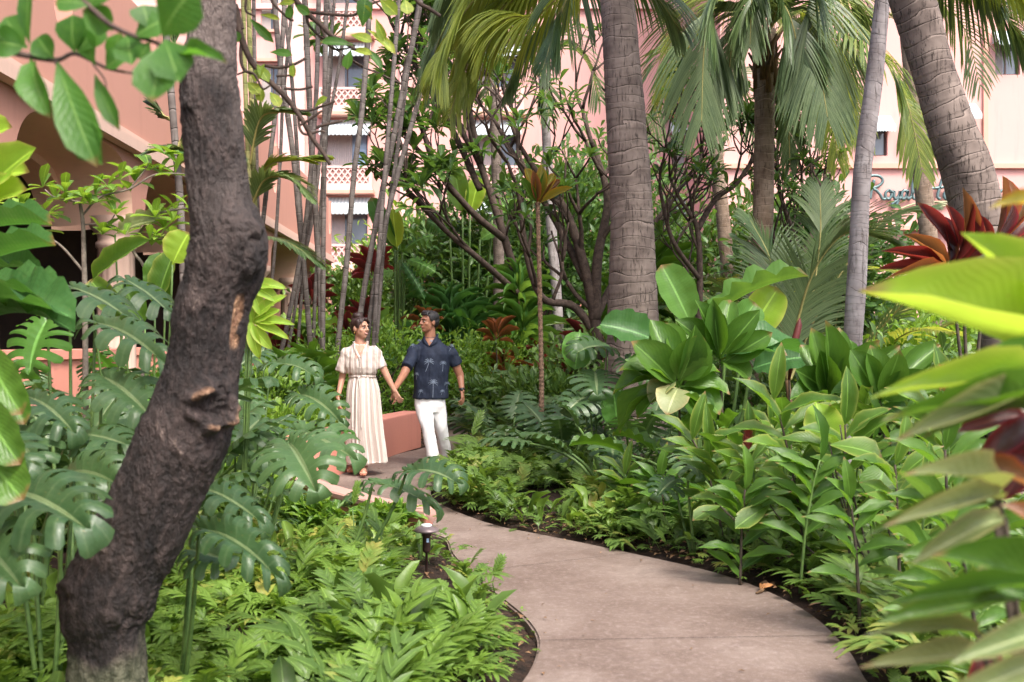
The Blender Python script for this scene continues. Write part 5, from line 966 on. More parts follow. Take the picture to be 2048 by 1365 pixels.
hero_plant('monstera','monstera leaf on a tall stalk in the ferns right of the thick palm','monstera',gr(1395,1080,6.8),[(1372,905,6.8,1400,965,6.6,.36,'mon2',(0,-.8,1)),(1350,960,6.9,1310,1000,6.7,.3,'mon1')],'mon')
clump('monstera spreading beyond the man beside the far path','monstera',(P(1010,760,12.5).x,12.5),16,.5,.48,('mon1','mon2','mon3'),'mon',(30,75),.55,'monstera',rad=.5)
clump('monstera clump between the thin cordyline stem and the thick palm','monstera',(P(1130,760,11).x,11.2),14,.46,.44,('mon1','mon2'),'mon',(30,75),.6,'monstera',rad=.4)
clump('dark monstera against the foot of the thick palm','monstera',(P(1290,800,9.4).x,9.5),12,.4,.4,('mon1','mon2'),'mon',(25,75),.4,'monstera',rad=.5)
t=thing('heliconia','heliconia shoot with a dark red closed leaf spike','heliconia',gr(1585,960,9)); b=MB(); tube(b,[list(P(1578,760,9)),list(P(1588,690,9)),list(P(1598,650,9)),list(P(1600,636,9))],[.012,.035,.028,.003],10); b.obj('spike',solid('dark_red_spike',(.06,.015,.015),(.16,.035,.03),10,.5,.2),t); stems_tube(t,[bez(gr(1585,960,9),P(1580,850,9),P(1578,760,9))],.012,M['dstem'])
# red cordyline group at the right
t=thing('red_cordyline','deep red cordyline heads in front of the leaning palm','cordyline',gr(1960,1000,6)); 
HD=[((1900,545),[(1762,502,.09),(1752,540,.08),(1768,560,.06),(1805,468,.11),(1880,430,.13),(1945,400,.10),(1850,600,.08),(1830,575,.08),(1960,575,.07),(1990,600,.06),(1900,470,.1),(1870,620,.07)]),((1925,525),[(1833,405,.12),(1925,375,.14),(1890,408,.09),(1985,480,.1),(1960,440,.12)]),((1985,500),[(2005,352,.13),(2015,395,.12),(2048,400,.12),(2060,430,.12),(1960,430,.1),(2060,480,.10),(2070,530,.09),(2040,560,.08),(1935,480,.08)])]
rg=random.Random(3)
for c,tl in HD:
    for x,y,w_ in tl: b0=P(*c,6)+Vector((0,0,.0)); e=P(x,y,6+rg.uniform(-.25,.15)); leaf(t,'ti_up' if y<c[1] else 'ti',M['red' if rg.random()<.7 else 'redg'],b0,e,w_*.68,(rg.uniform(-.5,.5),-1,.35))
stems_tube(t,[bez(gr(1960,1000,6),P(1930,750,6),P(*c,6)) for c,_ in HD],.014,M['dstem'])
for i,(x,y,Y,tx,ty,lb) in enumerate(((1560,1120,6.6,1575,930,'leafy ginger with narrow leaves low behind the flower cone'),(1480,1150,6.0,1490,980,'short ginger at the rim of the right bed below the hanging leaves'),(1650,1150,6.2,1600,985,'dark leaved ginger in the shade below the lime banana leaf'),(1750,1130,6.4,1745,880,'tall ginger between the hanging broad leaf and the pale palm'),(1840,1150,5.0,1850,980,'ginger with drooping leaves beside the blurred tan tipped leaves'),(1330,1120,7.4,1320,960,'small ginger at the foot of the thick palm'),(1260,1090,7.8,1250,950,'low ginger left of the thick palm foot'),(1900,1180,4.6,1890,900,'ginger close behind the blurred red leaves'),(1560,1030,7.6,1545,850,'ginger between the two large green cordylines'),(1830,1050,7.4,1800,770,'ginger rising in front of the pale palm foot'))): ginger(lb,(x,y),Y,(tx,ty),17,.27+.02*(i%4),.065+.006*(i%3),('gin','ti')[i%2],None,20+i)
# ---- mid and far planting
def GY(x,Y): return ((x-1024)/F*Y,Y)
rosette('red cordyline standing left of the first canes','cordyline',GY(590,18),2.3,20,.5,.11,'ti_up','red',(-10,80),'red_cordyline',3,.4,sep=False,seed=1)
rosette('red cordyline with a bright scarlet leaf behind the canes','cordyline',GY(650,19),1.6,16,.5,.11,'ti_up','red',(0,80),'red_cordyline',3,.5,sep=False,seed=2)
rosette('tall red cordyline behind the three crossing canes','cordyline',GY(735,20),3.0,16,.55,.12,'ti_up','red',(0,85),'red_cordyline',3,.5,sep=False,seed=3)
rosette('bronze cordyline rising above the man','cordyline',GY(850,18),1.8,16,.42,.08,'ti','redg',(-15,70),'bronze_cordyline',2,.4,sep=False,seed=4)
rosette('bronze cordyline stacked along the thin pale trunk','cordyline',GY(1000,17),1.6,16,.38,.05,'ti_up','redg',(-5,75),'bronze_cordyline',3,.12,sep=False,seed=5)
rosette('dark red cordyline mass left of the thick palm','cordyline',GY(1150,16.5),1.5,18,.42,.06,'ti_up','red',(-10,75),'red_cordyline',3,.5,sep=False,seed=6)
rosette('red cordyline in the shade beside the plumeria trunk','cordyline',GY(1090,17.5),1.2,14,.38,.07,'ti','red',(-10,75),'red_cordyline',2,.4,sep=False,seed=7)
rosette('dark green cordyline between canes and seat wall','cordyline',GY(600,14.5),1.0,18,.55,.12,'ti','ti',(-10,75),'cordyline',4,.5,sep=False,seed=8)
rosette('green cordyline behind the woman at the cane bases','cordyline',GY(670,17.5),1.3,18,.6,.13,'ti','ti',(-10,75),'cordyline',4,.7,sep=False,seed=9)
clump('banana plant with one broad lit leaf behind the canes','banana',GY(800,22),9,1.5,.42,'ban','ban',(45,85),1.4,'banana_plant',sep=False)
clump('travellers palm with torn arching leaves above the man','banana',GY(870,21),13,1.5,.40,('torn','ban'),'band',(25,80),1.0,'banana_plant',sep=False,stem='grey',seed=3)
clump('banana plant with broad leaves lit from behind left of the plumeria','banana',GY(945,24),8,1.7,.55,'ban','ban',(50,88),2.6,'banana_plant',sep=False,seed=5)
clump('dracaena like clump with brown stalks behind the hedge','banana',GY(905,20),22,1.1,.10,'ban','band',(45,86),1.2,'screw_pine',sep=False,stem='husk',sr=.03,seed=6)
clump('brown stalked clump behind the thin pale trunk','banana',GY(1020,25),16,1.4,.30,('torn','ban'),'band',(50,88),1.7,'banana_plant',sep=False,stem='husk',sr=.035,seed=7)
for i,(x,Y,lb) in enumerate(((1300,20,'fan of dark palm leaves behind the thick palm'),(1370,22,'dark leafy palm clump behind the small plumeria'),(1560,18,'coconut seedling fronds left of the pale trunk'),(1650,17,'dense young coconut fronds directly behind the pale trunk'),(1240,22,'young palm behind the plumeria trunk'),(1780,16,'low young coconut frond clump under the sign'))):
    bse=Vector((*GY(x,Y),0)); t=thing('young_palm',lb,'young palm',bse); rg=random.Random(i)
    for k in range(12 if i in(2,3) else 9):
        az=k*2.4+i; e=R(rg.uniform(35,80)); d=Vector((math.cos(az)*math.cos(e),math.sin(az)*math.cos(e),math.sin(e))); h=Vector((d.x,d.y,0)).normalized(); l=3.4 if i in (2,3) else (1.6 if i==5 else 2.6)
        frond(t,[bse,bse+d*l*.5,bse+d*l*.8+h*l*.15,bse+d*l*.8+h*l*.5],.65 if i!=5 else .45,'palm' if (k+i)%3 else 'palmy',54,.45,.03,k)
t=thing('young_palm','wide arching dark frond crossing behind the pale trunk at shoulder height','young palm',gr(1590,900,12)); 
frond(t,[P(1575,760,12),P(1597,637,12),P(1632,535,11.9),P(1693,467,11.8),P(1770,480,11.7)],.85,'palm',110,.35,.02,1); frond(t,[P(1575,760,12.2),P(1560,640,12.4),P(1540,520,12.6),P(1500,440,12.8)],.7,'palm',90,.4,.02,2); frond(t,[P(1580,760,12.2),P(1650,600,12.6),P(1760,450,12.9),P(1860,415,13)],.6,'palm',90,.5,.02,3); frond(t,[P(1580,760,12.2),P(1620,620,12.8),P(1640,480,13.2),P(1640,380,13.4)],.75,'palm',90,.45,.02,4)
stems_tube(t,[bez(gr(1590,900,12),P(1582,840,12),P(1575,760,12))],.05,M['husk'])
hero_plant('banana_plant','banana plant with lit upright leaves seen between the cane stems and the pale trunk','banana',gr(930,880,19),[(925,430,19,908,333,19,.42,'ban_up',(0,-1,.1),'ban'),(940,430,19,958,355,19,.38,'ban_up',(.1,-1,.1),'lime'),(985,430,19,1020,405,19,.35,'ban',(0,-1,.5),'ban'),(900,470,19.2,850,440,19,.34,'torn',(0,-1,.4),'band'),(960,480,19,1000,460,19,.3,'ban',(0,-1,.5),'ban')],'ban',sr=.03)
hero_plant('banana_plant','banana plant with a single bright wide leaf behind the crossing canes','banana',gr(795,880,18.5),[(795,500,18.5,785,418,18.5,.36,'ban_up',(0,-1,.1),'lime'),(790,500,18.6,742,395,18.5,.34,'ban_up',(0,-1,.1),'band'),(805,505,18.5,868,470,18.3,.34,'torn',(0,-1,.6),'ban'),(810,520,18.3,872,545,18,.36,'torn',(0,-1,.6),'ban'),(800,520,18.3,850,600,18,.3,'torn',(0,-1,.6),'band'),(790,540,18.3,740,560,18,.3,'torn',(0,-1,.6),'ban')],'ban',sr=.03)
rosette('tall dracaena with drooping narrow leaves above the hedge','dracaena',GY(910,18.4),1.9,30,.8,.06,'grass','band',(-20,80),'dracaena',3,.25,sep=False,seed=41,stem='husk',sr=.06)
rosette('dracaena with pale arching leaves left of the thin ringed trunk','dracaena',GY(1045,18),2.4,30,.7,.07,'grass','ban',(-20,80),'dracaena',3,.3,sep=False,seed=42,stem='husk',sr=.05)
rosette('dracaena tufts in front of the thick palm and plumeria','dracaena',GY(1260,17),2.6,30,.8,.07,'grass','ti',(-20,80),'dracaena',3,.6,sep=False,seed=43,stem='husk',sr=.05)
clump('broad monstera clump hiding the foot of the thick palm','monstera',(P(1270,760,8.8).x,8.9),18,.40,.37,('mon1','mon2','mon3'),'mon',(30,80),.75,'monstera',rad=.45,seed=4)
clump('broad green leaves crowding the right of the thick palm foot','monstera',(P(1400,760,8.6).x,8.6),12,.5,.16,'ban','ti',(35,85),.7,'ginger_plant',rad=.4,seed=6)
clump('tangled broad leaves between the two tall gingers','ginger',(P(1700,760,6.9).x,6.9),16,.42,.12,('gin','ban'),'gin',(30,85),.8,'ginger_plant',rad=.5,seed=7,sr=.009)
clump('tangled arching leaves left of the pale grey palm','ginger',(P(1570,760,7.2).x,7.2),16,.42,.12,('gin','ban'),'ti',(30,85),.8,'ginger_plant',rad=.5,seed=8,sr=.009)
clump('leafy thicket behind the blurred lime leaves','ginger',(P(1860,760,6.4).x,6.4),18,.42,.12,('gin','ban'),'gin',(30,85),.8,'ginger_plant',rad=.5,seed=9,sr=.009)
# hedges and bushes
bush('light green small leaved hedge behind the couple','hedge',GY(770,16.6),1.5,.5,.85,5200,.10,.045,'oval','small','hedge',1)
bush('light green hedge right of the man','hedge',GY(960,17.4),1.2,.5,.78,4200,.10,.045,'oval','small','hedge',2)
bush('bushy shrub behind the woman at the cane feet','shrub',GY(640,15.6),1.0,.5,.62,2400,.10,.045,'oval','small','shrub',3)
bush('low bush with yellow flowers left of the canes','shrub',GY(520,13.5),.9,.5,.55,1900,.11,.05,'oval','small','shrub',4)
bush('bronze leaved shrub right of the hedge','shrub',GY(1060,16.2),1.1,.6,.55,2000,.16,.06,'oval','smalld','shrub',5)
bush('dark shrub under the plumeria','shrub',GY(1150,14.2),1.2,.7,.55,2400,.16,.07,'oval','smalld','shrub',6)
bush('leafy shrub left of the seat wall','shrub',GY(560,11.8),.9,.7,.35,1800,.13,.06,'oval','small','shrub',7)
bush('shrub at the far bend of the path','shrub',GY(1060,19),1.6,.8,.6,2400,.14,.06,'oval','small','shrub',8)
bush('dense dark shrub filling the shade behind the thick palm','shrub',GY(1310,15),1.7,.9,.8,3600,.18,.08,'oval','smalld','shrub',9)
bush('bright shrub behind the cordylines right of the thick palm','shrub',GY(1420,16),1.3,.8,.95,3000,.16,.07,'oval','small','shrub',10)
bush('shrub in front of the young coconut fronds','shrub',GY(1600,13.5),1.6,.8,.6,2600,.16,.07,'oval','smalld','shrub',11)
bush('sunlit shrub right of the pale trunk','shrub',GY(1790,15),1.3,.8,.75,2600,.15,.065,'oval','small','shrub',12)
bush('dark shrub at the right edge behind the ginger','shrub',GY(1900,10.5),1.6,.8,.65,3000,.16,.07,'oval','smalld','shrub',13)
bush('leafy shrub against the right block wall','shrub',GY(1980,19),3,1,1.0,4200,.2,.09,'oval','small','shrub',14)
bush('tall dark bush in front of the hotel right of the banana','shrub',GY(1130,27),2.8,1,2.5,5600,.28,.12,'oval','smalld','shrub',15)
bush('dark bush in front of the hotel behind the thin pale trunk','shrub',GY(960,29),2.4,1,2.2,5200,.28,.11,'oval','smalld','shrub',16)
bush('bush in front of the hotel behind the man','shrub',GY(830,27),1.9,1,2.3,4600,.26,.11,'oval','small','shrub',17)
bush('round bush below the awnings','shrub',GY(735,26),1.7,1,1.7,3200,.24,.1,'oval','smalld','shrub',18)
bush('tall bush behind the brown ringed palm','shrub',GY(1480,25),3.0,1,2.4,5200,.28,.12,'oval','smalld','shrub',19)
bush('tall green tree mass behind the centre palm','shrub',GY(1230,24),2.6,1,2.9,5200,.28,.11,'obo','plum','shrub',20)
bush('bush at the end of the arcade','shrub',GY(560,24),2.0,1,1.0,3000,.22,.1,'oval','small','shrub',21)
bush('low shrub at the foot of the arcade columns','shrub',GY(420,14),1.2,.8,.6,2400,.14,.06,'oval','smalld','shrub',22)
bush('shrub behind the monsteras left of the trunk','shrub',GY(230,9.5),1.0,.8,.42,2000,.12,.05,'oval','smalld','shrub',23)
bush('shrub row beyond the right bed in front of the sign wall','shrub',GY(1720,26),4.5,1,1.4,5200,.26,.11,'oval','small','shrub',24)
bush('tall dark leafed tree behind the golden cordyline head','shrub',GY(1070,22),1.9,.9,1.9,4200,.26,.1,'obo','plum','shrub',31,zb=1.6)
bush('dark foliage mass between canes and plumeria','shrub',GY(880,23),1.3,.9,1.5,3000,.26,.1,'obo','plum','shrub',32,zb=1.2)
bush('dark foliage under the fronds of the brown palm','shrub',GY(1640,18),1.6,.9,1.6,3400,.24,.1,'obo','plum','shrub',33,zb=.9)
# pink gate pillars in the far shade
for x,Y,h,lb in ((868,24,3.4,'pink stucco pillar with moulded cap right above the man'),(1150,30,3.6,'coral pillar glimpsed between the plumeria trunks')):
    t=thing('garden_pillar',lb,'pillar',(*GY(x,Y),0)); a,b_=GY(x,Y); b=MB(); b.box(a-.3,a+.3,b_,b_+.6,0,h-.6,bev=.02); b.box(a-.24,a+.24,b_+.06,b_+.54,h-.5,h); b.obj('shaft',M['seat'],t,False); b=MB(); b.box(a-.36,a+.36,b_-.06,b_+.66,h-.599,h-.501,bev=.02); b.obj('moulding',M['seat'],t,False)
# ================================================================ BLURRED FOREGROUND RIGHT
def stemplant(label,root,Y,top,n,L,W,mats,seed):
    rp=gr(root[0],root[1],Y); tp=P(*top,Y); t=thing('ginger_plant',label,'ginger',rp); rg=random.Random(seed); c=bez(rp,rp.lerp(tp,.5)+Vector((.05,0,.05)),tp,20); stems_tube(t,[c],.008,M['dstem'])
    for k in range(n):
        f=.45+.55*k/(n-1); p=c[min(19,int(f*19))]; a=k*2.4+rg.random(); d=Vector((math.cos(a)-.5,math.sin(a)*.7,rg.uniform(-.1,.8))).normalized(); l=L*rg.uniform(.7,1.1); leaf(t,'ti' if d.z<.5 else 'ti_up',M[rg.choice(mats)],p,p+d*l,W,(-d.x*.4,-.8,1))
def near(label,name,cat,root,lst,stemm='dstem',sr=.006,extra=None):
    rp=gr(*root); t=thing(name,label,cat,rp); ls=[]
    for bx,by,bY,tx,ty,tY,w_,mt,tm in lst:
        b0=P(bx,by,bY); leaf(t,tm,M[mt],b0,P(tx,ty,tY),w_*(1 if w_>.08 else .82),(random.uniform(-.25,.25),-1,.6)); ls.append(bez(rp,Vector(((rp.x*.5+b0.x*.5)+.01,(rp.y+b0.y)/2,b0.z*.6)),b0))
    stems_tube(t,ls,sr,M[stemm]); return t
near('huge blurred lime leaves crossing the right edge of the picture','ginger_plant','ginger',(2230,1365,1.7),[(2200,790,1.75,1716,583,1.55,.105,'lime','ti_up'),(2130,720,1.7,1922,466,1.6,.085,'lime','ti_up'),(2150,830,1.6,1965,700,1.5,.085,'ti','ti_up'),(2180,900,1.7,1980,620,1.7,.06,'ti','ti'),(2140,810,1.6,1736,798,1.45,.045,'lime','ti'),(2130,830,1.6,1790,775,1.5,.03,'gin','ti'),(2130,800,1.7,1840,880,1.65,.03,'gin','ti'),(2150,850,1.55,1760,845,1.4,.035,'ti','ti'),(2120,785,1.5,1787,886,1.4,.045,'pale','ti'),(2200,880,1.7,2010,470,1.75,.05,'lime','ti_up')])
near('blurred variegated leaves with tan tips on red stalks at the lower right','cordyline','cordyline',(2150,1365,1.6),[(1990,992,1.5,1802,952,1.35,.040,'pale','ti'),(2000,1000,1.5,1765,1055,1.35,.035,'pale','ti'),(2010,1035,1.5,1822,1130,1.4,.045,'pale','ti'),(1985,1010,1.5,1722,1076,1.4,.03,'gin','ti'),(2110,1180,1.4,1860,1112,1.3,.060,'ti','ti_up'),(1960,1270,1.4,1728,1272,1.3,.028,'pale','ti'),(1990,1320,1.4,1716,1338,1.3,.035,'pale','ti'),(2110,1200,1.4,1750,1250,1.3,.05,'gin','ti'),(2110,1180,1.3,1780,1210,1.25,.028,'ti','ti'),(2090,1320,1.3,1850,1420,1.2,.05,'pale','ti'),(2100,1000,1.5,1900,930,1.5,.04,'redg','ti'),(2120,1260,1.3,1900,1330,1.2,.045,'pale','ti'),(2130,1100,1.4,2000,1010,1.4,.04,'redg','ti'),(2130,1240,1.3,1960,1170,1.3,.04,'ti','ti'),(2060,1100,1.45,1930,1180,1.4,.05,'pale','ti')])
near('blurred dark red drooping leaves at the right edge','red_cordyline','cordyline',(2130,1365,1.9),[(2060,830,1.8,1915,865,1.8,.05,'red','ti'),(2070,840,1.8,1950,930,1.75,.06,'red','ti'),(2080,850,1.8,2010,1000,1.75,.07,'red','ti'),(2060,820,1.8,1975,780,1.85,.05,'red','ti'),(2090,860,1.8,1990,900,1.75,.08,'red','ti'),(2080,420,1.5,1975,420,1.45,.022,'gold','ti'),(1990,1260,1.7,1930,1400,1.7,.06,'red','ti'),(2030,1250,1.7,2010,1400,1.7,.05,'red','ti'),(2080,840,1.85,2040,960,1.85,.08,'red','ti')])

stemplant('ginger stem with narrow leaves at the lower right corner above the path edge',(1990,1365),2.9,(1900,1010),14,.28,.05,('gin','ti'),2)
stemplant('low leafy stem beside the bottom right end of the path',(2010,1365),3.3,(1880,1150),12,.26,.05,('gin','ti'),4)
# ================================================================ PEOPLE
def skinmat(name,c):
    m,nt=newmat(name); k=NT(nt); n=k.noise(k.pos(),14,4); n2=k.noise(k.pos(),160,2); col=k.mix(n,c,(c[0]*.72,c[1]*.62,c[2]*.6)); p=k.pbsdf(col,.48,k.bump(n2,.12,.002),.4); p.inputs['Subsurface Weight'].default_value=.08; p.inputs['Subsurface Radius'].default_value=(.02,.008,.004); k.out(p.outputs[0]); return m
M['skinw']=skinmat('woman_skin',(.50,.28,.19)); M['skinm']=skinmat('man_skin',(.36,.175,.105))
def hairmat(n,c,c2):
    m,nt=newmat(n); k=NT(nt); mp=k.n('ShaderNodeMapping'); mp.inputs['Scale'].default_value=(3,3,.6); k.l(k.pos(),mp.inputs[0]); f=k.noise(mp.outputs[0],60,3,.7); k.out(k.pbsdf(k.mix(f,c,c2),.42,k.bump(f,.8,.006),.5).outputs[0]); return m
M['hairw']=hairmat('dark_auburn_hair',(.012,.006,.005),(.040,.017,.013)); M['hairm']=hairmat('black_hair',(.008,.007,.007),(.028,.025,.025))
def ball(b,c,r,M_=None,n=12):
    r=(r,r,r) if isinstance(r,(int,float)) else r; V=[];Q=[]
    for i in range(n+1):
        ph=PI*i/n
        for j in range(2*n): th=PI*j/n; v=Vector((r[0]*math.sin(ph)*math.cos(th),r[1]*math.sin(ph)*math.sin(th),r[2]*math.cos(ph))); v=M_@v if M_ else v; V.append(tuple(Vector(c)+v))
    for i in range(n):
        for j in range(2*n): Q.append((i*2*n+j,(i+1)*2*n+j,(i+1)*2*n+(j+1)%(2*n),i*2*n+(j+1)%(2*n)))
    b.add(V,Q)
def cap(b,p,q,r1,r2,n=12,steps=6):
    p,q=Vector(p),Vector(q)
    pts=[];rad=[]
    d=(q-p); L=d.length; d=d/L if L>1e-6 else Vector((0,0,1))
    for i in range(5): a=PI/2*i/4; pts.append(p-d*r1*math.cos(a)); rad.append(max(r1*math.sin(a),1e-4))
    for i in range(1,steps): f=i/steps; pts.append(p.lerp(q,f)); rad.append(r1+(r2-r1)*f)
    for i in range(5): a=PI/2*i/4; pts.append(q+d*r2*math.sin(a)); rad.append(max(r2*math.cos(a),1e-4))
    tube(b,[list(x) for x in pts],rad,n)
def cone(b,p,q,r1,r2,n=24):
    p,q=Vector(p),Vector(q); tube(b,[list(p.lerp(q,f)) for f in (0,.3,.6,.9,1)],[r1+(r2-r1)*f for f in (0,.3,.6,.9,1)],n)
def loft(b,secs,n=32,c=.5):   # secs: (centre, rx, ry, rotz)
    V=[]
    for cen,rx,ry,rz in secs:
        for j in range(n): a=j/n*2*PI; x,y=rx*math.cos(a),ry*math.sin(a); V.append((cen[0]+x*math.cos(rz)-y*math.sin(rz),cen[1]+x*math.sin(rz)+y*math.cos(rz),cen[2]))
    k=len(secs); V.append(secs[0][0]); V.append(secs[-1][0]); Q=[(i*n+j,(i+1)*n+j,(i+1)*n+(j+1)%n,i*n+(j+1)%n) for i in range(k-1) for j in range(n)]
    T=[(j,(j+1)%n,k*n) for j in range(n)]+[((k-1)*n+(j+1)%n,(k-1)*n+j,k*n+1) for j in range(n)]; b.add(V,Q,T)
def voxel(b,name,mat,parent,vs=.006,sm=3,smf=.5):
    me=b.mesh(name,mat); o=D.objects.new(name,me); COL.objects.link(o); bm=BM.new(); bm.from_mesh(me); BM.ops.recalc_face_normals(bm,faces=bm.faces); 
    bm.to_mesh(me); bm.free()
    r=o.modifiers.new('r','REMESH'); r.mode='VOXEL'; r.voxel_size=vs; r.use_smooth_shade=True
    s_=o.modifiers.new('s','SMOOTH'); s_.factor=smf; s_.iterations=sm
    dg=C.evaluated_depsgraph_get(); nm=D.meshes.new_from_object(o.evaluated_get(dg),depsgraph=dg); D.objects.remove(o); nm.name=name
    if not nm.materials: nm.materials.append(mat)
    nm.polygons.foreach_set('use_smooth',[True]*len(nm.polygons)); return link(name,nm,parent)
def hand(b,wr,dirv,palmn,s=1.0,curl=.5,thumb=1,flip=1):
    # palm + four unequal bent fingers + thumb; dirv along the hand, palmn = direction the palm faces
    d=Vector(dirv).normalized(); pn=Vector(palmn); pn=(pn-d*pn.dot(d)).normalized(); sd=d.cross(pn)*thumb
    pc=wr+d*.045*s; 
    for k in range(4): o=(k-1.5)*.019*s; cap(b,wr+sd*o*.6+d*.005,wr+d*.085*s+sd*o,.013*s,.011*s,8,3)
    ends=[]
    for k,(L) in enumerate((.070,.080,.075,.058)):
        o=(1.5-k)*.020*s; p=wr+d*.085*s+sd*o; a=0; c=curl*(.8+.15*k)
        for seg,(l,r1,r2) in enumerate(((L*.45,.0095,.0085),(L*.32,.0085,.0078),(L*.26,.0078,.0062))):
            a+=c*(.9 if seg else .6); dd=d*math.cos(a)+pn*math.sin(a)+sd*(.06*(1.5-k)*.4); q=p+dd*l*s; cap(b,p,q,r1*s,r2*s,8,2); p=q
    p=wr+d*.025*s+sd*.028*s; dd=(d*.75+sd*.55+pn*.3).normalized(); q=p+dd*.040*s; cap(b,p,q,.013*s,.010*s,8,2); q2=q+(d*.9+pn*.4+sd*.05).normalized()*.03*s; cap(b,q,q2,.010*s,.008*s,8,2)
def head(b,c,yaw,pitch,s,male):
    # c = head centre, face along local -y rotated by yaw about z
    Mx=Matrix.Rotation(yaw,3,'Z')@Matrix.Rotation(pitch,3,'X'); w=lambda x,y,z: Vector(c)+Mx@Vector((x*s,y*s,z*s))
    E_=lambda x,y,z,rx,ry,rz: ball(b,w(x,y,z),(rx*s,ry*s,rz*s),Mx,12)
    E_(0,.012,.028,.073,.092,.086); E_(0,-.022,-.030,.060,.066,.072); E_(0,-.045,-.080,.034 if male else .027,.034,.026); E_(0,-.02,-.062,.052 if male else .045,.05,.04)
    E_(-.036,-.052,-.022,.024,.024,.022); E_(.036,-.052,-.022,.024,.024,.022)     # cheeks
    E_(0,-.070,.030,.050,.018,.012)                                               # brow
    cap(b,w(0,-.082,.022),w(0,-.104,-.018),.0085*s,.0125*s,8,3); E_(-.012,-.092,-.022,.009,.010,.008); E_(.012,-.092,-.022,.009,.010,.008)
    E_(0,-.079,-.047,.024,.013,.007); E_(0,-.077,-.058,.021,.013,.0075)           # lips
    for sx in(-1,1): E_(sx*.074,.010,-.004,.010,.020,.031)
    return w,Mx
def face(root,body,w,Mx,s,male,smile):
    eb=plain('eye_white',(.6,.56,.52),.25) if 'eyew' not in M else M['eyew']; M['eyew']=eb
    if 'iris' not in M: M['iris']=plain('iris_dark',(.012,.008,.006),.2); M['lip']=plain('lip_rose',(.42,.13,.11),.45); M['teeth']=plain('teeth',(.75,.72,.66),.3); M['brow']=plain('brow_hair',(.015,.01,.008),.7)
    for sx in(-1,1):
        q=MB(); ball(q,w(sx*.030,-.078,.006),(.0135*s,.010*s,.0065*s),Mx,10); e=q.obj('eye',M['eyew'],root); q=MB(); ball(q,w(sx*.030-.002*0,-.0865,.006),(.0062*s,.003*s,.0060*s),Mx,8); q.obj('iris',M['iris'],e)
        q=MB(); c=[w(sx*.014,-.090,.024),w(sx*.030,-.0915,.030),w(sx*.048,-.080,.024)]; tube(q,crom([list(x) for x in c],10),np.linspace(.0042,.002,10)*s*(1.25 if male else .8),6); q.obj('eyebrow',M['brow'],root)
        q=MB(); c=[w(sx*.017,-.087,.009),w(sx*.030,-.0895,.0145),w(sx*.044,-.082,.009)]; tube(q,crom([list(x) for x in c],10),.0018*s,6); q.obj('eyelid',M['brow'] if not male else body.data.materials[0],root)
    q=MB(); k=.006 if smile else -.002
    for z0,r in ((-.0475,.0026),(-.058 if smile else -.0545,.0030)):
        c=[w(-.026,-.078,-.052+k),w(-.010,-.0905,z0),w(.010,-.0905,z0),w(.026,-.078,-.052+k)]; tube(q,crom([list(x) for x in c],14),np.array([.3,.6,.8,.9,1,1,1,1,1,1,.9,.8,.6,.3])*r*s,7)
    q.obj('lips',M['lip'],root)
    if smile:
        q=MB(); c=[w(-.018,-.083,-.050),w(-.006,-.0885,-.0535),w(.006,-.0885,-.0535),w(.018,-.083,-.050)]; tube(q,crom([list(x) for x in c],10),.0038*s,7); q.obj('teeth',M['teeth'],root)
# --------------------------------------------------------------- woman
YW=10.95
def W_(x,y,dy=0): return P(600+x/3.4125,580+y/3.4125,YW+dy)      # pixel of the enlarged couple -> point
wo=thing('person','woman with upswept dark hair in a striped cream maxi dress and sandals','person',gr(722,950,YW))
hc=W_(413,265); yaw=R(54)          # face turned towards +x and a little to the camera
b=MB(); w,Mx=head(b,hc,yaw,R(-2),1.06,False)
nb=W_(408,372,.02); cap(b,hc+Vector((-.012,.02,-.06)),nb,.048,.056)
sl,sr_=W_(315,415),W_(520,410,.0); ch=W_(418,470,.01); wa=W_(425,590); hp_=W_(430,690)
loft(b,[(hp_+Vector((0,0,-.14)),.10,.09,0),(hp_,.165,.115,0),(wa+Vector((0,0,-.06)),.145,.10,0),(wa,.125,.088,0),(ch+Vector((0,.0,-.05)),.145,.105,0),(ch+Vector((0,0,.04)),.155,.105,0),(W_(415,405,.01),.15,.075,0),(nb+Vector((0,.01,-.0)),.07,.055,0)],28)
cap(b,sl+Vector((.03,0,-.03)),sr_+Vector((-.03,0,-.03)),.05,.05)
eL=W_(287,605,.03); wL=W_(259,735,-.07); hL=W_(264,800,-.09); eR=W_(598,598,-.02); wR=W_(646,690,-.03)
cap(b,sl+Vector((.01,0,-.02)),eL,.047,.038); cap(b,eL,wL,.037,.024); cap(b,sr_+Vector((-.01,0,-.02)),eR,.047,.038); cap(b,eR,wR,.037,.024)
hand(b,wL,hL-wL,(.6,.3,-.1),.98,.35,-1); hand(b,wR,W_(668,735,-.04)-wR,(.5,.75,0),.98,.45,-1)
kL,kR=W_(395,880,-.02),W_(450,885,-.08); aL,aR=W_(370,1190,.16),W_(440,1205,-.12)
cap(b,W_(395,700),kL,.085,.055); cap(b,W_(465,700),kR,.085,.055); cap(b,kL,aL,.054,.032); cap(b,kR,aR,.054,.032)
for a,hd in ((aL,Vector((-.02,-.14,-.03))),(aR,Vector((.01,-.16,-.035)))):
    bz_=a.z; cap(b,a+Vector((0,.03,-.03)),a+Vector((0,.02,-.045)),.03,.026); cap(b,a+Vector((0,-.01,-.03)),a+hd+Vector((0,.03,-.005)),.032,.026)
    for k in range(5): o=(k-2)*.0145; cap(b,a+hd+Vector((o,.03,-.012)),a+hd+Vector((o*1.15,-.015-.006*abs(k-1.5)*-1,-.020)),.010,.008 if k else .009,8,2)
body=voxel(b,'body',M['skinw'],wo,.0062,2,.45); face(wo,body,w,Mx,1.06,False,True)
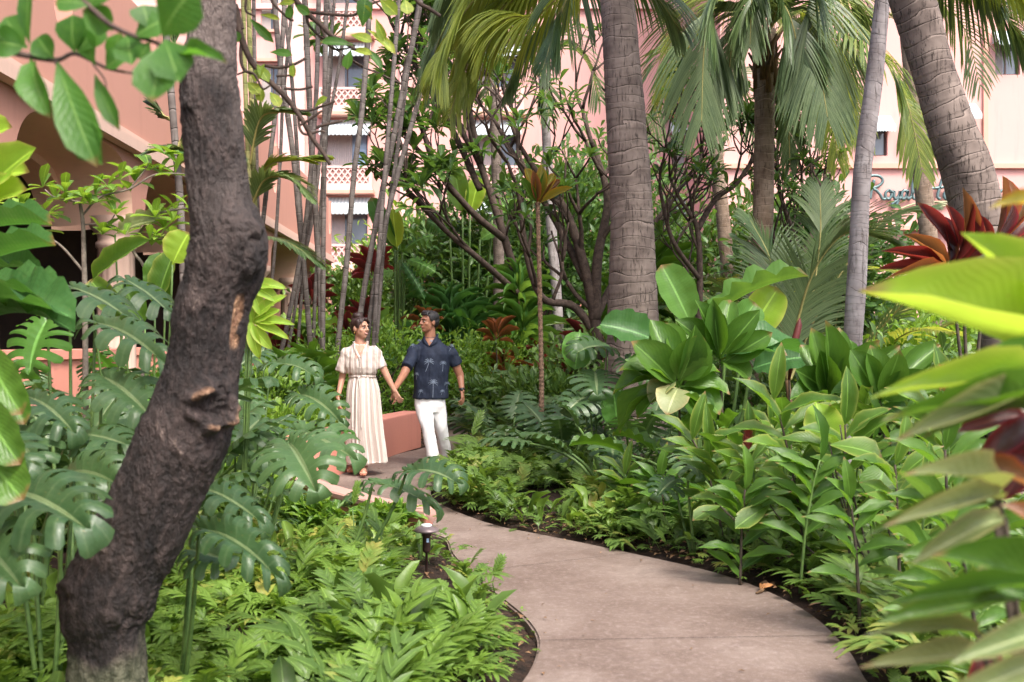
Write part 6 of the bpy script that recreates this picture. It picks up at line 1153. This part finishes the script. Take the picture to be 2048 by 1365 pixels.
# hair: swept up with a bun and loose fringe
b=MB(); s=1.06
def H(b,x,y,z,rx,ry,rz,w=w,Mx=Mx,s=1.06): ball(b,w(x,y,z),(rx*s,ry*s,rz*s),Mx,12)
H(b,0,.030,.050,.082,.088,.075); H(b,0,.060,.010,.066,.058,.075); H(b,0,.030,.130,.056,.056,.040); H(b,0,.070,.100,.050,.045,.045); H(b,0,.095,.03,.05,.035,.06); H(b,.0,-.028,.092,.064,.050,.024)
for sx in(-1,1): H(b,sx*.064,-.016,.050,.020,.038,.048); 
for x0,y0,z0,x1,y1,z1,r in ((.055,-.055,.080,.078,-.045,.000,.011),(.078,-.045,.0,.076,-.025,-.07,.006),(-.055,-.055,.080,-.078,-.045,.0,.011),(.02,-.07,.10,.062,-.076,.055,.013),(-.02,-.07,.10,-.060,-.076,.055,.012),(0,.02,.14,.03,.0,.155,.012),(0,.05,.13,-.03,.08,.14,.012),(.0,.09,.05,.0,.10,-.05,.022)): cap(b,w(x0,y0,z0),w(x1,y1,z1),r,r*.6,8,3)
for k in range(14): a=k*.45; cap(b,w(.035*math.cos(a),.035+.035*math.sin(a),.125),w(.05*math.cos(a+.9),.035+.05*math.sin(a+.9),.150+.008*(k%3)),.009,.004,8,3)
voxel(b,'hair',M['hairw'],wo,.0052,1,.4)
def dressmat(nm='dress_fabric'):
    m,nt=newmat(nm); k=NT(nt); uv=k.n('ShaderNodeAttribute',attribute_name='uvp').outputs['Vector']; sp=k.n('ShaderNodeSeparateXYZ'); k.l(uv,sp.inputs[0]); ps=k.n('ShaderNodeSeparateXYZ'); k.l(k.pos(),ps.inputs[0])
    src=sp.outputs[0] if nm=='dress_fabric' else k.math('MULTIPLY',ps.outputs[0],1.0); fr=k.math('FRACT',k.math('MULTIPLY',src,17.0 if nm=='dress_fabric' else 16.0))
    st=k.math('GREATER_THAN',fr,.56); th=k.math('LESS_THAN',k.math('ABSOLUTE',k.math('SUBTRACT',fr,.28)),.05); st=k.math('MAXIMUM',st,k.math('MULTIPLY',th,.6))
    col=k.mix(k.math('MULTIPLY',st,.85),(.54,.49,.44),(.35,.275,.24)); n=k.noise(k.pos(),260,2); f=k.noise(k.pos(),16,4,.6,.6)
    k.out(k.pbsdf(col,.62,k.bump(k.math('ADD',k.math('MULTIPLY',n,.1),f),.6,.012),.35).outputs[0]); return m
M['dress']=dressmat(); M['dress2']=dressmat('blouse_fabric')
# skirt with pleats and hem
b=MB(); n=220; V=[];Q=[];U=[]; secs=[]
hemL,hemR=W_(345,1160),W_(552,1165)
keys=[(W_(425,583),.137,.100),(W_(425,600),.140,.105),(W_(427,680),.168,.135),(W_(430,800),.180,.160),(W_(436,950),.190,.185),(W_(446,1080),.200,.200),(W_(455,1178),.205,.215)]
ks=crom([[*c_,a,d_] for c_,a,d_ in keys],60)
for i,kx in enumerate(ks):
    f=i/59
    for j in range(n):
        a=j/n*2*PI; am=(.003+.010*f**.8)*(1+1.1*noise.noise(Vector((math.cos(a)*1.5,math.sin(a)*1.5,4)))); pl=am*(math.sin(a*23+1.2*math.sin(a*3))+.5*math.sin(a*11+f*2.0)+.35*noise.noise(Vector((math.cos(a)*3,math.sin(a)*3,f*2)))*2)
        knee=.05*math.exp(-((f-.55)/.3)**2)*max(0,math.cos(a+PI/2-.35))**2; r=1
        V.append((kx[0]+(kx[3]+pl)*math.cos(a)*r, kx[1]+(kx[4]+pl+knee)*math.sin(a), kx[2]+(.012*math.sin(a*5)-.010*math.sin(a*2) if i==59 else 0))); U.append((j/n,f))
    if i: 
        for j in range(n): q=(i-1)*n; Q.append((q+j,q+n+j,q+n+(j+1)%n,q+(j+1)%n))
b.add(V,Q,None,U); sk=b.obj('skirt',M['dress'],wo); so=sk.modifiers.new('thick','SOLIDIFY'); so.thickness=.004
# blouse with loose short sleeves
b=MB(); loft(b,[(wa+Vector((0,0,.005)),.138,.100,0),(wa+Vector((0,-.005,.04)),.168,.122,0),(W_(422,530,-.01),.178,.132,0),(ch+Vector((0,-.012,.02)),.178,.130,0),(W_(417,420,.0),.17,.105,0),(W_(414,393,.01),.13,.085,0),(W_(410,372,.015),.078,.066,0)],36)
for sh,ex,tip in ((sl,(-1),W_(283,560,.01)),(sr_,1,W_(553,535,-.01))):
    cap(b,sh+Vector((-.03*ex,0,-.02)),sh+Vector((.0*ex,0,-.045)),.068,.074); cone(b,sh+Vector((-.01*ex,0,-.04)),tip,.070,.072); 
bl=voxel(b,'blouse',M['dress2'],wo,.008,3,.5)
def crinkle(o,amp,sc,st=(1,1,1)):
    me=o.data; co=np.empty(len(me.vertices)*3); me.vertices.foreach_get('co',co); co=co.reshape(-1,3); no=np.empty(len(me.vertices)*3); me.vertices.foreach_get('normal',no); no=no.reshape(-1,3)
    d=np.array([noise.noise(Vector((v[0]*sc*st[0],v[1]*sc*st[1],v[2]*sc*st[2])))+.5*noise.noise(Vector((v[0]*sc*2.3*st[0],v[1]*sc*2.3*st[1],v[2]*sc*2.1*st[2]+9))) for v in co]); co+=no*(d*amp)[:,None]; me.vertices.foreach_set('co',co.ravel()); me.update()
crinkle(bl,.012,16,(1.4,1,.45))
# neck opening: collar band and V of skin
def decal(verts2d,target,off,name,mat,parent,ydir=1,thick=.0):
    # small flat shape pressed on a garment: verts2d lists of pixel polygons
    pass
def bvh(o): me=o.data; me.calc_loop_triangles(); vs=[o.matrix_basis@v.co+ (o.parent.location if o.parent else Vector()) for v in me.vertices]; return BVHTree.FromPolygons(vs,[tuple(p.vertices) for p in me.polygons])
C.view_layer.update()
def press(tree,pl,widths,off,c=.5,mb=None,nn=10):      # ribbon following pixels, pressed on a surface seen from the front
    pts=crom([list(p) for p in pl],nn); ws=np.interp(np.linspace(0,1,nn),np.linspace(0,1,len(widths)),widths); V=[];Q=[]
    T=np.gradient(pts,axis=0); 
    for i,p in enumerate(pts):
        s=np.array([-T[i][2],0,T[i][0]]); s/=np.linalg.norm(s)+1e-9
        for u in(-1,1):
            q=p+s*u*ws[i]*.5; hit,nn_,_,_=tree.ray_cast(Vector((q[0],q[1]-1.0,q[2])),Vector((0,1,0)))
            V.append(tuple(hit+Vector((0,-off,0))) if hit and abs(hit.y-q[1])<.35 else tuple(q))
        if i: Q.append((2*i-2,2*i-1,2*i+1,2*i))
    mb.add(V,Q)
tr=bvh(bl)
b=MB()
for k in range(9): f=k/8; press(tr,[W_(372+f*24+ (0),362+f*96),W_(456-f*26,362+f*96)],[.016*1.6]*2,.0025,mb=b,nn=8)
b.obj('neckline_skin',M['skinw'],wo)
b=MB(); press(tr,[W_(368,352),W_(376,385),W_(395,425),W_(420,468),W_(424,520),W_(424,575)],[.024,.026,.024,.022,.022,.022],.005,mb=b,nn=24); press(tr,[W_(462,350),W_(458,385),W_(444,425),W_(424,465)],[.024,.026,.024,.02],.006,mb=b,nn=16); so=b.obj('placket',M['dress2'],wo); q=so.modifiers.new('t','SOLIDIFY'); q.thickness=.003
b=MB()
for y in (480,505,530,556): ball(b,tr.ray_cast(Vector((W_(424,y).x,YW-1,W_(424,y).z)),Vector((0,1,0)))[0]+Vector((0,-.006,0)),(.006,.003,.006),None,6)
b.obj('button',plain('shell_button',(.6,.52,.45),.3),wo)
b=MB(); V=[];Q=[]; n=64; c=wa
for j in range(n):
    a=j/n*2*PI; 
    for z,r in ((-.010,.0),(-.010,.006),(.012,.006),(.012,0)): V.append((c[0]+(.146+r)*math.cos(a),c[1]+(.108+r)*math.sin(a),c[2]+z+.003*math.sin(a*3)))
    for k in range(3): A=j*4+k; B=((j+1)%n)*4+k; Q.append((A,B,B+1,A+1))
b.add(V,Q); kb=W_(412,592); bp=Vector((kb.x,c[1]-.122,kb.z)); ball(b,bp,(.018,.012,.012),None,8)
for dx,ln in ((-.012,.62),(.014,.55)): cc=crom([[bp.x,bp.y-.004,bp.z],[bp.x+dx*1.5,bp.y-.05,bp.z-.15],[bp.x+dx*2+.01,bp.y-.09,bp.z-.38],[bp.x+dx*2.4+.015,bp.y-.12,bp.z-ln]],24); tube(b,cc,[.005]*24,6)
b.obj('belt',M['dress2'],wo)
# sandals, earring, bracelets
for a,hd in ((aL,Vector((-.02,-.14,-.03))),(aR,Vector((.01,-.16,-.035)))):
    b=MB(); hz=max(.0,a.z-.085); pts=[]; 
    cap(b,a+Vector((0,.045,-.07)),a+Vector((0,.05,-.076)),.026,.028); cap(b,a+hd+Vector((0,.0,-.034)),a+Vector((0,.03,-.068)),.018,.018)
    for o in(-.022,0,.022): cap(b,a+hd+Vector((o,-.01,-.034)),a+hd+Vector((o,.05,-.032)),.012,.012)
    tube(b,[list(a+hd+Vector((.034*math.cos(t_),.02,-.012+.026*math.sin(t_)))) for t_ in np.linspace(0,PI,12)],.006,6); tube(b,[list(a+Vector((.034*math.cos(t_),.0+.02*math.sin(t_),-.002))) for t_ in np.linspace(0,2*PI,20)],.005,6)
    b.obj('sandal',solid('tan_leather',(.28,.10,.06),(.42,.18,.11),20,.6,.2),wo)
b=MB(); ball(b,w(.082,.008,-.045),(.006,.006,.012),None,8); ball(b,w(-.082,.008,-.045),(.006,.006,.012),None,8); b.obj('earring',plain('gold_metal',(.6,.38,.12),.25,1),wo)
b=MB()
for k in range(3): c=wL.lerp(eL,.03+.05*k); d=(eL-wL).normalized(); u_=d.orthogonal().normalized(); v_=d.cross(u_); tube(b,[list(c+(u_*math.cos(t_)+v_*math.sin(t_))*.030) for t_ in np.linspace(0,2*PI,25)],.003,6)
b.obj('bracelet',plain('gold_bangle',(.6,.40,.15),.3,1),wo)
# --------------------------------------------------------------- man
YM=11.55
def N_(x,y,dy=0): return P(600+x/3.4125,580+y/3.4125,YM+dy)
mo=thing('person','man in navy shirt with white palm prints and white trousers holding hands','person',gr(882,940,YM))
hc=N_(880,222); yaw=R(-52); b=MB(); w,Mx=head(b,hc,yaw,R(-2),1.12,True)
nb=N_(888,335,.03); cap(b,hc+Vector((.01,.02,-.06)),nb,.060,.068)
sl,sr_=N_(775,400,-.02),N_(1035,410,.06); ch=N_(900,480,.02); hpM=N_(890,745,.02)
loft(b,[(hpM+Vector((0,0,-.08)),.15,.12,0),(hpM,.17,.125,0),(N_(890,640,.02),.165,.12,0),(ch,.19,.13,0),(N_(905,410,.02),.19,.10,0),(nb,.08,.07,0)],28)
cap(b,sl+Vector((.03,0,-.04)),sr_+Vector((-.03,0,-.04)),.06,.06)
eL=N_(722,575,-.02); wLm=N_(676,672,-.40)
wLm=Vector((N_(676,672).x,YW+.05,N_(676,672).z)); eL=Vector((eL.x,(YM+YW)/2+.05,eL.z)); eR=N_(1092,585,.10); wRm=N_(1106,690,.02); 
cap(b,sl+Vector((.01,0,-.03)),eL,.060,.048); cap(b,eL,wLm,.046,.030); cap(b,sr_+Vector((-.01,0,-.03)),eR,.060,.048); cap(b,eR,wRm,.046,.030)
hand(b,wLm,W_(655,740,.02)-wLm,(-.7,-.7,0),1.1,.7,1); hand(b,wRm,N_(1114,770,-.03)-wRm,(-.8,.2,-.2),1.12,.55,1)
body=voxel(b,'body',M['skinm'],mo,.0065,2,.45); face(mo,body,w,Mx,1.12,True,False)
b=MB(); hM=lambda x,y,z,rx,ry,rz: ball(b,w(x,y,z),(rx*1.12,ry*1.12,rz*1.12),Mx,12)
hM(0,.026,.055,.080,.092,.070); hM(0,.062,.015,.070,.054,.075); hM(0,-.030,.098,.062,.050,.022)
for sx in(-1,1): hM(sx*.070,.0,.045,.014,.040,.045); hM(sx*.071,.022,.0,.010,.022,.03)
for k in range(16): a=-1.1+2.2*k/15; cap(b,w(.055*math.sin(a),-.04,.112),w(.066*math.sin(a)+.006,-.080+.012*abs(a),.070+.006*(k%3)),.013,.006,8,3)
voxel(b,'hair',M['hairm'],mo,.0055,1,.4)
# trousers
b=MB(); kLm,kRm=N_(872,935,-.14),N_(965,945,.05); aLm,aRm=N_(915,1165,-.16),N_(1000,1150,.25)
loft(b,[(N_(885,735,.02),.178,.13,0),(N_(888,790,.02),.182,.135,0),(N_(890,835,.02),.16,.12,0)],28)
hl,hr=N_(843,800,.0),N_(940,800,.03)
def leg(b,ps): pts=crom([[*p,r] for p,r in ps],26); tube(b,pts[:,:3],pts[:,3],20)
leg(b,[(hl,.098),(hl.lerp(kLm,.5),.092),(kLm,.074),(kLm.lerp(aLm,.5),.070),(aLm,.072),(aLm+Vector((0,0,-.03)),.074)]); leg(b,[(hr,.098),(hr.lerp(kRm,.5),.090),(kRm,.074),(kRm.lerp(aRm,.5),.070),(aRm,.072),(aRm+Vector((0,0,-.03)),.074)])
tm_=solid('white_denim',(.72,.71,.71),(.78,.77,.76),7,.8,.12,.006); tro=voxel(b,'trousers',tm_,mo,.008,2,.45); crinkle(tro,.006,11,(1.6,1.6,.7))
for a,hd in ((aLm,-.17),(aRm,-.12)):
    b=MB(); z=.035; q=Vector((a.x,a.y,z)); cap(b,q+Vector((0,.04,.015)),q+Vector((0,hd*.5,.012)),.045,.042); cap(b,q+Vector((0,hd*.5,.0)),q+Vector((0,hd,-.002)),.042,.032); ob=voxel(b,'shoe',plain('tan_shoe',(.25,.14,.08),.5),mo,.007,2)
# shirt
b=MB(); loft(b,[(N_(893,743,.02),.205,.155,0),(N_(893,735,.02),.208,.158,0),(N_(892,650,.02),.200,.152,0),(ch+Vector((0,0,-.05)),.205,.155,0),(N_(905,440,.02),.215,.145,0),(N_(903,395,.02),.20,.11,0),(N_(895,355,.03),.13,.09,0),(N_(890,325,.04),.085,.075,0)],36)
cap(b,sl+Vector((.03,0,-.03)),sl+Vector((.0,0,-.05)),.075,.080); cone(b,sl+Vector((.01,0,-.05)),Vector((N_(742,528).x,(sl.y*.2+eL.y*.8-.015),N_(742,528).z)),.078,.070)
cap(b,sr_+Vector((-.03,0,-.03)),sr_+Vector((0,0,-.05)),.078,.082); cone(b,sr_+Vector((-.01,0,-.05)),N_(1070,512,.08),.080,.070)
navy=solid('navy_cotton',(.007,.011,.024),(.016,.024,.046),9,.75,.5,.012); sh=voxel(b,'shirt',navy,mo,.008,3,.5); crinkle(sh,.010,12,(1,1,.6)); C.view_layer.update(); tr=bvh(sh)
b=MB()
for k in range(6): f=k/5; press(tr,[N_(858+f*26,335+f*42),N_(928-f*34,335+f*42)],[.017]*2,.003,mb=b,nn=8)
b.obj('neckline_skin',M['skinm'],mo)
b=MB(); press(tr,[N_(846,318),N_(852,352),N_(884,384)],[.02,.045,.01],.010,mb=b,nn=12); press(tr,[N_(940,300),N_(925,352),N_(890,384)],[.02,.055,.01],.011,mb=b,nn=12); q=b.obj('collar',navy,mo); q=q.modifiers.new('t','SOLIDIFY'); q.thickness=.004
b=MB(); press(tr,[N_(886,384),N_(888,480),N_(889,600),N_(889,738)],[.006]*4,.004,mb=b,nn=40); b.obj('placket',solid('dark_navy_seam',(.005,.008,.02),(.01,.015,.03),9,.8),mo)
pm=solid('print_ink',(.09,.12,.17),(.20,.24,.30),30,.8)
def palmprint(x,y,s,tilt=0,h=75):
    b=MB(); press(tr,[N_(x,y),N_(x-3+tilt,y+h*.5*s),N_(x-8+tilt*2,y+h*s)],[.006*s,.005*s,.006*s],.0035,mb=b,nn=14)
    for a in (-175,-145,-118,-90,-62,-35,-5,25,155):
        ca,sa=math.cos(R(a)),math.sin(R(a)); L=32*s; press(tr,[N_(x,y),N_(x+ca*L*.6,y+sa*L*.6-2*s),N_(x+ca*L,y+sa*L*.9+5*s)],[.006*s,.007*s,.002],.0035,mb=b,nn=8)
    b.obj('palm_print',pm,mo)
for x,y,s,t_,h in ((888,490,1.1,-8,60),(915,632,1.05,3,95),(980,500,.7,2,80),(830,690,.6,-4,60),(770,380,.6,4,30),(800,575,.6,3,60),(1035,385,.7,-5,50),(900,352,.5,3,60),(815,350,.5,4,30),(1005,640,.6,2,60),(975,690,.5,0,50)): palmprint(x,y,s,t_,h)
b=MB(); d=(wRm-eR).normalized(); c=wRm-d*.015; u_=d.orthogonal().normalized(); v_=d.cross(u_)
tube(b,[list(c-d*.012),list(c+d*.012)],[.036,.034],16); ball(b,c+Vector((-.0,-.036,0)),(.017,.008,.017),None,8); b.obj('wrist_watch',plain('black_watch',(.01,.01,.012),.3),mo)
# ================================================================ CAMERA, LIGHT, RENDER
cd=D.cameras.new('camera'); cam=D.objects.new('camera',cd); COL.objects.link(cam); SC.camera=cam
cam.location=(0,0,CH); cam.rotation_euler=(R(90),0,0); cd.sensor_width=36; cd.lens=36*F/2048; cd.clip_start=.05; cd.clip_end=1000
cd.dof.use_dof=True; cd.dof.focus_distance=10.6; cd.dof.aperture_fstop=3.8
SC.render.resolution_x=1024; SC.render.resolution_y=682
SUN_EL=54; SUN_AZ=148   # degrees from +Y, clockwise: high on the right, thin cloud
d=Vector((math.sin(R(SUN_AZ))*math.cos(R(SUN_EL)),math.cos(R(SUN_AZ))*math.cos(R(SUN_EL)),math.sin(R(SUN_EL))))
sl=D.lights.new('sun','SUN'); sl.energy=1.45; sl.angle=R(18); sl.color=(1,.97,.92); so=D.objects.new('sun',sl); COL.objects.link(so); so.rotation_euler=d.to_track_quat('Z','Y').to_euler()
wd=D.worlds.new('World'); SC.world=wd; wd.use_nodes=True; nt=wd.node_tree; nt.nodes.clear(); k=NT(nt); sk=k.n('ShaderNodeTexSky'); sk.sky_type='NISHITA'; sk.sun_disc=False; sk.sun_elevation=R(SUN_EL); sk.sun_rotation=R(SUN_AZ); sk.air_density=.6; sk.dust_density=4.5; sk.ozone_density=.4
bg=k.n('ShaderNodeBackground'); bg.inputs[1].default_value=.15; k.l(sk.outputs[0],bg.inputs[0]); o=k.n('ShaderNodeOutputWorld'); k.l(bg.outputs[0],o.inputs[0])
SC.render.engine='CYCLES'; SC.cycles.max_bounces=8; SC.cycles.transmission_bounces=6; SC.cycles.diffuse_bounces=4; SC.cycles.sample_clamp_indirect=6
vs=SC.view_settings; vs.view_transform='Standard'; vs.look='None'; vs.exposure=1.62; vs.gamma=1; vs.use_curve_mapping=False
